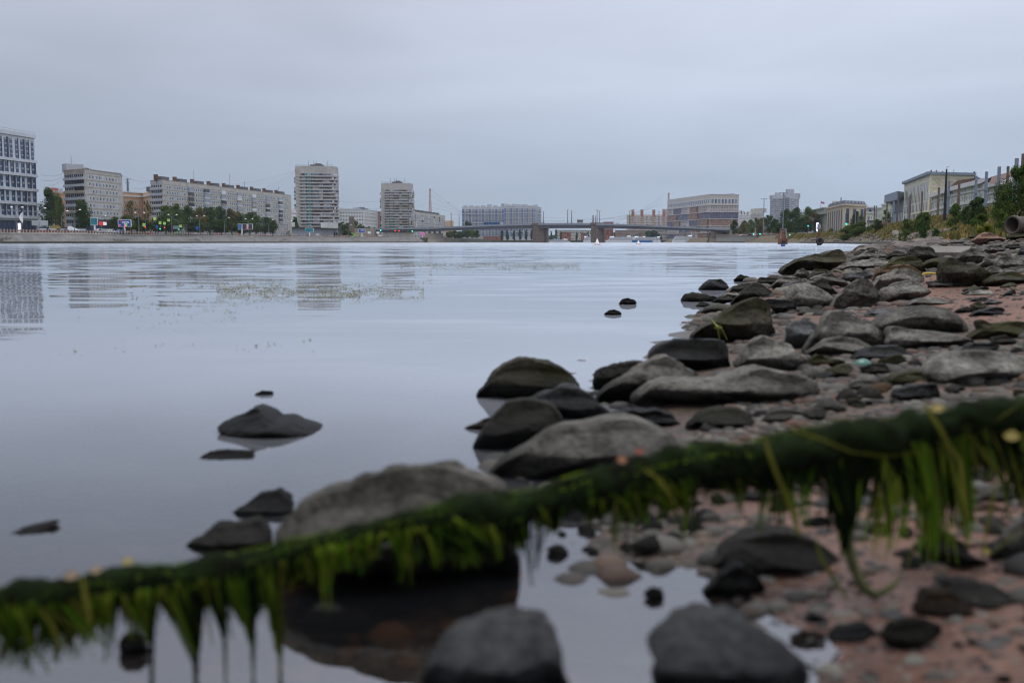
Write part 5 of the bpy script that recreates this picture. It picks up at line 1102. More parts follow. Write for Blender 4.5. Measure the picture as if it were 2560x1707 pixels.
A, B, C_ = b.P; b.grid(A, B, 8, b.zt - 1, 12, 20, .55, .42, mix=[('nb', 3), ('nc', 2), ('n', 1)]); b.grid(B, C_, 8, b.zt - 1, 10, 20, .5, .42, mix=[('nb', 3), ('nc', 2)])
b.rbox(.28, 4, 15, 12, 4, b.m, 'upper_storey'); b.rbox(.75, 4, 18, 12, 6, b.m, 'upper_storey'); b.rbox(.72, 5, 8, 6, 11, c_blu, 'roof_hut'); b.rbox(.3, 5, 6, 5, 7, c_blu, 'roof_hut')
b.panel(B, C_, .02, .3, 8, b.zt, c_dkc, 'loggia_column', .2)
for k in range(18): b.band(B, B + (C_ - B) * .3, 9 + k * (b.zt - 9) / 18, 1.0, .8, m_gl3, 'balcony')
b.done()
# low-rise beyond the bridge, under the deck
for lab, pts, top, m_, D_ in (("long dark red brick warehouse with a grey-green roof under the bridge's left span", [(1208, 1430), (1258, 1430)], 591, c_brk, 20),
        ("low pinkish brick house on the far shore between the bridge piers", [(1403, 1500), (1427, 1500)], 582, c_brk, 14), ("small brick house at the left side of the right pier on the far shore", [(1452, 1490), (1468, 1490)], 585, c_brk, 14),
        ("bright red brick house immediately right of the right pier", [(1513, 1480), (1530, 1480)], 577, c_brk, 14), ("long brown brick low building on the far shore under the right span", [(1538, 1500), (1625, 1500)], 578, mat("brown_brick", (.22, .15, .12), .8, (.28, .20, .16), .3), 16),
        ("pale cream house under the right span behind the blue ship", [(1640, 1420), (1668, 1420)], 572, c_pan, 14), ("cream housing block seen under the left span behind the poplars", [(1224, 1600), (1262, 1600)], 574, c_pan, 14),
        ("white far rooftops on the horizon between the bridge piers", [(1390, 1900), (1475, 1900)], 577, c_pan, 14), ("red roofed low houses peeping over the bridge right of the right pier", [(1508, 2300), (1533, 2300)], 556, c_brk, 14)):
    b = Bld(lab, 'building', pts, top, m=m_, D=D_, z0=3.2, name='house'); w_ = (pts[1][0] - pts[0][0]); b.grid(*b.seg(0), 4, b.zt - 1, max(4, int(w_ / 3)), max(2, int((b.zt - 4) / 4.5)), .45, .5, mix=[('wd', 1), ('n', 1)])
    b.parapet(c_rf if 'warehouse' not in lab else mat("patina_roof", (.20, .26, .27), .6), 1.2, .6); b.done(40)
# ------------------------------------------------------------------ bridge
m_brl = mat("bridge_parapet_steel", (.20, .225, .26), .6, (.26, .285, .32), .3); m_bgd = mat("bridge_girder", (.075, .08, .10), .7, (.11, .115, .135), .3)
m_pier = mat("pier_granite", (.10, .075, .065), .85, (.17, .135, .12), .5, bump=.2, bscale=.8)
def brY(px): return lerp([(930, 1000), (1340, 915), (1510, 880), (1830, 820)], px)
ST_ = [(925, 574.5, 577, 584), (950, 570, 575, 580), (1050, 568.7, 573.3, 578.4), (1080, 568, 572.6, 578.2), (1190, 563.5, 567.5, 573.5), (1260, 560.5, 565, 571.8), (1334, 558, 563, 571.3), (1420, 557.5, 562.5, 570.3), (1510, 559, 563.5, 570), (1600, 562, 566, 571.8), (1700, 566.5, 570.5, 575), (1790, 570.5, 574.5, 577.5), (1835, 573, 576.5, 582)]
ctr = at(1425, 590, brY(1425))
root = empty('road_bridge', (ctr.x, ctr.y, 0), "long low steel road bridge with two granite piers crossing the whole river", 'bridge')
wN = Vector((.24, 24, 0))
def sweep(k0, k1, front, back, name, m):
    mb = MB(); rows = []
    for s in ST_:
        Y = brY(s[0]); a = at(s[0], s[k0], Y); c = at(s[0], s[k1], Y)
        rows.append([Vector((a.x, Y + front, a.z)), Vector((a.x, Y + front, c.z)), Vector((a.x, Y + back, c.z)), Vector((a.x, Y + back, a.z))])
    mb.grid(rows, True, 0, True); return mb.build(name, m, root)
sweep(1, 2, -.5, .1, 'parapet', m_brl); sweep(2, 3, .3, 25, 'girder', m_bgd); sweep(1, 2, 24.6, 25.2, 'parapet', m_brl)
mb = MB()
for i in range(150):
    px = 950 + i * 5.87; Y = brY(px); z0 = lerp([(s[0], s[2]) for s in ST_], px); z1 = lerp([(s[0], s[3]) for s in ST_], px); a = at(px, z0, Y); c = at(px, z1, Y); mb.box((a.x, Y + .2, (a.z + c.z) / 2), (.25, .3, a.z - c.z))
mb.build('girder_rib', m_bgd, root)
for x0, x1, xs_, tp in ((1331.5, 1361, 1372, 557), (1477, 1506, 1513, 557)):
    Y = brY(x0) - 3; a, c, d = at(x0, 600, Y), at(x1, 600, Y), at(xs_, 600, Y + 22); z = at(x0, tp, Y).z
    mb = MB(); mb.prism([(a.x, Y), (c.x, Y), (d.x, Y + 26), (a.x + (d.x - c.x), Y + 26)], -3, z - 1.8); mb.build('pier', m_pier, root)
    mb = MB(); mb.prism([(a.x - .4, Y - .4), (c.x + .4, Y - .4), (c.x + .4, Y + 5), (a.x - .4, Y + 5)], z - 1.8, z); mb.build('pier_cap', m_pier, root)
# shore piers
for px, w_, yb in ((1080, 5, 0), (1795, 3, 0)):
    Y = brY(px) + 3; c = at(px, 590, Y); mb = MB()
    for k in range(4): mb.box((c.x - w_ * 1.5 + k * w_, Y + 3, 10.5), (w_ * .5, 2, 3.2), 0, 0, .35)
    mb.box((c.x, Y + 3, 4.5), (w_ * 4, 8, 9)); mb.prism([(c.x - w_ * 3, Y - 4), (c.x + w_ * 4, Y - 4), (c.x + w_ * 4, Y + 8), (c.x - w_ * 3, Y + 8)], -3, 5.5, 0, [(c.x - w_ * 2, Y), (c.x + w_ * 3, Y), (c.x + w_ * 3, Y + 8), (c.x - w_ * 2, Y + 8)])
    mb.build('shore_pier', m_pier if px > 1200 else c_dirty, root)
Y = 985; a = at(876, 600, Y); c = at(935, 600, Y); mb = MB(); mb.prism([(a.x, Y - 6), (c.x, Y - 6), (c.x, Y + 20), (a.x, Y + 20)], 3, at(900, 571, Y).z); mb.build('abutment', c_dirty, root)
a = at(1828, 600, 815); mb = MB(); mb.prism([(a.x, 815), (a.x + 50, 815), (a.x + 50, 845), (a.x, 845)], 0, at(1828, 573, 815).z); mb.build('abutment', c_dirty, root)
# masts, poles and wires on the bridge
m_pole = mat("grey_pole", (.16, .18, .21), .6); m_blk = mat("black_pole", (.012, .012, .014), .7); m_bpo = mat("blue_grey_pole", (.17, .21, .27), .6); m_wpo = mat("weathered_pole", (.10, .075, .06), .9, (.17, .135, .11), 1)
poles = [(1128, 534, 572), (1148, 536, 572), (1359, 529, 560), (1419, 525.5, 560), (1429, 528, 560), (1481, 538, 558), (1484, 538, 558), (1488.5, 540, 558), (1492.5, 525.5, 560), (1499, 528, 560), (1574, 528, 566), (1647, 529, 570)]
for i, (px, y0, y1) in enumerate(poles):
    Y = brY(px) + (2 if i % 2 else 23); a = at(px, y1 + 1, Y); h_ = at(px, y0, Y).z - a.z; mb = MB(); mb.tube([(0, 0, 0), (0, 0, h_)], [.42, .25], 7)
    if y0 < 537: mb.box((0, 0, h_), (2.2, .4, .3))
    o = mb.build('bridge_pole', m_pole if i % 2 else m_wpo); o.location = a; tag(o, 'slim lighting and wire pole standing on the bridge deck, %s from the left' % ORD[i], 'pole', 'poles on the bridge')
def wire(p0, p1, sag, r, label, balls=0, m=m_rail):
    p0, p1 = Vector(p0), Vector(p1); mb = MB(); P_ = [p0 + (p1 - p0) * (i / 24) - Vector((0, 0, sag * 4 * (i / 24) * (1 - i / 24))) for i in range(25)]
    mb.tube(P_, r * .65, 4)
    for k in range(balls):
        c = P_[int(24 * (k + .8) / (balls + .6))]; mb.box(tuple(c), (1.3, 1.3, 1.3))
    o = mb.build('power_line', m); o.data.transform(Matrix.Translation(-p0)); o.location = p0; tag(o, label, 'power line', 'overhead wires')
mst = lambda py: at(1076, py, 1500)
for k, (y0, p1, sg) in enumerate(((474, at(1660, 490, 1350), 62), (489, at(1655, 505, 1350), 45), (505, at(1655, 512, 1350), 30), (518, at(1640, 529, 1300), 16))):
    wire(mst(y0), p1, sg, .13, ('%s sagging wire between lattice mast and patterned block, with small ball markers' if k == 0 else '%s sagging wire between the lattice mast and the patterned block') % ['topmost', 'second', 'third', 'lowest'][k], 6 if k == 0 else 0)
for k, (y0, p1, sg) in enumerate(((474, at(846, 505, 1000), 6), (489, at(850, 520, 1000), 8), (505, at(850, 535, 1000), 6))):
    wire(mst(y0), p1, sg, .12, '%s wire dropping left from the lattice mast behind the lower tower' % ['topmost', 'middle', 'lowest'][k])
T1 = at(741, 424, 960)
for k, (px, py, Y) in enumerate(((555, 462, 760), (630, 478, 790), (650, 482, 800), (670, 488, 800), (690, 492, 810))):
    wire(at(px, py, Y), T1, 3, .08, '%s cable slanting up from the long panel block roof to the tall tower' % ['leftmost', 'second', 'third', 'fourth', 'rightmost'][k])
for k, (a_, b_) in enumerate((((104, 437, 515), (166, 429, 512)), ((104, 450, 515), (166, 437, 512)), ((104, 468, 515), (166, 441, 512)), ((308, 440, 535), (381, 452, 625)), ((330, 470, 640), (381, 461, 625)))):
    wire(at(*a_), at(*b_), 1.5, .07, '%s thin roof cable strung between the left bank blocks' % ORD[k])
for k in range(3): wire(at(1128, 537 + 10 * k, 960), at(1830, 545 + 10 * k, 840), 2, .06, '%s contact wire running above the bridge deck' % ['upper', 'middle', 'lower'][k])
# lattice masts
m_redw = mat("red_white_steel", (.42, .16, .15), .6, (.5, .47, .46), .08, stretch=(.01, .01, 1)); m_lat = mat("grey_lattice", (.20, .22, .25), .6)
def lattice(px, top, bot, Y, wpx, m, label, arms=()):
    a = at(px, bot, Y); zt = at(px, top, Y).z; W = wpx / F * Y / 2; H_ = zt - 4; mb = MB(); n = 14
    wf = lambda f: W * (1 - .72 * f)
    for f in range(n):
        f0, f1 = f / n, (f + 1) / n; cs = [[Vector((sx * wf(q), sy * wf(q), q * H_)) for sx, sy in ((-1, -1), (1, -1), (1, 1), (-1, 1))] for q in (f0, f1)]
        for j in range(4):
            k = (j + 1) % 4; t_ = W * .09 + .1; mb.tube([cs[0][j], cs[1][j]], t_, 4); mb.tube([cs[0][j], cs[1][k]], t_ * .6, 4); mb.tube([cs[0][k], cs[1][j]], t_ * .6, 4); mb.tube([cs[1][j], cs[1][k]], t_ * .6, 4)
    for f, w_ in arms: mb.box((0, 0, f * H_), (W * w_ * 2, W * .8, W * .25))
    o = mb.build('lattice_mast', m); o.location = (a.x, Y, 4); tag(o, label, 'mast')
lattice(1076, 471, 590, 1500, 9.5, m_redw, "tall red and white lattice mast rising behind the second long block", ((.46, 1.3), (.98, .6), (.72, .8)))
lattice(324, 447, 590, 900, 8, m_lat, "grey lattice pylon top above the peach house", ((.99, 1.9), (.93, 1.4)))
lattice(1670, 482, 590, 1650, 8, m_redw, "red and white lattice mast peeping from behind the left edge of the patterned block", ((.98, .6), (.8, .9)))
# granite stele
a = at(879.5, 590, 930); mb = MB(); mb.box((0, 0, 14), (5.2, 4, 30), 0, 0, .78); mb.box((0, 0, 1), (9, 7, 3)); o = mb.build('stone_stele', m_pier); o.location = (a.x, 930, 5); o.scale.z = (at(880, 542, 930).z - 5) / 29; tag(o, "tall dark granite stele standing between the white office and the bridge ramp", 'stele')
# grass ramp
a = at(876, 590, 925); mb = MB(); mb.prism([(a.x, 925), (a.x + 24, 925), (a.x + 24, 932), (a.x, 932)], 4.5, 4.7, 0, None); mb.poly([(a.x, 926, 9.5), (a.x, 918, 4.7), (a.x + 14, 918, 4.7), (a.x + 10, 926, 7)]); tag(mb.build('grass_slope', mat("bright_grass", (.06, .13, .02), .9, (.09, .17, .03), .4)), kind='structure')

# ------------------------------------------------------------------ boats and buoys
m_hull = mat("white_hull", (.80, .81, .82), .4); m_hbl = mat("blue_hull", (.035, .16, .42), .4); m_deck = mat("deck_glass", (.05, .07, .10), .2)
def ship(px0, px1, top, Y, label, m, decks=3, bow=-1, sup=None, name='cruise_ship', mast=True):
    x0, x1 = XX(px0, Y, 606), XX(px1, Y, 606); Ln = x1 - x0; H_ = at((px0 + px1) / 2, top, Y).z; cx = (x0 + x1) / 2; sup = sup or m_hull
    r = empty(name, (cx, Y, 0), label, 'ship'); W = 9; hz = H_ * .3; mb = MB()
    sec = []
    for f in (0, .06, .15, .85, .96, 1):
        g_ = f if bow < 0 else 1 - f; wd = W / 2 * min(1, (g_ * 9 + .12)) ; ov = (-.03 * Ln if g_ == 0 else 0) * (1 if bow < 0 else -1)
        sh = hz * (1.18 if g_ < .1 else 1); x = x0 + Ln * f
        sec.append([(x + ov, Y - wd, sh), (x, Y - wd * .8, -1), (x, Y + wd * .8, -1), (x + ov, Y + wd, sh)])
    mb.grid(sec, True, 0, True); mb.build('hull', m, r)
    zz = hz; dh = (H_ * .82 - hz) / decks
    for k in range(decks):
        i0, i1 = (.08 + .03 * k, .98 - .04 * k) if bow < 0 else (.02 + .04 * k, .92 - .03 * k)
        a_, b_ = x0 + Ln * i0, x0 + Ln * i1; mb = MB(); mb.box(((a_ + b_) / 2, Y, zz + dh * .45), (b_ - a_, W * .82, dh * .9)); mb.build('deck_house', sup, r)
        mb = MB(); n = max(6, int((b_ - a_) / 2.4))
        for q in range(n): mb.box((a_ + (b_ - a_) * (q + .5) / n, Y - W * .41 - .02, zz + dh * .5), ((b_ - a_) / n * .62, .1, dh * .42))
        mb.build('window_strip', m_deck, r)
        mb = MB(); mb.box(((a_ + b_) / 2, Y, zz + dh * .95), (b_ - a_ + 1.6, W * .98, dh * .1)); mb.build('deck_edge', m_hull, r); zz += dh
    wx = x0 + Ln * (.2 if bow < 0 else .8); mb = MB(); mb.box((wx, Y, zz + dh * .35), (Ln * .09 + 2, W * .5, dh * .7), 0, 0, .85); mb.build('wheelhouse', sup, r)
    mb = MB(); mb.box((x0 + Ln * (.6 if bow < 0 else .4), Y, zz + dh * .35), (Ln * .06 + 1, W * .3, dh * .8), 0, 0, .8); mb.build('funnel', m_hbl if m is m_hull else m_hull, r)
    if mast: mb = MB(); cyl(mb, (wx + 2, Y, zz), .16, H_ * .42, 5); mb.build('mast', m_hull, r)
    return r
ship(1459, 1480, 590, 1120, "white passenger ship half hidden behind the right bridge pier on its left side", m_hull, 3)
ship(1515, 1587, 590, 1180, "long white three-deck river ship moored just right of the right pier", m_hull, 3)
ship(1562, 1612, 588.5, 1250, "white river ship with a tall mast moored behind the long white one", m_hull, 3)
ship(1581, 1630, 590, 1150, "river ship with a bright blue hull moored in the middle of the row", m_hbl, 3, bow=-1)
ship(1626, 1651, 590.5, 1165, "short white ship end seen right of the blue hulled one", m_hull, 3, bow=1)
ship(1682, 1735, 587, 1100, "white passenger ship moored apart near the green slope under the right span", m_hull, 4, bow=1)
# yacht
Y = 1010; r = ship(1371, 1424, 597.5, Y, "white motor yacht with a raked stern lying right of the left bridge pier", m_hull, 2, bow=1, name='motor_yacht', mast=False)
x = XX(1388, Y, 600); mb = MB(); mb.tube([(x, Y, 3), (x + 2.2, Y, at(1390, 584, Y).z)], .1, 5); mb.build('boom', m_pole, r)
def buoy(px, base, top, wpx, label, m=m_hull):
    d = ray(px, base); Y = d.y * EYE / -d.z; a = at(px, base, Y); H_ = at(px, top, Y).z; W = wpx / F * Y / 2; r = empty('navigation_buoy', (a.x, Y, 0), label, 'buoy', 'white cone buoys')
    mb = MB(); mb.tube([(a.x, Y, -.2), (a.x, Y, .03 * H_), (a.x, Y, .1 * H_)], [W * .8, W, W * .9], 16); mb.build('float_ring', mat("buoy_red", (.35, .07, .05), .6), r, smooth=False)
    mb = MB(); mb.tube([(a.x, Y, .08 * H_), (a.x, Y, .8 * H_)], [W * .72, W * .12], 14); mb.build('cone', m, r)
    mb = MB(); mb.tube([(a.x, Y, .78 * H_), (a.x, Y, H_)], .02 * H_, 6); mb.tube([(a.x, Y, .86 * H_), (a.x, Y, .95 * H_)], [.07 * H_, .09 * H_], 8); mb.build('lantern', m_pole, r)
buoy(1493, 612, 593, 16, "larger white cone buoy with a red float floating in front of the right bridge pier")
buoy(1596, 610.5, 599, 12, "smaller white cone buoy floating in front of the blue ship")
# rusty mooring dolphin, tyre post, barrel, floats
m_rust = mat("rusty_steel", (.10, .035, .02), .85, (.19, .085, .05), .9, bump=.05, bscale=3); m_wst = mat("streaked_grey", (.30, .31, .33), .7, (.12, .06, .045), 1.2, stretch=(1, 1, .3))
d = ray(1956.5, 610.6); Y = d.y * EYE / -d.z; a = at(1956.5, 610.6, Y); H_ = at(1956, 572.5, Y).z; W = 21 / F * Y / 2
r = empty('mooring_dolphin', (a.x, Y, 0), "rusty tapering steel mooring post with grey corner plates standing in the river", 'mooring post')
mb = MB(); mb.box((a.x, Y, H_ * .2), (W * 2, W * 1.6, H_ * .5), 0, 0, .86); mb.box((a.x, Y, H_ * .7), (W * 1.6, W * 1.3, H_ * .55), 0, 0, .78); mb.build('body', m_rust, r)
mb = MB()
for s_ in (-1, 1): mb.poly([(a.x + s_ * W * .92, Y - W * .72, H_ * .36), (a.x + s_ * W * .55, Y - W * .72, H_ * .36), (a.x + s_ * W * .40, Y - W * .58, H_ * .99), (a.x + s_ * W * .68, Y - W * .58, H_ * .99)])
mb.box((a.x, Y - W * .62, H_ * .84), (W * .8, W * .08, H_ * .08)); mb.box((a.x, Y - W * .2, H_ * .99), (W * 1.35, W * .8, H_ * .05)); mb.build('corner_plate', m_wst, r)
mb = MB(); mb.box((a.x, Y - W * .82, H_ * .1), (W * .8, W * .3, H_ * .26)); mb.build('hole_shade_block', m_blk, r)  # solid black block, painted in as the dark of an opening
mb = MB(); cyl(mb, (a.x + W * .2, Y, H_), W * .06, H_ * .04, 6); cyl(mb, (a.x - W * .25, Y - W * .5, H_ * .9), W * .07, H_ * .13, 6); mb.build('bollard', m_blk, r)
d = ray(2049, 613); Y = d.y * EYE / -d.z; a = at(2049, 613, Y); zt = at(2049, 560, Y).z; Rr = 10.3 / F * Y
r = empty('mooring_post', (a.x, Y, 0), "rusty grey post in the river with a big black tyre around its foot", 'mooring post')
mb = MB(); mb.tube([(a.x, Y + Rr * .8, -1), (a.x, Y + Rr * .8, zt * .4), (a.x, Y + Rr * .8, zt * .78)], [Rr * .42, Rr * .34, Rr * .3], 10); mb.build('post', m_rust, r)
mb = MB(); mb.tube([(a.x, Y + Rr * .8, zt * .74), (a.x, Y + Rr * .8, zt)], Rr * .42, 10); mb.box((a.x, Y + Rr * .8, zt * .8), (Rr * 1.3, Rr * .6, zt * .04)); mb.build('upper_pipe', mat("pale_pipe", (.28, .30, .31), .7, (.16, .13, .11), 1.5), r)
mb = MB(); rows = []
for i in range(33):
    t_ = i / 32 * 2 * math.pi; rows.append([(a.x + math.cos(t_) * (Rr * .66 + math.cos(q) * Rr * .34), Y + math.sin(q) * Rr * .42, Rr * .98 + math.sin(t_) * (Rr * .66 + math.cos(q) * Rr * .34)) for q in [j * .628 for j in range(10)]])
mb.grid(rows, True); mb.build('tyre', mat("tyre_rubber", (.012, .012, .014), .7, (.03, .03, .033), 4), r, smooth=True)
mb = MB(); mb.tube([(a.x, Y - Rr * .05, Rr * .98), (a.x, Y + Rr * .1, Rr * .98)], Rr * .38, 14); mb.build('hub', mat("tyre_hub", (.05, .03, .025), .9), r)
d = ray(1957.5, 615.8); Y = d.y * EYE / -d.z; a = at(1957.5, 615.8, Y); s = 5.2 / F * Y; mb = MB(); mb.tube([(-s, 0, s * .12), (-s * .9, 0, s * .42), (s * .85, 0, s * .52), (s, 0, s * .4)], [s * .2, s * .52, s * .55, s * .4], 14)
o = mb.build('plastic_barrel', mat("blue_plastic", (.01, .07, .32), .35)); o.location = a; o.rotation_euler.z = .2; tag(o, "blue plastic barrel floating on its side in front of the rusty mooring post", 'barrel')
d = ray(1989.5, 612); Y = d.y * EYE / -d.z; a = at(1989.5, 612, Y); s = 1.6 / F * Y; mb = MB(); mb.grid([[(s * math.cos(q) * math.cos(e_), s * math.sin(q) * math.cos(e_), s * .5 + s * math.sin(e_)) for q in [j * .785 for j in range(8)]] for e_ in (-1.4, -.8, 0, .8, 1.4)], True, 0, True)
o = mb.build('float_ball', m_hull, smooth=True); o.location = a; tag(o, "tiny white float ball on the water right of the blue barrel", 'float')

# ------------------------------------------------------------------ trees
LEAF = {}
def leafmat(k, cols): LEAF[k] = fol('leaves_' + k, cols, .25, .8, .12)
leafmat('dark', [(.020, .042, .014), (.036, .068, .020), (.060, .098, .026), (.028, .054, .017)]); leafmat('mid', [(.038, .07, .016), (.068, .11, .024), (.10, .14, .03), (.045, .08, .02)])
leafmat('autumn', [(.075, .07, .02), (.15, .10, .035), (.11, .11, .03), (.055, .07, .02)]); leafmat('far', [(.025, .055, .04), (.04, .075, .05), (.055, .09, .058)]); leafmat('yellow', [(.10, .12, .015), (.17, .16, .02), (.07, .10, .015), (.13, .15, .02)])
leafmat('bush', [(.03, .065, .015), (.06, .10, .02), (.09, .13, .03), (.02, .045, .012)])
m_trunk = mat("tree_bark", (.035, .028, .022), .9, (.065, .05, .04), 1)
TM = {}
def treemesh(kind, seed, n=2550, leafs=0.068):
    key = (kind, seed, n, leafs)
    if key in TM: return TM[key]
    rs = random.Random(seed * 31 + 7); blobs = []
    tall = kind == 'poplar'; base = .22 if kind != 'bush' else .02
    nb = 15
    for i in range(nb):
        f = rs.random(); z = base + (.92 - base) * (i + .5) / nb; env = (.42 if not tall else .20) * math.sin(math.pi * min(1, max(.08, (z - base + .1) / (1.08 - base)) ** (.75))) ** .7
        a_ = rs.uniform(0, 6.28); rr = env * rs.uniform(.2, .75); blobs.append((Vector((math.cos(a_) * rr, math.sin(a_) * rr, z)), env * rs.uniform(.40, .62) + .03, rs.uniform(.6, .85)))
    mb = MB()
    for k in range(n):
        c, r, fz = blobs[rs.randrange(nb)]; d_ = Vector((rs.gauss(0, 1), rs.gauss(0, 1), rs.gauss(0, 1))).normalized(); p = c + Vector((d_.x * r, d_.y * r, d_.z * r * fz)) * (rs.random() ** .35)
        nrm = (d_ + Vector((rs.uniform(-.7, .7), rs.uniform(-.7, .7), rs.uniform(-.2, 1)))).normalized(); u = nrm.orthogonal().normalized(); u.rotate(Matrix.Rotation(rs.uniform(0, 6.28), 3, nrm)); v = nrm.cross(u); s = leafs * rs.uniform(.5, 1.1)
        mb.poly([p - u * s * .5, p - v * s * .3 + nrm * s * .1, p + u * s * .5, p + v * s * .3 + nrm * s * .1])
    me = bpy.data.meshes.new('crown'); me.from_pydata(mb.v, [], mb.f); me.update()
    tb = MB(); tb.tube([(0, 0, -.03), (.005, 0, base), (0, .01, .6), (.01, 0, .88)], [.028 if not kind == 'bush' else .012, .02, .012, .003], 7)
    for i in range(6):
        c = blobs[rs.randrange(nb)][0]; z = max(.1, c.z - .2); tb.tube([(0, 0, z), tuple(c * .6 + Vector((0, 0, z * .4))), tuple(c)], [.011, .007, .002], 5)
    t_ = bpy.data.meshes.new('trunk'); t_.from_pydata(tb.v, [], tb.f); t_.materials.append(m_trunk); t_.update()
    TM[key] = (me, t_); return TM[key]
CR = {}
def tree(x, y, z, h_, w_, lk, label, group=None, kind='round', seed=None, n=5780, leafs=0.075, name='tree', cat='tree'):
    me, tm = treemesh(kind, (seed if seed is not None else random.randrange(5)) % 5, n, leafs)
    k = (me.name, lk)
    if k not in CR: m2_ = me.copy(); m2_.materials.append(LEAF[lk]); CR[k] = m2_
    r = empty(name, (x, y, z), label, cat, group)
    c = bpy.data.objects.new('crown', CR[k]); t_ = bpy.data.objects.new('trunk', tm); rz = random.uniform(0, 6.28)
    for o in (c, t_): COL.objects.link(o); o.parent = r; o.scale = (w_ * 1.3, w_ * 1.3, h_); o.rotation_euler.z = rz
    return r
def treepx(px, top, wpx, Y, base_z, lk, label, group=None, **k):
    a = at(px, 590, Y); zt = at(px, top, Y).z; return tree(a.x, Y, base_z, zt - base_z, wpx / F * Y, lk, label, group, **k)
treepx(130, 466, 62, 560, 4.6, 'dark', "tall dense dark tree between the grey office and the orange house", n=4420, leafs=0.054, seed=1)
treepx(152, 490, 34, 545, 4.6, 'mid', "looser willow-like tree in front of the orange house", n=2720, leafs=0.054, seed=2)
treepx(206, 496, 50, 496, 4.6, 'dark', "dense rounded dark tree in front of the nine-storey block", n=4760, leafs=0.054, seed=3)
treepx(330, 497, 52, 545, 4.6, 'autumn', "thin yellowing tree with bare twigs in front of the peach house", n=1530, leafs=0.047, seed=4)
treepx(372, 503, 34, 560, 4.6, 'autumn', "yellowing tree against the left corner of the long panel block", n=1870, leafs=0.047, seed=0)
row = [(293, 540, 42, 545, 'dark'), (318, 537, 40, 555, 'mid'), (345, 540, 36, 550, 'dark'), (415, 510, 46, 640, 'mid'), (440, 505, 50, 650, 'mid'), (470, 512, 46, 650, 'dark'), (425, 540, 60, 610, 'dark'), (500, 515, 48, 665, 'autumn'), (525, 514, 50, 670, 'dark'), (555, 514, 52, 680, 'dark'), (490, 545, 60, 630, 'dark'),
       (580, 520, 50, 690, 'autumn'), (600, 527, 46, 695, 'dark'), (550, 548, 60, 650, 'dark'), (625, 528, 42, 700, 'dark'), (640, 535, 36, 705, 'mid'), (664, 540, 44, 710, 'dark'), (682, 546, 30, 715, 'dark'), (605, 552, 50, 670, 'dark'), (370, 548, 44, 560, 'dark'), (395, 550, 40, 570, 'dark')]
row.sort()
for i, (px, tp, w_, Y, lk) in enumerate(row):
    Y = bankY(px) + (66 if tp < 530 else 40); treepx(px, tp, w_, Y, 4.6, lk, 'tree in the row before the long panel block, %s from the left' % ORD[i], 'trees of the embankment row', n=3060, leafs=0.061)
treepx(722, 575, 20, 800, 4.6, 'autumn', "small round bush by the road left of the podium", n=600, kind='bush', name='bush', cat='bush'); treepx(738, 540, 18, 880, 4.6, 'dark', "dark tree in the gap between long block and tall tower")
for i, (px, tp, w_, Y) in enumerate(((855, 553, 28, 960), (872, 556, 26, 965), (865, 575, 30, 905), (886, 550, 24, 1000), (903, 560, 22, 990), (920, 566, 20, 1000), (935, 568, 14, 1000))): treepx(px, tp, w_, Y, 4.6, ['mid', 'dark', 'dark', 'mid', 'dark', 'bush', 'mid'][i], 'tree by the stele right of the tall tower, %s from the left' % ORD[i], 'trees around the stele')
c1 = [(1123, 577, 20), (1136, 575, 18), (1150, 577, 20), (1165, 576, 18), (1180, 574, 20), (1192, 575, 16)]
for i, (px, tp, w_) in enumerate(c1): treepx(px, tp, w_, 1180, 4, 'dark' if i % 2 else 'mid', 'dark tree under the left span of the bridge, %s from the left' % ORD[i], 'trees under the left span')
for i, (px, tp, w_) in enumerate(((1255, 574, 16), (1268, 572, 18), (1285, 574, 18), (1300, 571, 18), (1315, 573, 18), (1330, 570, 16), (1378, 575, 12), (1390, 571, 16), (1402, 576, 12), (1442, 578, 12), (1470, 577, 14))):
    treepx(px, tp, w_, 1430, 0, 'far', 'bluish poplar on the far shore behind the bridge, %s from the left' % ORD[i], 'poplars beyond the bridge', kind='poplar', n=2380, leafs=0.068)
treepx(1170, 552, 26, 1200, 4, 'far', "round green tree top rising above the bridge deck in front of the blue glazed complex")
for i, (px, tp, w_) in enumerate(((1622, 575, 22), (1635, 574, 26), (1648, 584, 18), (1535, 580, 10), (1575, 585, 14), (1595, 584, 12))): treepx(px, tp, w_, 1390, 2, 'far', 'dark tree on the far shore seen under the right span, %s of the scattered ones' % ORD[i], 'trees under the right span')
rt = [(1835, 548, 24, 770, 'dark'), (1852, 560, 20, 765, 'autumn'), (1862, 549, 22, 760, 'autumn'), (1874, 547, 22, 750, 'mid'), (1891, 543, 20, 745, 'mid'), (1905, 542, 24, 740, 'autumn'), (1922, 535, 34, 720, 'dark'), (1938, 545, 30, 710, 'dark'), (1966, 520, 40, 730, 'dark'), (1990, 516, 50, 690, 'dark'), (2018, 515, 46, 680, 'mid'), (2035, 528, 34, 660, 'autumn'), (2005, 545, 60, 650, 'dark'), (1955, 555, 50, 690, 'dark'), (1970, 550, 40, 640, 'dark')]
rt.sort()
for i, (px, tp, w_, Y, lk) in enumerate(rt): treepx(px, tp, w_, Y, 4.6, lk, 'park tree at the right end of the bridge, %s from the left' % ORD[i], 'trees on the right embankment', n=3740, leafs=0.057)
tag(box_thing('distant_woods', '', '', (0, 0, 0), (.1, .1, .1), LEAF['far']), kind='stuff'); o = bpy.data.objects['distant_woods']; bpy.data.objects.remove(o)
mb = MB(); rs = random.Random(3)
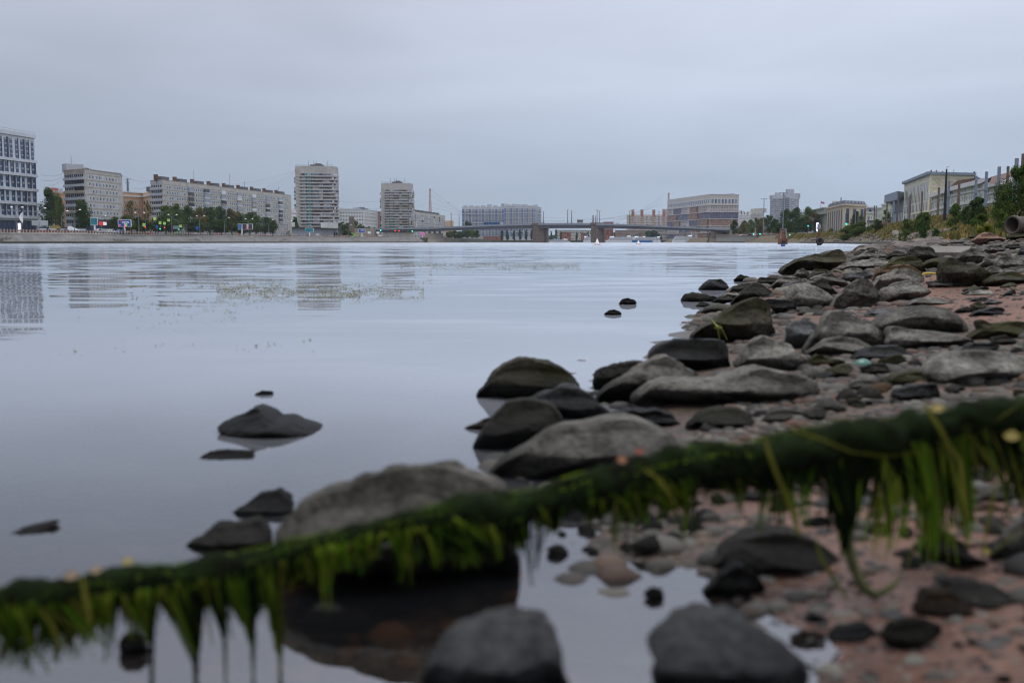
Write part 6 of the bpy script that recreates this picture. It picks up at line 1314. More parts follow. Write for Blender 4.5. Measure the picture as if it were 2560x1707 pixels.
for k in range(16000):
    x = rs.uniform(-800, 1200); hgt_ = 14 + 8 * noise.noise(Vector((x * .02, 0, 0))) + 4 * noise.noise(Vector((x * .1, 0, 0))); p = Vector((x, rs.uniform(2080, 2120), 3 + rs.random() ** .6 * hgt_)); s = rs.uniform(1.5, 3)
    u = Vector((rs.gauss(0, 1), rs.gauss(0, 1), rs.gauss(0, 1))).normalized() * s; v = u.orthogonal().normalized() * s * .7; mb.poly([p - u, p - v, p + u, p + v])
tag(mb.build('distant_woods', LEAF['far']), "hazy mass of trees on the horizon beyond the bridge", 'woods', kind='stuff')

# ------------------------------------------------------------------ cars
m_tyre = mat("car_tyre", (.012, .012, .012), .8); m_cg = mat("car_glass", (.02, .025, .03), .1, spec=.6)
m_tl = mat("tail_light", (1, .06, .03), .4, emit=1.2); m_hl = mat("head_light", (1, .95, .85), .4, emit=1.2)
CC = dict(white=(.55, .56, .58), black=(.015, .015, .018), grey=(.14, .15, .16), red=(.35, .03, .025), green=(.16, .42, .08), silver=(.36, .38, .40), blue=(.03, .06, .16), teal=(.05, .25, .30), orange=(.6, .16, .04))
def carproto(van=False):
    r = bpy.data.objects.new('car', None); COL.objects.link(r)
    if van: bp_ = [(-2.6, .4), (-2.6, 2.1), (1.2, 2.15), (1.7, 1.4), (2.5, 1.15), (2.6, .4)]; cb = [(.3, 1.3), (.4, 1.95), (1.15, 1.95), (1.6, 1.3)]
    else: bp_ = [(-2.15, .35), (-2.2, .85), (-1.6, 1.0), (1.0, .95), (2.0, .8), (2.15, .4)]; cb = [(-1.75, .97), (-1.1, 1.42), (.2, 1.45), (1.05, .94)]
    mb = MB(); W = .88; mb.grid([[(x, -W, z) for x, z in bp_], [(x, W, z) for x, z in bp_]], True, 0, True); mb.build('body', MATS['grey_pole'], r, sub=False)
    mb = MB(); mb.grid([[(x, -W * (.99 if van else .84), z) for x, z in cb], [(x, W * (.99 if van else .84), z) for x, z in cb]], True, 0, True)
    if van: mb.v = [(x, y * 1.02, z) for x, y, z in mb.v]
    mb.build('cabin_window', m_cg, r, sub=False)
    if not van: mb = MB(); mb.grid([[(x, y * .74, z) for x, z in ((-1.05, 1.425), (.18, 1.455), (.2, 1.48), (-1.0, 1.47))] for y in (-1, 1)], True, 0, True); mb.build('roof', MATS['grey_pole'], r, sub=False)
    for sx in (-1.35, 1.35):
        for sy in (-.8, .8): mb = MB(); mb.tube([(sx, sy - .1, .33), (sx, sy + .1, .33)], .33, 12); mb.build('wheel', m_tyre, r, sub=False)
    for sy in (-.6, .6): mb = MB(); mb.box((-2.21 if not van else -2.62, sy, .78), (.06, .3, .18)); mb.build('tail_light', m_tl, r, sub=False)
    for sy in (-.6, .6): mb = MB(); mb.box((2.1 if not van else 2.58, sy, .68), (.12, .32, .16)); mb.build('head_light', m_hl, r, sub=False)
    return r
P_car, P_van = carproto(), carproto(True); usedp = set()
def car(x, y, z, rz, colr, label, grp, van=False, lights=True, sc_=1.0):
    p = P_van if van else P_car
    if p.name in usedp: r = copy_tree(p)
    else: r = p; usedp.add(p.name)
    r.location = (x, y, z); r.rotation_euler = (0, 0, rz); r.scale = (sc_,) * 3; tag(r, label, 'van' if van else 'car', grp); m = mat('car_paint_' + colr, CC[colr], .3, coat=.5)
    for c in r.children:
        if c.name.startswith(('body', 'roof')): c.material_slots[0].link = 'OBJECT'; c.material_slots[0].material = m
    return r
cars = [(68, 'black', 0), (108, 'grey', 0), (152, 'red', 0), (235, 'grey', 0), (245, 'silver', 1), (268, 'white', 1), (292, 'blue', 1), (318, 'black', 0), (370, 'red', 0), (383, 'black', 0), (444, 'green', 0), (468, 'black', 0), (492, 'white', 0), (517, 'silver', 0), (550, 'red', 0), (598, 'orange', 0), (608, 'grey', 0), (642, 'silver', 0), (661, 'grey', 0), (677, 'white', 0), (703, 'white', 0), (739, 'white', 0), (750, 'silver', 0), (773, 'teal', 0), (799, 'white', 1), (821, 'red', 0), (834, 'silver', 0), (849, 'black', 0), (862, 'red', 0), (877, 'grey', 0), (897, 'silver', 0), (904, 'red', 0), (915, 'white', 0), (924, 'red', 0), (937, 'grey', 0), (946, 'red', 0), (957, 'white', 1), (967, 'red', 0), (978, 'grey', 0)]
for i, (px, cc, van) in enumerate(cars):
    off = random.choice((11, 14.5, 18)); p = place_on(px, off, 4.65); u = Vector((XX(px + 20, bankY(px + 20), 606) - XX(px, bankY(px), 606), bankY(px + 20) - bankY(px), 0)); rz = math.atan2(u.y, u.x) + (math.pi if px < 320 and i % 2 == 0 else 0)
    car(p.x, p.y, p.z, rz, cc, '%s %s on the left embankment road, %s vehicle from the left' % (cc, 'van' if van else 'car', ORD[i]), 'vehicles on the left embankment road', bool(van))
bc = [(985, 'silver', 0), (1003, 'white', 1), (1060, 'teal', 0), (1085, 'blue', 0), (1095, 'white', 0), (1122, 'silver', 0), (1178, 'red', 0), (1262, 'white', 0), (1290, 'red', 0), (1420, 'silver', 0), (1545, 'black', 0), (1560, 'white', 0), (1590, 'orange', 0), (1620, 'grey', 0), (1650, 'black', 0), (1680, 'silver', 0), (1712, 'white', 0), (1745, 'white', 0), (1770, 'grey', 0)]
def deckz(px, Y): return at(px, lerp([(s[0], s[2]) for s in ST_], px), brY(px)).z + .15
for i, (px, cc, van) in enumerate(bc):
    Y = brY(px) + 5 + 5 * (i % 3); car(XX(px, Y), Y, deckz(px, Y) + .35, -.2, cc, '%s %s driving on the bridge, %s vehicle from the left on the deck' % (cc, 'van' if van else 'car', ORD[i]), 'vehicles on the bridge', bool(van))
# tram / articulated bus and trucks on the bridge
def bus(px0, px1, dY, label, m, name='bus', h_=3.2):
    Y = brY(px0) + dY; x0, x1 = XX(px0, Y), XX(px1, Y); z = deckz((px0 + px1) / 2, Y) + .4; r = empty(name, ((x0 + x1) / 2, Y, z), label, name.replace('_', ' ')); mb = MB(); mb.box(((x0 + x1) / 2, Y, z + .5 + h_ / 2), (x1 - x0, 2.5, h_)); mb.build('body', m, r)
    n = max(3, int((x1 - x0) / 1.8))
    for i in range(n):
        mb = MB(); mb.box((x0 + (x1 - x0) * (i + .5) / n, Y - 1.26, z + .5 + h_ * .62), ((x1 - x0) / n * .8, .06, h_ * .36)); mb.build('window', m_cg, r)
    for f in (.15, .85): mb = MB(); x = x0 + (x1 - x0) * f; mb.tube([(x, Y - 1.2, z + .5), (x, Y - .9, z + .5)], .5, 10); mb.build('wheel', m_tyre, r)
m_bus = mat("bus_blue", (.02, .12, .34), .35)
bus(1210, 1220.5, 6, "front half of a blue articulated trolleybus on the left part of the bridge", m_bus, h_=3.4); bus(1221, 1249, 6.1, "blue trailing bus right behind another on the left part of the bridge", m_bus, h_=3.0)
bus(1251, 1258, 5, "small white box truck on the bridge just right of the blue buses", m_hull, 'truck', 2.6); bus(1442.5, 1457, 5, "grey box truck on the bridge between the two piers", mat("truck_grey", (.35, .37, .39), .5), 'truck', 4.2)

# ------------------------------------------------------------------ lamps, signals, billboards on the left bank
m_lampon = mat("lamp_glow", (1, .98, .92), .4, emit=.7); m_grn = mat("signal_green", (.05, 1, .65), .4, emit=1.6); m_red = mat("signal_red", (1, .04, .03), .4, emit=1.6); m_lime = mat("sign_lime_border", (.45, .75, .05), .5, emit=.35); m_sb = mat("sign_blue", (.02, .10, .45), .5)
def lampproto(double):
    r = bpy.data.objects.new('street_lamp', None); COL.objects.link(r)
    mb = MB(); mb.tube([(0, 0, 0), (0, 0, 8.2)], [.2, .12], 7); mb.build('pole', m_pole, r, sub=False)
    for s_ in ((1, -.55) if double else (1,)):
        mb = MB(); mb.tube([(0, 0, 8.1), (.25 * s_, 0, 9.0), (1.0 * s_, 0, 9.8), (2.4 * s_, 0, 10.6)], .09, 5); mb.build('arm', m_pole, r, sub=False)
        mb = MB(); mb.box((2.7 * s_, 0, 10.65), (.9, .35, .22)); mb.build('lamp_head', m_lampon, r, sub=False)
    return r
PL = [lampproto(False), lampproto(True)]; ul = set()
def lamp(x, y, z, rz, dbl, label, grp, s=1.0):
    p = PL[dbl]
    if dbl in ul: r = copy_tree(p)
    else: r = p; ul.add(dbl)
    r.location = (x, y, z); r.rotation_euler = (0, 0, rz); r.scale = (s,) * 3; tag(r, label, 'street lamp', grp)
for i, (px, dbl, off) in enumerate(((31, 1, 10), (91, 0, 9), (122, 0, 40), (180, 0, 10), (239, 0, 26), (345, 1, 10), (429, 1, 10), (500, 1, 10), (563, 0, 10), (623, 1, 10), (675, 0, 10), (723, 0, 10), (857, 0, 10), (866, 0, 40), (896, 0, 60), (925, 0, 60))):
    p = place_on(px, off, 4.6); lamp(p.x, p.y, 4.6, .25, dbl, 'grey street lamp with a curved arm on the left embankment, %s from the left' % ORD[i], 'street lamps on the left embankment', 1.0 if px != 239 else .8)
def signal(px, off, h_, m, arm=0, label='', signs=((0, 0),)):
    p = place_on(px, off, 4.6); r = empty('traffic_signal', tuple(p), label, 'traffic signal', 'traffic signals on the left embankment'); mb = MB(); mb.tube([p, p + Vector((0, 0, h_))], .1, 6)
    if arm: mb.tube([p + Vector((0, 0, h_ - .8)), p + Vector((arm * .15, 0, h_ + .4)), p + Vector((arm * .4, 0, h_ + .9)), p + Vector((arm, 0, h_ + 1))], .1, 6)
    mb.build('pole', m_pole, r)
    q = p + Vector((0, -.2, 3.2)); mb = MB(); mb.box(tuple(q), (.45, .3, 1.1)); mb.build('signal_box', m_blk, r); mb = MB(); mb.box((q.x, q.y - .2, q.z + (-.3 if m is m_grn else .3)), (.5, .1, .5)); mb.build('light', m, r)
    for dx, z in signs:
        mb = MB(); mb.box((p.x + dx, p.y - .25, p.z + z), (1.3, .1, 1.3)); s_ = mb.build('crossing_sign', m_lime, r); mb = MB(); mb.box((p.x + dx, p.y - .32, p.z + z), (.8, .06, .8)); mb.build('sign_face', m_sb, s_); mb = MB(); mb.poly([(p.x + dx - .3, p.y - .36, p.z + z - .3), (p.x + dx + .3, p.y - .36, p.z + z - .3), (p.x + dx, p.y - .36, p.z + z + .3)]); mb.build('sign_symbol', m_hull, s_)
signal(311, 10, 3.8, m_red, 0, 'low red traffic signal with a lime-framed crossing sign under the blue billboard', ((.2, 4.3),))
signal(361, 12, 7.4, m_red, 5.4, 'red traffic signal on a bent pole with an overhead arm to the right', ((-.6, 4.6), (5.0, 7.8)))
signal(399, 13, 6.5, m_grn, 0, 'green traffic signal on a straight pole with one lime-framed sign', ((0, 6.0),))
signal(411, 10, 6.5, m_red, 0, 'red traffic signal on a straight pole right of the green one', ((0, 5.8),))
signal(447, 12, 7.4, m_grn, -6, 'green traffic signal on a bent pole with an overhead arm to the left', ((.9, 4.6), (-5.5, 7.8)))
signal(898, 12, 5, m_red, 0, 'red traffic signal near the stele before the bridge ramp', ())
for k, (px, m) in enumerate(((963, m_grn), (1000, m_red), (1010, m_red), (1043, m_grn))):
    p = place_on(px, 22, 4.6); r = empty('traffic_signal', tuple(p), '%s traffic signal under the bridge ramp, %s of four' % ('green' if m is m_grn else 'red', ORD[k]), 'traffic signal'); mb = MB(); mb.tube([p, p + Vector((0, 0, 6.5))], .12, 5); mb.build('pole', m_pole, r); mb = MB(); mb.box((p.x, p.y - .3, p.z + 6), (.9, .2, .9)); mb.build('light', m, r)
def text(s, size, c, m, parent, rz=0, name='lettering', ext=.02):
    cu = bpy.data.curves.new(name, 'FONT'); cu.body = s; cu.size = size; cu.align_x = 'CENTER'; cu.align_y = 'CENTER'; cu.extrude = ext
    o = bpy.data.objects.new('tmp', cu); COL.objects.link(o); dg = bpy.context.evaluated_depsgraph_get(); me = bpy.data.meshes.new_from_object(o.evaluated_get(dg)); bpy.data.objects.remove(o)
    o = bpy.data.objects.new(name, me); COL.objects.link(o); me.materials.clear(); me.materials.append(m); o.rotation_euler = (R(90), 0, rz); o.parent = parent; o.location = Vector(c) - wloc(parent); return o
m_ad = mat("advert_blue", (.02, .05, .20), .5, emit=.4); m_adw = mat("advert_white", (.8, .82, .85), .5, emit=.4); m_adp = mat("advert_pink", (.7, .12, .45), .5, emit=.2); m_adr = mat("advert_red", (.35, .03, .05), .5, emit=.3); m_adt = mat("advert_teal", (.03, .28, .32), .5, (.02, .12, .18), .5, emit=0)
def board(px0, px1, y0, y1, off, m, label, txt=None, leg=None, name='billboard', edge=m_hull):
    px = (px0 + px1) / 2; Y = bankY(px) + off; a, c = at(px0, y1, Y), at(px1, y0, Y); r = empty(name, ((a.x + c.x) / 2, Y, 4.6), label, 'billboard'); w_, h_ = c.x - a.x, c.z - a.z; cx, cz = (a.x + c.x) / 2, (a.z + c.z) / 2
    mb = MB(); mb.box((cx, Y, cz), (w_, .4, h_)); mb.build('frame', edge, r); mb = MB(); mb.box((cx, Y - .22, cz), (w_ * .93, .06, h_ * .9)); mb.build('poster', m, r)
    mb = MB(); lx = cx if leg is None else at(leg, 590, Y).x; mb.box((lx, Y + .3, (4.6 + a.z) / 2), (.7, .5, a.z - 4.6)); mb.build('leg', m_hull, r)
    if txt: text(txt, h_ * .32, (cx + w_ * .08, Y - .27, cz + h_ * .1), m_adw, r)
    return r, cx, cz, w_, h_, Y
r, cx, cz, w_, h_, Y = board(295.5, 328, 549, 567, 14, m_ad, "dark blue billboard reading O'STIN with a pink oval, left of the traffic signals", "O'STIN", 312)
mb = MB(); mb.tube([(cx - w_ * .36, Y - .3, cz - h_ * .3), (cx - w_ * .36, Y - .25, cz - h_ * .3)], h_ * .14, 12); mb.build('pink_oval', m_adp, r); mb = MB(); mb.box((cx - w_ * .22, Y - .28, cz + h_ * .25), (w_ * .12, .05, h_ * .35), 0); mb.build('red_motif', m_adr, r)
board(227, 244, 544, 563, 20, m_adt, "teal advertising panel left of the shop with the red sign", None)
r, cx, cz, w_, h_, Y = board(606, 632, 560, 574, 12, mat("advert_dark", (.03, .05, .09), .5), "billboard with dark, red and cream poster in front of the tree row", None, 605)
mb = MB(); mb.box((cx, Y - .28, cz), (w_ * .2, .05, h_ * .8)); mb.build('poster_figure', mat("advert_cream", (.6, .55, .42), .6), r); mb = MB(); mb.box((cx - w_ * .12, Y - .285, cz - h_ * .1), (w_ * .14, .05, h_ * .5)); mb.box((cx + w_ * .1, Y - .285, cz - h_ * .22), (w_ * .1, .05, h_ * .3)); mb.build('poster_shape', m_adr, r)
board(595, 603.5, 560, 574, 12.5, mat("advert_sky", (.05, .16, .42), .5), "narrow blue billboard panel attached left of the dark poster board", None, 605)
r, cx, cz, w_, h_, Y = board(896, 913, 572.5, 582, 14, m_ad, "blue billboard reading O'STIN beside the bridge ramp with a pink light spot", "O'STIN", 905)
board(763, 784, 570, 580.5, 12, m_adt, "billboard with a dark teal sea poster in front of the tower podium", None)
board(1429, 1448, 584.5, 593, 560, m_ad, "far blue billboard on the shore between the bridge piers", None)
board(1052, 1061, 581, 589, 30, m_adp, "pink lit sign panel under the bridge ramp", None, name='sign')
# information signs
for k, (px, w_, cl) in enumerate(((390, 1.0, m_sb), (439, 3.2, m_bpo), (493, 1.6, m_sb), (930, 2.6, m_hull), (952, 2.6, m_hull), (1028, 2.8, m_ly))):
    p = place_on(px, 14, 4.6); r = empty('road_sign', tuple(p), '%s road sign by the left embankment road, %s from the left' % (['small blue', 'wide grey-blue', 'blue', 'white', 'second white', 'yellowish'][k], ORD[k]), 'road sign', 'road signs on the left bank'); mb = MB(); mb.tube([p, p + Vector((0, 0, 3.5))], .08, 5); mb.build('post', m_pole, r); mb = MB(); mb.box((p.x, p.y - .15, p.z + 3.9), (w_, .1, 1.8)); mb.build('plate', cl, r)
# feather flag, site hut, fence, tarpaulin at far left
p = place_on(42, 11, 4.6); r = empty('feather_flag', tuple(p), "tall white feather flag with small red and green marks in front of the grey office", 'flag'); mb = MB(); mb.tube([p, p + Vector((1.0, 0, 9))], .06, 5); mb.build('pole', m_hull, r)
mb = MB(); mb.grid([[(p.x + .95 + d_ * (z - 9) / 60, p.y, p.z + z), (p.x + 1.0 - w_, p.y, p.z + z - .3)] for z, w_, d_ in ((9, .1, 0), (8, 1.1, 0), (7, 1.6, 0), (6, 1.5, 0), (5, .9, 0), (4.3, .1, 0))]); mb.build('sail', m_hull, r); mb = MB(); mb.poly([(p.x + .2, p.y - .03, p.z + 6.6), (p.x + .5, p.y - .03, p.z + 7.2), (p.x + .6, p.y - .03, p.z + 6.8)]); mb.build('mark', m_adr, r)
p = place_on(41, 11, 4.6); box_thing('light_panel', "narrow vertical lit white and pink advertising column by the feather flag", 'sign', (p.x - .6, p.y, 4.6), (1.0, .3, 4), mat("lit_panel", (.9, .75, .8), .5, emit=1.2))
Y = 455; a, c = at(79, 580, Y), at(111, 551, Y); r = empty('site_container', ((a.x + c.x) / 2, Y + 2, 4.6), "pale corrugated site container on a fence platform by the grey office", 'container'); mb = MB(); mb.box(((a.x + c.x) / 2, Y + 2, c.z / 2 + 4), (c.x - a.x, 3, c.z - 8)); mb.build('shell', mat("corrugated_white", (.36, .39, .42), .6, (.46, .49, .52), .8), r)
mb = MB()
for i in range(14): mb.box((a.x + (c.x - a.x) * (i + .5) / 14, Y + .45, c.z / 2 + 4), ((c.x - a.x) / 28, .12, c.z - 8.2))
mb.build('rib', c_met, r)
a, c = place_on(70, 27, 4.6), place_on(225, 32, 4.6); mb = MB(); u = c - a; mb.box(((a.x + c.x) / 2, (a.y + c.y) / 2, 6), (u.length, .2, 2.8), math.atan2(u.y, u.x)); tag(mb.build('site_fence', mat("dark_blue_fence", (.02, .03, .06), .7)), "long dark blue construction fence behind the parked cars at left", 'fence')
a, c = place_on(72, 24, 4.6), place_on(200, 24, 4.6); u = c - a; mb = MB()
for i in range(24):
    if i % 5 == 4: continue
    q = a + u * ((i + .5) / 24); mb.box((q.x, q.y, 5.7), (u.length / 24 * .94, .15, 2.0), math.atan2(u.y, u.x))
tag(mb.build('site_fence', c_met), "grey metal panel fence in front of the dark blue construction fence", 'fence')
a = place_on(152, 20, 4.6); c = place_on(180, 20, 4.6); mb = MB(); mb.grid([[a + Vector((0, 0, .1)), a + Vector((0, 1, 3.1)), a + Vector((0, 3, 3.3))], [(a + c) / 2 + Vector((0, -1, 0)), (a + c) / 2 + Vector((0, 1, 2.4)), (a + c) / 2 + Vector((0, 3, 2.6))], [c + Vector((0, 0, 0)), c + Vector((0, 1, .8)), c + Vector((0, 3, 1.5))]]); tag(mb.build('tarpaulin', mat("white_tarp", (.42, .43, .46), .7, (.52, .53, .56), .8), smooth=True), "white tarpaulin heap behind the railing at left", 'tarpaulin')
p = place_on(117, 25, 7.4); box_thing('yellow_cover', "yellow covered machine top behind the fence near the site container", 'machine cover', (p.x, p.y, 6.6), (5.5, 2, 1.4), m_ly, .3, taper=.6)
for k in range(2):
    a = place_on(-10 + 0, 7.4, 4.7); c = place_on(240, 7.4, 4.7); mb = MB(); u = c - a
    if k: break
    for i in range(60):
        q = a + u * (i / 60); q2 = a + u * ((i + .93) / 60); mb.poly([q + Vector((0, 0, .1)), q2 + Vector((0, 0, .1)), q2 + Vector((0, 0, 1.1)), q + Vector((0, 0, 1.0 + .2 * math.sin(i)))])
    tag(mb.build('barrier_net', mat("orange_net", (.20, .08, .06), .9)), "faded orange safety netting along the road at far left", 'netting')
# ------------------------------------------------------------------ right bank
SZ = 5.0
# mansard-roofed office
m_man = mat("mansard_slate", (.035, .04, .06), .6, (.055, .06, .085), 1); c_san = mat("sandstone", (.42, .36, .27), .8, (.50, .44, .34), .3)
b = Bld("sandstone office block with tall dark window strips and a slate mansard roof with small skylights", 'office building', [(2066, 620), (2106, 560), (2163, 575)], 510, topidx=1, m=c_san, D=22, z0=SZ, name='office_building')
A, B, C_ = b.P
for i in range(7): b.panel(A, B, .07 + i * .135, .07 + i * .135 + .06, SZ + 1, b.zt - 3, c_dkc, 'window_strip', .12, .3)
for u0, u1, z0 in ((.13, .25, SZ + 6), (.43, .56, SZ + 1), (.76, .88, SZ + 8)):
    b.panel(B, C_, u0, u1, z0, b.zt - 2.5, c_dkc, 'window_strip', .12, .3); b.grid(B + (C_ - B) * u0, B + (C_ - B) * u1, z0 + .5, b.zt - 3, 3, 7, .8, .75, 'nb', out=.18)
b.band(A, B, b.zt - .9, .9, .8, c_san, 'cornice', .4); b.band(B, C_, b.zt - .9, .9, .8, c_san, 'cornice', .4)
c = sum(b.poly, Vector((0, 0))) / len(b.poly); mb = MB(); zr = at(2106, 500.5, 560).z; mb.prism([(p.x, p.y) for p in b.poly], b.zt, zr, 0, [(c.x + (p.x - c.x) * .9, c.y + (p.y - c.y) * .9) for p in b.poly]); mb.build('mansard_roof', m_man, b.root)
mb = MB(); mb.prism([(c.x + (p.x - c.x) * .9, c.y + (p.y - c.y) * .9) for p in b.poly], zr, zr + 1.2, 0, [(c.x + (p.x - c.x) * .3, c.y + (p.y - c.y) * .3) for p in b.poly]); mb.build('roof_cap', m_bpo, b.root)
T = lambda p: Vector((c.x + (p.x - c.x) * .955, c.y + (p.y - c.y) * .955))
for S0, S1, us in ((T(A), T(B), (.08, .2, .4, .5, .68, .76, .84)), (T(B), T(C_), (.12, .25, .42, .60, .74, .87))):
    u = S1 - S0
    for f_ in us: q = S0 + u * f_; b.window(q.x, q.y - .35, (b.zt + zr) / 2, math.atan2(u.y, u.x), 1.5, 2.0, 'nc')
mb = MB(); p = A + (B - A) * .85; cyl(mb, (p.x + 2, p.y + 6, zr), .25, 2.2, 6); mb.build('chimney', m_blk, b.root); b.done()
# columned palace with flag
b = Bld("pale green-grey columned building with a flag, partly behind the park trees", 'building', [(2034, 700), (2067, 640)], 519, m=mat("grey_green_stone", (.27, .30, .27), .8, (.33, .36, .33), .3), topidx=1, D=20, z0=SZ); A, B = b.seg(0)
for i in range(9): q = A + (B - A) * ((i + .5) / 9); mb = MB(); mb.tube([(q.x, q.y - 1.2, SZ), (q.x, q.y - 1.2, b.zt - 4)], .9, 10); mb.build('column', b.m, b.root)
b.band(A, B, b.zt - 4, 3.4, 2.2, b.m, 'entablature', .5); b.band(A, B, b.zt - .6, .8, 3.0, b.m, 'cornice', .8); b.grid(A, B, SZ + 2, b.zt - 5, 9, 3, .4, .6, 'n'); b.rbox(.75, 8, 7, 5, 4.5, c_pan, 'roof_hut')
b.done()
p = at(2052, 518, 650); r = empty('flag', (p.x, 650, p.z), "small white, blue and red striped flag flying above the columned building", 'flag'); zt = at(2052, 501, 650).z
mb = MB(); cyl(mb, (p.x, 650, p.z - 3), .12, zt - p.z + 3, 5); mb.build('flagpole', m_pole, r)
for k, m_ in enumerate((m_hull, mat("flag_blue", (.03, .10, .45), .6), mat("flag_red", (.55, .03, .03), .6))):
    mb = MB(); mb.grid([[(p.x + x * .55, 650 + .3 * math.sin(x), zt - k * .62 - x * .16 - .1 * math.sin(x * 1.3)) for x in range(5)], [(p.x + x * .55, 650 + .3 * math.sin(x), zt - (k + 1) * .62 - x * .16 - .1 * math.sin(x * 1.3)) for x in range(5)]]); mb.build('stripe', m_, r)
# little houses and walls between
for lab, pts, tp, m_, fl_ in (("pale blue-green glass roofed house right of the mansard office", [(2163, 640), (2190, 640)], 520, m_gl3, 3), ("low grey-green house behind the bushes right of the mansard office", [(2163, 560), (2186, 560)], 533, c_grn, 3), ("small pale green house with pilasters left of the columned station", [(2186, 480), (2206, 470)], 523, c_grn, 2), ("grey classical house with a cornice directly left of the blue station hall", [(2203, 470), (2229, 455)], 514, c_grn, 3), ("plain cream low shed wall with a dark roof behind the bushes", [(2167, 430), (2186, 430)], 555, c_yel, 1)):
    b = Bld(lab, 'house', pts, tp, m=m_, D=12, z0=SZ, name='house'); b.grid(*b.seg(0), SZ + 1, b.zt - 1, 4, fl_, .35, .5, 'wd'); b.parapet(c_rf if fl_ == 1 else c_wht, .7, .7, 'roof'); b.done()
# station hall with slim blue columns
b = Bld("modern station hall with slim blue-grey columns, wide overhanging roof and yellow-trimmed fascia", 'station hall', [(2229, 450), (2257, 412)], 504, topidx=0, m=mat("hall_blue", (.07, .10, .16), .5), D=14, z0=SZ, zt=at(2229, 504, 450).z, name='station_hall'); A, B = b.seg(0)
m_w2 = mat("hall_white", (.50, .52, .55), .7)
b.panel(A, B, 0, 1, SZ, SZ + (b.zt - SZ) * .58, m_w2, 'lower_wall', .25)
for i in range(8): q = A + (B - A) * ((i + .5) / 8); mb = MB(); mb.box((q.x - .5, q.y - 1.0, SZ + (b.zt - SZ) * .3), (.45, .45, (b.zt - SZ) * .62)); mb.build('column', m_bpo, b.root)
mb = MB(); z = b.zt; q0, q1 = A + Vector((-5, -3)), B + Vector((-4, -3)); mb.prism([(q0.x, q0.y), (q1.x, q1.y), (B.x + 8, B.y + 14), (A.x + 8, A.y + 18)], z - .8, z + 2.6); mb.build('overhanging_roof', m_bpo, b.root)
mb = MB(); mb.prism([(q0.x + 1.5, q0.y - .2), (q1.x, q1.y - .3), (q1.x, q1.y), (q0.x + 1.5, q0.y)], z - .3, z + 1.2); mb.build('fascia_lettering_band', mat("yellow_fascia", (.42, .32, .12), .7, (.20, .20, .18), 1.2), b.root); b.done()
# big cream block
b = Bld("big cream five-storey block with narrow windows and a stained blank side wall", 'building', [(2256, 410), (2319, 350), (2428, 356)], 434, topidx=1, m=c_yel, D=30, z0=SZ, zt=at(2319, 435, 350).z, back=[Vector((XX(2470, 400), 410)), Vector((XX(2300, 440), 450))]); A, B, C_ = b.P
zlev = [at(2319, y, 350).z for y in (461, 484, 507, 530, 553)]
for k, zc in enumerate([at(2315, y, 352).z for y in (467, 490, 514, 540)]):
    b.grid(A, B, zc - 2.2, zc + 2.2, 17, 1, .45, .82 if k == 0 else .68, mix=[('n', 3), ('nc', 1)], mx=.04)
b.panel(B, C_, .02, .98, SZ, b.zt - 1.2, c_sti, 'stained_side', .12); b.band(A, B, b.zt - .2, 1.0, 1.0, m_bpo, 'roof_edge', .3); b.band(B, C_, b.zt - .2, .9, .9, m_bpo, 'roof_edge', .2)
for f_, h_ in ((.10, 1.6), (.22, 1.6), (.36, 1.3)): p = B + (C_ - B) * f_; mb = MB(); mb.box((p.x, p.y + 3, b.zt + h_ / 2), (.4, .4, h_)); mb.build('vent', m_wpo, b.root)
mb = MB()
for f_, h_ in ((.43, 2.8), (.59, 1.9), (.85, 1.2), (.88, 1.2)): p = B + (C_ - B) * f_; cyl(mb, (p.x, p.y + 2, b.zt), .1, h_, 4)
p = B + (C_ - B) * .43; mb.tube([(p.x, p.y + 2, b.zt + 2.8), (p.x + .9, p.y + 2, b.zt + 2.8)], .07, 4); mb.build('antenna', m_pole, b.root)
mb = MB(); p = C_ + Vector((1.0, 0)); mb.box((p.x, p.y + 2, b.zt - 1), (.5, .5, 4.6)); mb.build('chimney', m_blk, b.root); b.done()
# pale green mansions
def mansion(label, pts, tp, ti, roof_px, nwin, ped=None):
    b = Bld(label, 'mansion', pts, tp, topidx=ti, m=c_grn, D=22, z0=SZ, name='mansion'); 
    for i in range(len(b.P) - 1):
        A, B = b.seg(i); H_ = b.zt - SZ
        b.band(A, B, b.zt - .9, 1.2, 1.3, c_wht, 'cornice', .4); b.band(A, B, SZ + H_ * .52, .55, .6, c_wht, 'string_course', .1); b.band(A, B, b.zt - 2.4, .4, .4, c_wht, 'architrave', .1)
        n = nwin[i]; b.grid(A, B, SZ + H_ * .56, b.zt - 2.6, n, 1, .34, .62, 'wd', mx=.02); b.grid(A, B, SZ + .8, SZ + H_ * .48, n, 1, .34, .7, 'wd', mx=.02)
        for k in range(0, n + 1): q = .02 + .96 * k / n; b.panel(A, B, max(0, q - .006), min(1, q + .006), SZ, b.zt - 1, c_wht, 'pilaster', .3, .4) if k % 2 == 0 else None
    return b
b = mansion("long pale green two-storey mansion with brown barrel roof, in front of the cream block", [(2327, 345), (2375, 300), (2466, 255)], 489, 0, None, (7, 10))
b.zt = at(2327, 489, 345).z
P_ = [(2372, 476, 305), (2378, 462, 304), (2392, 451, 303), (2412, 446, 301), (2450, 441, 296)]
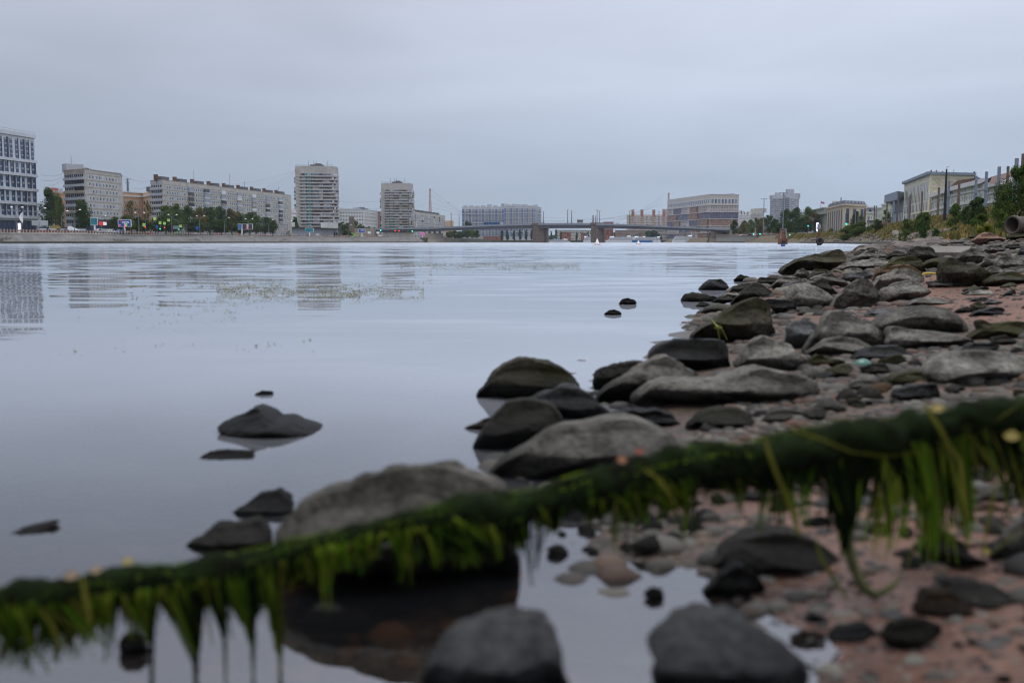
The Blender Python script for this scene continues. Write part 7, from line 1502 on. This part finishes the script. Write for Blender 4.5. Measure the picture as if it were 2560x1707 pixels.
# barrel roof
Y0 = 300; mb = MB(); f0 = [at(px, py, Y0) for px, py in ((2373, 476), (2380, 463), (2393, 452), (2437, 445), (2448, 443.5))]; g0 = [at(px, py, Y0) for px, py in ((2373, 477), (2380, 477), (2393, 476), (2424, 473), (2462, 470))]
mb.grid([[g + Vector((0, 0, -1)) for g in g0], [g + (f - g) * .5 + Vector((0, 0, 0)) for f, g in zip(f0, g0)], f0, [f + Vector((3, 12, -.5)) for f in f0]]); mb.build('barrel_roof', c_brf, b.root)
Y1 = Y0 - .5; gb = [at(px, py, Y1) for px, py in ((2424, 473), (2437, 452), (2448, 444), (2457, 449), (2466, 458), (2466, 470))]
mb = MB(); mb.poly(gb); mb.poly([q + Vector((2, 10, 0)) for q in gb][::-1]); mb.grid([gb[1:5], [q + Vector((2, 10, 0)) for q in gb[1:5]]]); mb.build('gable', mat("blue_sheet", (.12, .17, .24), .6), b.root); b.done()
b = mansion("second pale green mansion with pedimented wing and long brown roof at the right edge", [(2466, 252), (2484, 243), (2580, 212)], 463, 0, None, (2, 9))
Y0 = 236; mb = MB(); pe = [at(2466, 464, 250), at(2474, 451, 248), at(2484, 463, 246)]; mb.poly(pe); mb.poly([q + Vector((4, 10, 0)) for q in pe][::-1]); mb.grid([[pe[0], pe[1]], [pe[0] + Vector((4, 10, 0)), pe[1] + Vector((4, 10, 0))]]); mb.grid([[pe[1], pe[2]], [pe[1] + Vector((4, 10, 0)), pe[2] + Vector((4, 10, 0))]]); mb.build('pediment', c_wht, b.root)
mb = MB(); gl_ = [at(px, py, Y0) for px, py in ((2474, 462), (2500, 457), (2540, 452), (2580, 450))]; tl_ = [at(px, py, Y0 + 5) for px, py in ((2479, 442), (2500, 436), (2528, 430), (2580, 425))]
mb.grid([gl_, tl_, [q + Vector((3, 12, -1)) for q in tl_]]); mb.build('hipped_roof', c_brf, b.root); b.done()
# brick chimney at right edge
a = at(2556, 500, 190); zt = at(2556, 384, 190).z; mb = MB(); mb.box((0, 0, (zt - SZ) / 2), (1.6, 1.6, zt - SZ)); mb.box((.2, 0, (zt - SZ) * .38), (3.4, 2.4, (zt - SZ) * .76)); o = mb.build('brick_chimney', c_brf); o.location = (a.x + .6, 190, SZ); tag(o, "dark brick chimney rising at the extreme right edge above the tree", 'chimney')
# street poles
pol = [(2186, 514, 'w', .2), (2191, 514, 'b', .2), (2217, 504, 'w', .24), (2234, 503, 'b', .24), (2244, 497, 'w', .22), (2272, 492, 'b', .35), (2274.5, 487, 'w', .22), (2304, 479, 'w', .22), (2345, 469, 'w', .24), (2362, 423, 'k', .26), (2369.5, 453, 'b', .27), (2395, 453, 'w', .24), (2437, 440, 'b', .24), (2462, 429.5, 'b', .26), (2493, 417, 'b', .27), (2515, 416, 'w', .22), (2535.5, 396, 'b', .28), (2171, 540, 'b', .2), (2145, 533, 'w', .2), (2138, 532, 'b', .2), (2113, 533, 'b', .2), (2085, 537, 'b', .2), (2162.5, 522, 'w', .35), (2096, 545, 'b', .2)]
pol.sort(); nn = {'w': 0, 'b': 0, 'k': 0}; wd_ = dict(w='weathered brown concrete', b='blue-grey steel', k='thick black wooden')
for px, tp, k, r_ in pol:
    Y = min(520, 12.2 * F / (605 - tp)) if k != 'k' else 170; Y = max(Y, 120); zb = SZ - .8; x = XX(px, Y, 530); zt = at(px, tp, Y).z
    if tp > 530: Y = 420; x = XX(px, Y, 560); zt = at(px, tp, Y).z
    mb = MB(); mb.tube([(0, 0, 0), (0, 0, zt - zb)], [r_ * 1.15 if k != 'k' else .3, r_ if k != 'k' else .14], 8)
    if k == 'b' and tp < 520: mb.tube([(0, 0, (zt - zb) * .62), (0, 0, (zt - zb) * .66)], r_ * 1.5, 8)
    o = mb.build('tram_pole', dict(w=m_wpo, b=m_bpo, k=m_blk)[k]); o.location = (x, Y, zb); nn[k] += 1
    tag(o, '%s pole along the right bank street%s' % (wd_[k], '' if k == 'k' else ', %s of its kind from the left' % ORD[nn[k] - 1]), 'pole', 'street poles on the right bank')
for k, (x0, y0, Y0, x1, y1, Y1) in enumerate(((2369, 487, 207, 2462, 487, 180), (2462, 480, 180, 2535, 468, 150), (2304, 500, 240, 2369, 480, 207), (2515, 420, 165, 2530, 423, 150), (2395, 500, 200, 2495, 488, 165))):
    wire(at(x0, y0, Y0), at(x1, y1, Y1), .6, .03, '%s thin tram wire strung between the right bank poles' % ORD[k])
# high mast lights
for k, (px, tp, Y) in enumerate(((1908, 496, 700), (1956.5, 480.5, 620))):
    a = at(px, 590, Y); zt = at(px, tp, Y).z; r = empty('floodlight_mast', (a.x, Y, SZ), "tall floodlight mast with a ring of lamps above the park trees, %s one" % ['shorter left', 'taller right'][k], 'lamp mast'); mb = MB(); mb.tube([(a.x, Y, SZ), (a.x, Y, zt)], [.4, .2], 8); mb.build('pole', m_pole, r)
    for q in range(6):
        t_ = q * 1.047 + .3; mb = MB(); mb.tube([(a.x, Y, zt - .3), (a.x + math.cos(t_) * 1.5, Y + math.sin(t_) * 1.5, zt - .6)], .07, 4); mb.box((a.x + math.cos(t_) * 1.9, Y + math.sin(t_) * 1.9, zt - .5), (.9, .7, .35)); mb.build('lamp_head', m_pole, r)
# traffic lights and lit bits on the right bank
for k, (px, py, c_) in enumerate(((1883.5, 585, 'g'), (1900, 585, 'g'), (1974, 587, 'g'), (2020, 565, 'g'), (2044, 580, 'g'), (2040, 583.5, 'g'), (2115.5, 560, 'g'), (2529, 500, 'g'))):
    Y = 560 if px < 2100 else (380 if px < 2300 else 150); a = at(px, py, Y); r = empty('traffic_signal', (a.x, Y, SZ), 'green traffic signal on the right bank, %s from the left' % ORD[k], 'traffic signal', 'traffic signals on the right bank'); h_ = a.z - SZ
    mb = MB(); mb.tube([(a.x + .3, Y, SZ - .5), (a.x + .3, Y, a.z + .3)], .07, 5); mb.build('post', m_pole, r); mb = MB(); mb.box((a.x, Y - .2, a.z), (.5, .15, .6)); mb.build('light', m_grn, r)
a = at(2043.5, 568, 600); box_thing('lit_sign', "narrow vertical lit white-violet sign by the columned building", 'sign', (a.x, 600, SZ + 2), (1.4, .4, at(2043, 557, 600).z - SZ - 2), mat("lit_violet", (.6, .62, .95), .5, emit=1.6))
for k, px in enumerate((1857, 1862, 1875, 1890, 1896)): p = Vector((XX(px, 700), 700, 4.7)); car(p.x, p.y, p.z, 0.3, ['white', 'silver', 'black', 'white', 'grey'][k], '%s car on the street behind the right bank balustrade, %s from the left' % (['white', 'silver', 'black', 'white', 'grey'][k], ORD[k]), 'cars on the right bank street')
# retaining wall of the right bank with coping, balustrade, stairs
m_rw1 = mat("grey_block_wall", (.20, .20, .18), .9, (.28, .28, .26), .6, stretch=(1, 1, 2), bump=.1, bscale=1.5); m_rw2 = mat("pink_granite_wall", (.24, .16, .125), .85, (.32, .22, .18), .6, stretch=(1, 1, 3), bump=.1, bscale=2); m_bal = mat("granite_balustrade", (.15, .12, .11), .85, (.23, .19, .17), 1)
r = empty('retaining_wall', (XX(1880, 720), 720, 0), "curved granite retaining wall of the right bank, grey then pinkish, with dark waterline", 'retaining wall')
RW = [(1790, 812), (1800, 780), (1830, 745), (1870, 720), (1895, 700)]; RW2 = [(1895, 700), (1920, 680), (1948, 655), (1970, 630), (1980, 615)]; RW3 = [(1988, 600), (2015, 560), (2040, 520), (2070, 470)]
def wx(l): return [(XX(p, y, 604), y) for p, y in l]
for l, m_, zt_ in ((RW, m_rw1, 4.2), (RW2, m_rw2, 4.2), (RW3, m_bal, 3.4)):
    prof(wx(l), [(0, .9), (.25, zt_), (.0, zt_), (.0, zt_ + .4), (.9, zt_ + .4), (8, zt_ + .45)], 'wall_face', m_, r, 6); prof(wx(l), [(-.5, -1), (-.45, .75), (.1, .95)], 'waterline_footing', m_dkst, r, 6)
a, c = wx([(1979, 616)])[0], wx([(1989, 600)])[0]; mb = MB()
for i in range(14): u = Vector((c[0] - a[0], c[1] - a[1])).normalized(); n_ = Vector((-u.y, u.x)); o_ = n_ * (i * .45); mb.prism([(a[0] + o_.x, a[1] + o_.y), (c[0] + o_.x, c[1] + o_.y), (c[0] + n_.x * 9, c[1] + n_.y * 9), (a[0] + n_.x * 9, a[1] + n_.y * 9)], .2 + .3 * i, .5 + .3 * i)
mb.build('stairs', m_bal, r)
r = empty('balustrade', (XX(1880, 722), 722, 4.6), "dark slatted granite balustrade running along the right bank retaining wall", 'balustrade'); pts = []
for a, c in zip(wx(RW + RW2)[:-1], wx(RW + RW2)[1:]):
    L_ = math.hypot(c[0] - a[0], c[1] - a[1])
    for k in range(int(L_ / 2.6)): f_ = k * 2.6 / L_; pts.append(Vector((a[0] + (c[0] - a[0]) * f_ + .4, a[1] + (c[1] - a[1]) * f_ + .6, 4.6)))
mb = MB(); mb.box((0, 0, .75), (.5, .5, 1.5)); p0_ = None; rest = MB()
for i, p in enumerate(pts):
    if i < 100:
        if p0_ is None: p0_ = mb.build('post', m_bal, r, sub=False); o = p0_
        else: o = p0_.copy(); COL.objects.link(o); o.parent = r
        o.location = p - wloc(r)
    else: rest.box((p.x, p.y, p.z + .75), (.5, .5, 1.5))
if rest.v: tag(rest.build('post', m_bal, r), kind='stuff')
mb = MB(); mb.tube([p + Vector((0, 0, 1.45)) for p in pts], .16, 4); mb.tube([p + Vector((0, 0, .2)) for p in pts], .14, 4); mb.build('rail', m_bal, r)
# granite corner terrace with pillars
Y = 322; a = at(2190, 583, Y); zt = at(2190, 564, Y).z; x0, x1, x2 = XX(2190, Y, 575), XX(2206, Y, 575), XX(2240, Y + 30, 575); z0 = .5
r = empty('granite_terrace', ((x0 + x1) / 2, Y, 2), "red granite corner terrace with short railing pillars above the grassy bank", 'terrace'); mb = MB(); mb.prism([(x0, Y), (x1, Y - 2), (x2 + 12, Y + 28), (x2, Y + 45), (x0 * 1.1, Y * 1.09)], z0, zt - .3); mb.build('wall', c_gra, r); mb = MB(); mb.prism([(x0 - .2, Y - .3), (x1, Y - 2.4), (x2 + 12.3, Y + 27.7), (x2, Y + 46), (x0 * 1.1, Y * 1.09)], zt - .3, zt); mb.build('coping', m_bal, r)
for k in range(6): q = Vector((x0, Y)) + (Vector((x1, Y - 2)) - Vector((x0, Y))) * (k / 5); mb = MB(); mb.box((q.x, q.y + .3, zt + .5), (.22, .3, 1.0)); mb.build('pillar', c_gra, r)
mb = MB(); mb.box((x1 - .1, Y - 1.4, zt + .6), (.9, .9, 1.3)); mb.build('corner_pillar', c_gra, r)
for k in range(14):
    q = Vector((x1, Y - 2)) + (Vector((x2 + 12, Y + 28)) - Vector((x1, Y - 2))) * (k / 13); mb = MB(); mb.box((q.x, q.y + .4, zt + .5), (.35, .35, 1.0)); mb.build('pillar', c_gra, r)
mb = MB(); mb.tube([(x1, Y - 1.6, zt + .95), (x2 + 12, Y + 28.4, zt + .95)], .07, 5); mb.tube([(x0, Y + .3, zt + 1.0), (x1, Y - 1.7, zt + 1.0)], .07, 5); mb.build('rail', m_bal, r)
# dark sheet-pile edge
l = [(lerp(XS, y) - .8, y) for y in (520, 460, 400, 330, 270, 220, 180, 150, 125, 108)]
r = empty('sheet_pile_edge', (l[4][0], l[4][1], 0), "low dark rotten timber and stone edging along the right bank waterline", 'bank edging'); prof(l, [(-.3, -1), (-.25, .42), (.8, .62), (3, .75)], 'edge', mat("rotten_edge", (.012, .011, .010), .85, (.045, .04, .032), 1.2, stretch=(1, 1, .4), bump=.1, bscale=4), r, 12)
# riprap slope stones (stuff)
mb = MB(); rs = random.Random(21); m_rip = mat("riprap", (.1, .1, .1), .9, island=[(.05, .045, .04), (.12, .105, .095), (.16, .14, .125), (.09, .075, .065)], scale=.5)
for k in range(4200):
    y = 50 * (520 / 50) ** rs.random(); d_ = rs.uniform(.6, 5.5); x = lerp(XS, y) + d_
    if noise.noise(Vector((x * .12, y * .05, 9))) < -.1: continue
    pebble(mb, Vector((x, y, hgt(x, y) + .03)), rs.uniform(.12, .42) * (1 + y / 400), rs)
tag(mb.build('riprap', m_rip), "broken stone facing scattered over the foot of the right bank", 'riprap', kind='stuff')
# grass and weeds on the bank (stuff)
m_bg = mat("bank_grass", (.1, .1, .05), .9, island=[(.07, .10, .02), (.13, .15, .025), (.22, .17, .05), (.19, .10, .04), (.26, .22, .07), (.06, .09, .02), (.22, .14, .06)], scale=.35)
mb = MB(); rs = random.Random(31)
def tuft(mb, x, y, z, h_, w_, mi=0):
    a_ = rs.uniform(0, 3.14); c_, s_ = math.cos(a_) * w_, math.sin(a_) * w_; lx, ly = rs.uniform(-.35, .35) * h_, rs.uniform(-.35, .35) * h_
    mb.poly([(x - c_, y - s_, z), (x + c_, y + s_, z), (x + lx, y + ly, z + h_)], mi)
for k in range(80000):
    y = 36 * (620 / 36) ** rs.random(); d_ = rs.uniform(1.5, 34) if y < 260 else rs.uniform(3, 20); x = lerp(XS, y) + d_
    nn_ = noise.noise(Vector((x * .25, y * .10, 0))); 
    if d_ < 4.5 + (2 if y < 70 else 0) and (nn_ < .12 or y < 170): continue
    if y < 60 and d_ < 8.5: continue
    s = .35 + .002 * y; h_ = rs.uniform(.2, .6) * (1 + .5 * nn_) * (1 + y / 500); tuft(mb, x, y, hgt(x, y) - .05, h_, rs.uniform(.06, .16) * (1 + y / 130))
tag(mb.build('bank_grass', m_bg), "tall dry grass and weeds in green, yellow and rust covering the right bank slope", 'grass', kind='stuff')
# bushes on the bank
def bush(px, base, top, wpx, Y, lk, label, n=1500, leafs=.06, kind='bush', sd=None, name='bush'):
    x = XX(px, Y, base); z = min(hgt(x, Y), at(px, base, Y).z) - .2; zt = at(px, top, Y).z; return tree(x, Y, z, max(.5, zt - z), wpx / F * Y * 1.15, lk, label, 'bushes on the right bank', kind=kind, n=n, leafs=leafs, name=name, cat='bush' if name == 'bush' else 'tree', seed=sd)
BU = [(2464, 592, 556, 42, 62, 'yellow', "bright yellow-green round shrub just left of the concrete pipe", 4200, .045), (2450, 575, 532, 40, 80, 'bush', "light green bushy shrub behind the bright yellow-green one", 3600, .045), (2390, 550, 506, 36, 150, 'bush', "round grey-green bush in front of the first green mansion", 2800, .05),
 (2443, 545, 488, 50, 125, 'dark', "dark spreading pine-like bush in front of the green mansions", 3500, .05), (2418, 540, 512, 30, 135, 'dark', "dark low bush left beside the pine-like one", 1500, .06), (2312, 560, 527, 44, 190, 'mid', "feathery green sapling clump under the cream block", 2400, .05), (2296, 562, 535, 20, 200, 'bush', "small green bush left of the feathery sapling clump", 1200, .06), (2268, 565, 546, 30, 210, 'bush', "low green bush at the right end of the granite terrace", 1500, .06),
 (2307, 582, 560, 22, 120, 'dark', "dark green shrub low on the slope, lowest in the middle", 1400, .06), (2342, 590, 568, 28, 100, 'dark', "dark weedy bush above the riprap, left of its twin", 1400, .06), (2386, 583, 566, 24, 100, 'dark', "dark weedy bush above the riprap, right of its twin", 1400, .06), (2250, 592, 580, 10, 170, 'bush', "small bush by the pale stones at the water edging", 500, .08), (2505, 560, 520, 34, 60, 'bush', "leafy green bush left of the tall tree at the right edge", 3000, .05), (2520, 580, 545, 50, 58, 'mid', "wide weed bush behind the concrete pipe", 3500, .04), (2490, 555, 502, 30, 90, 'mid', "rounded bush with tan flower heads by the right mansion", 2200, .05),
 (2195, 570, 546, 30, 300, 'dark', "dark green bush left of the granite terrace", 1500, .06), (2178, 582, 560, 24, 330, 'bush', "light green bush below the dark one left of the terrace", 1300, .06), (2216, 557, 523, 24, 330, 'dark', "slim dark tree between the grey classical house and the terrace", 1500, .05), (2150, 590, 553, 52, 350, 'bush', "large blue-green bush on the right bank below the mansard office", 3200, .045), (2122, 592, 562, 44, 370, 'mid', "wide green bush at the left of the large blue-green one", 2600, .05), (2142, 556, 525, 30, 470, 'dark', "dark tree in front of the right half of the mansard office", 1600, .05), (2080, 588, 570, 24, 480, 'autumn', "small yellowing bush under the mansard office's left side", 900, .06), (2262, 585, 573, 14, 150, 'mid', "tiny bush on the riprap slope", 500, .08), (2175, 535, 520, 18, 600, 'dark', "dark tree top behind the low grey-green house", 900, .06)]
for it in BU: bush(*it[:7], n=int(it[7] * 1.6), leafs=it[8] * 1.35)
# tree at the right edge, finer leaves
x = XX(2548, 66, 560); tree(x, 66, hgt(x, 66), at(2548, 402, 66).z - hgt(x, 66), 1.25 * 80 / F * 66, 'bush', "leafy young tree reaching high at the right edge of the picture", kind='round', n=6500, leafs=.045, seed=2)
x = XX(2500, 70, 560); tree(x, 70, hgt(x, 70), at(2505, 455, 70).z - hgt(x, 70), 44 / F * 70, 'bush', "slender leafy sapling reaching left of the tall tree at the right edge", kind='round', n=3000, leafs=.05, seed=4)
# concrete pipe
Y = 44; c = at(2536, 563, Y); Rr = 23 / F * Y; x0 = c.x - .1
r = empty('concrete_pipe', (c.x, Y, c.z - Rr), "wide concrete drain pipe with white graffiti on the bank at the right edge", 'drain pipe'); mb = MB(); ax = Vector((.95, .42, -.02)).normalized(); u = Vector((-.42, .95, 0)).normalized(); v = Vector((0, 0, 1)); o_ = Vector((x0, Y, c.z))
def ring(t_, r_): return [o_ + ax * t_ + (u * math.cos(k * .262) + v * math.sin(k * .262)) * r_ for k in range(24)]
mb.grid([ring(1.6, Rr * .8), ring(0, Rr * .80), ring(-.02, Rr * .98), ring(.04, Rr * 1.04), ring(.22, Rr * 1.04), ring(.26, Rr * .97), ring(1.6, Rr * .97)], True); mb.build('pipe', mat("pipe_concrete", (.05, .042, .037), .9, (.11, .092, .08), 3, bump=.03, bscale=10), r, smooth=True)
mb = MB(); gp = lambda t_, ang: o_ + ax * t_ + (u * math.cos(ang) + v * math.sin(ang)) * Rr * .985
for pl in ([(.42, 2.5), (.38, 2.75), (.5, 2.9), (.55, 3.1)], [(.5, 2.4), (.62, 2.6), (.56, 2.85), (.7, 3.05), (.62, 3.25)], [(.8, 2.4), (.74, 2.8), (.9, 3.1)]): mb.tube([gp(*q) for q in pl], .028, 5)
mb.build('graffiti', m_hull, r)
mb = MB(); mb.tube([gp(.2, 1.7) , gp(.3, 1.6) + Vector((0, 0, .15)), gp(.5, 1.5) + Vector((0, 0, .28))], .015, 5); mb.tube([gp(.6, 1.6), gp(.5, 1.6) + Vector((0, 0, .2)), gp(.9, 1.5) + Vector((0, 0, .1))], .012, 5); tag(mb.build('dry_twig', m_wpo), "dry bent twigs sticking up behind the concrete pipe", 'twig')
# pale stone steps on the slope, bottle, can
p = hit(2243, 590); mb = MB()
for k in range(5): mb.box((p.x + k * .25 + .2 * (k % 2), p.y + k * 1.0, hgt(p.x, p.y + k) + .25 + .35 * k), (1.6, 1.2, .45), .3 * k)
tag(mb.build('stone_steps', mat("pale_blocks", (.30, .28, .26), .9, (.42, .40, .37), 1)), "heap of pale broken stone blocks stepping up the riprap slope", 'stone blocks')
p = at(2288, 601, 190); mb = MB(); mb.tube([p, p + Vector((0, 0, .55)), p + Vector((0, 0, .66)), p + Vector((0, 0, .8))], [.2, .2, .08, .07], 10); tag(mb.build('plastic_canister', mat("pale_plastic", (.40, .50, .58), .3)), "pale blue plastic canister standing on the right bank edging", 'canister')
p = at(2300, 609.5, 75); mb = MB(); mb.tube([p + Vector((-.35, 0, .12)), p + Vector((.35, .1, .22))], .09, 10); tag(mb.build('white_can', m_hull), "white cylindrical can lying on the stones at the tip of the spit", 'can')
# bird in the sky
for k, (px, py) in enumerate(((2018, 436), (2123, 392), (2121, 410))):
    a = at(px, py, 300); mb = MB(); mb.poly([(-.5, 0, .12), (-.1, .08, 0), (0, -.1, .02)]); mb.poly([(.5, 0, .15), (.1, .08, 0), (0, -.1, .02)]); mb.tube([(0, -.25, 0), (0, 0, 0), (0, .3, 0)], [.02, .07, .03], 6)
    o = mb.build('gull', m_df); o.location = a; tag(o, 'tiny flying bird in the sky above the right bank, %s from the left' % ['first', 'third', 'second'][k], 'bird', 'birds in the sky')
for o in (P_car, P_van, PL[0], PL[1]):
    if not o.get('label'):
        for c_ in list(o.children): bpy.data.objects.remove(c_)
        bpy.data.objects.remove(o)
# ------------------------------------------------------------------ haze
m_hz = bpy.data.materials.new("haze_air"); m_hz.use_nodes = True; t = m_hz.node_tree; t.nodes.clear(); o_ = t.nodes.new("ShaderNodeOutputMaterial"); pv = t.nodes.new("ShaderNodeVolumePrincipled")
pv.inputs['Color'].default_value = (.80, .88, 1, 1); pv.inputs['Density'].default_value = .00005; t.links.new(pv.outputs[0], o_.inputs['Volume'])
HAZE = True
if HAZE:
    mb = MB(); mb.box((0, 5400, 60), (9000, 11400, 132)); tag(mb.build('haze', m_hz), 'thin pale blue haze filling the air over the river', 'haze', kind='stuff')
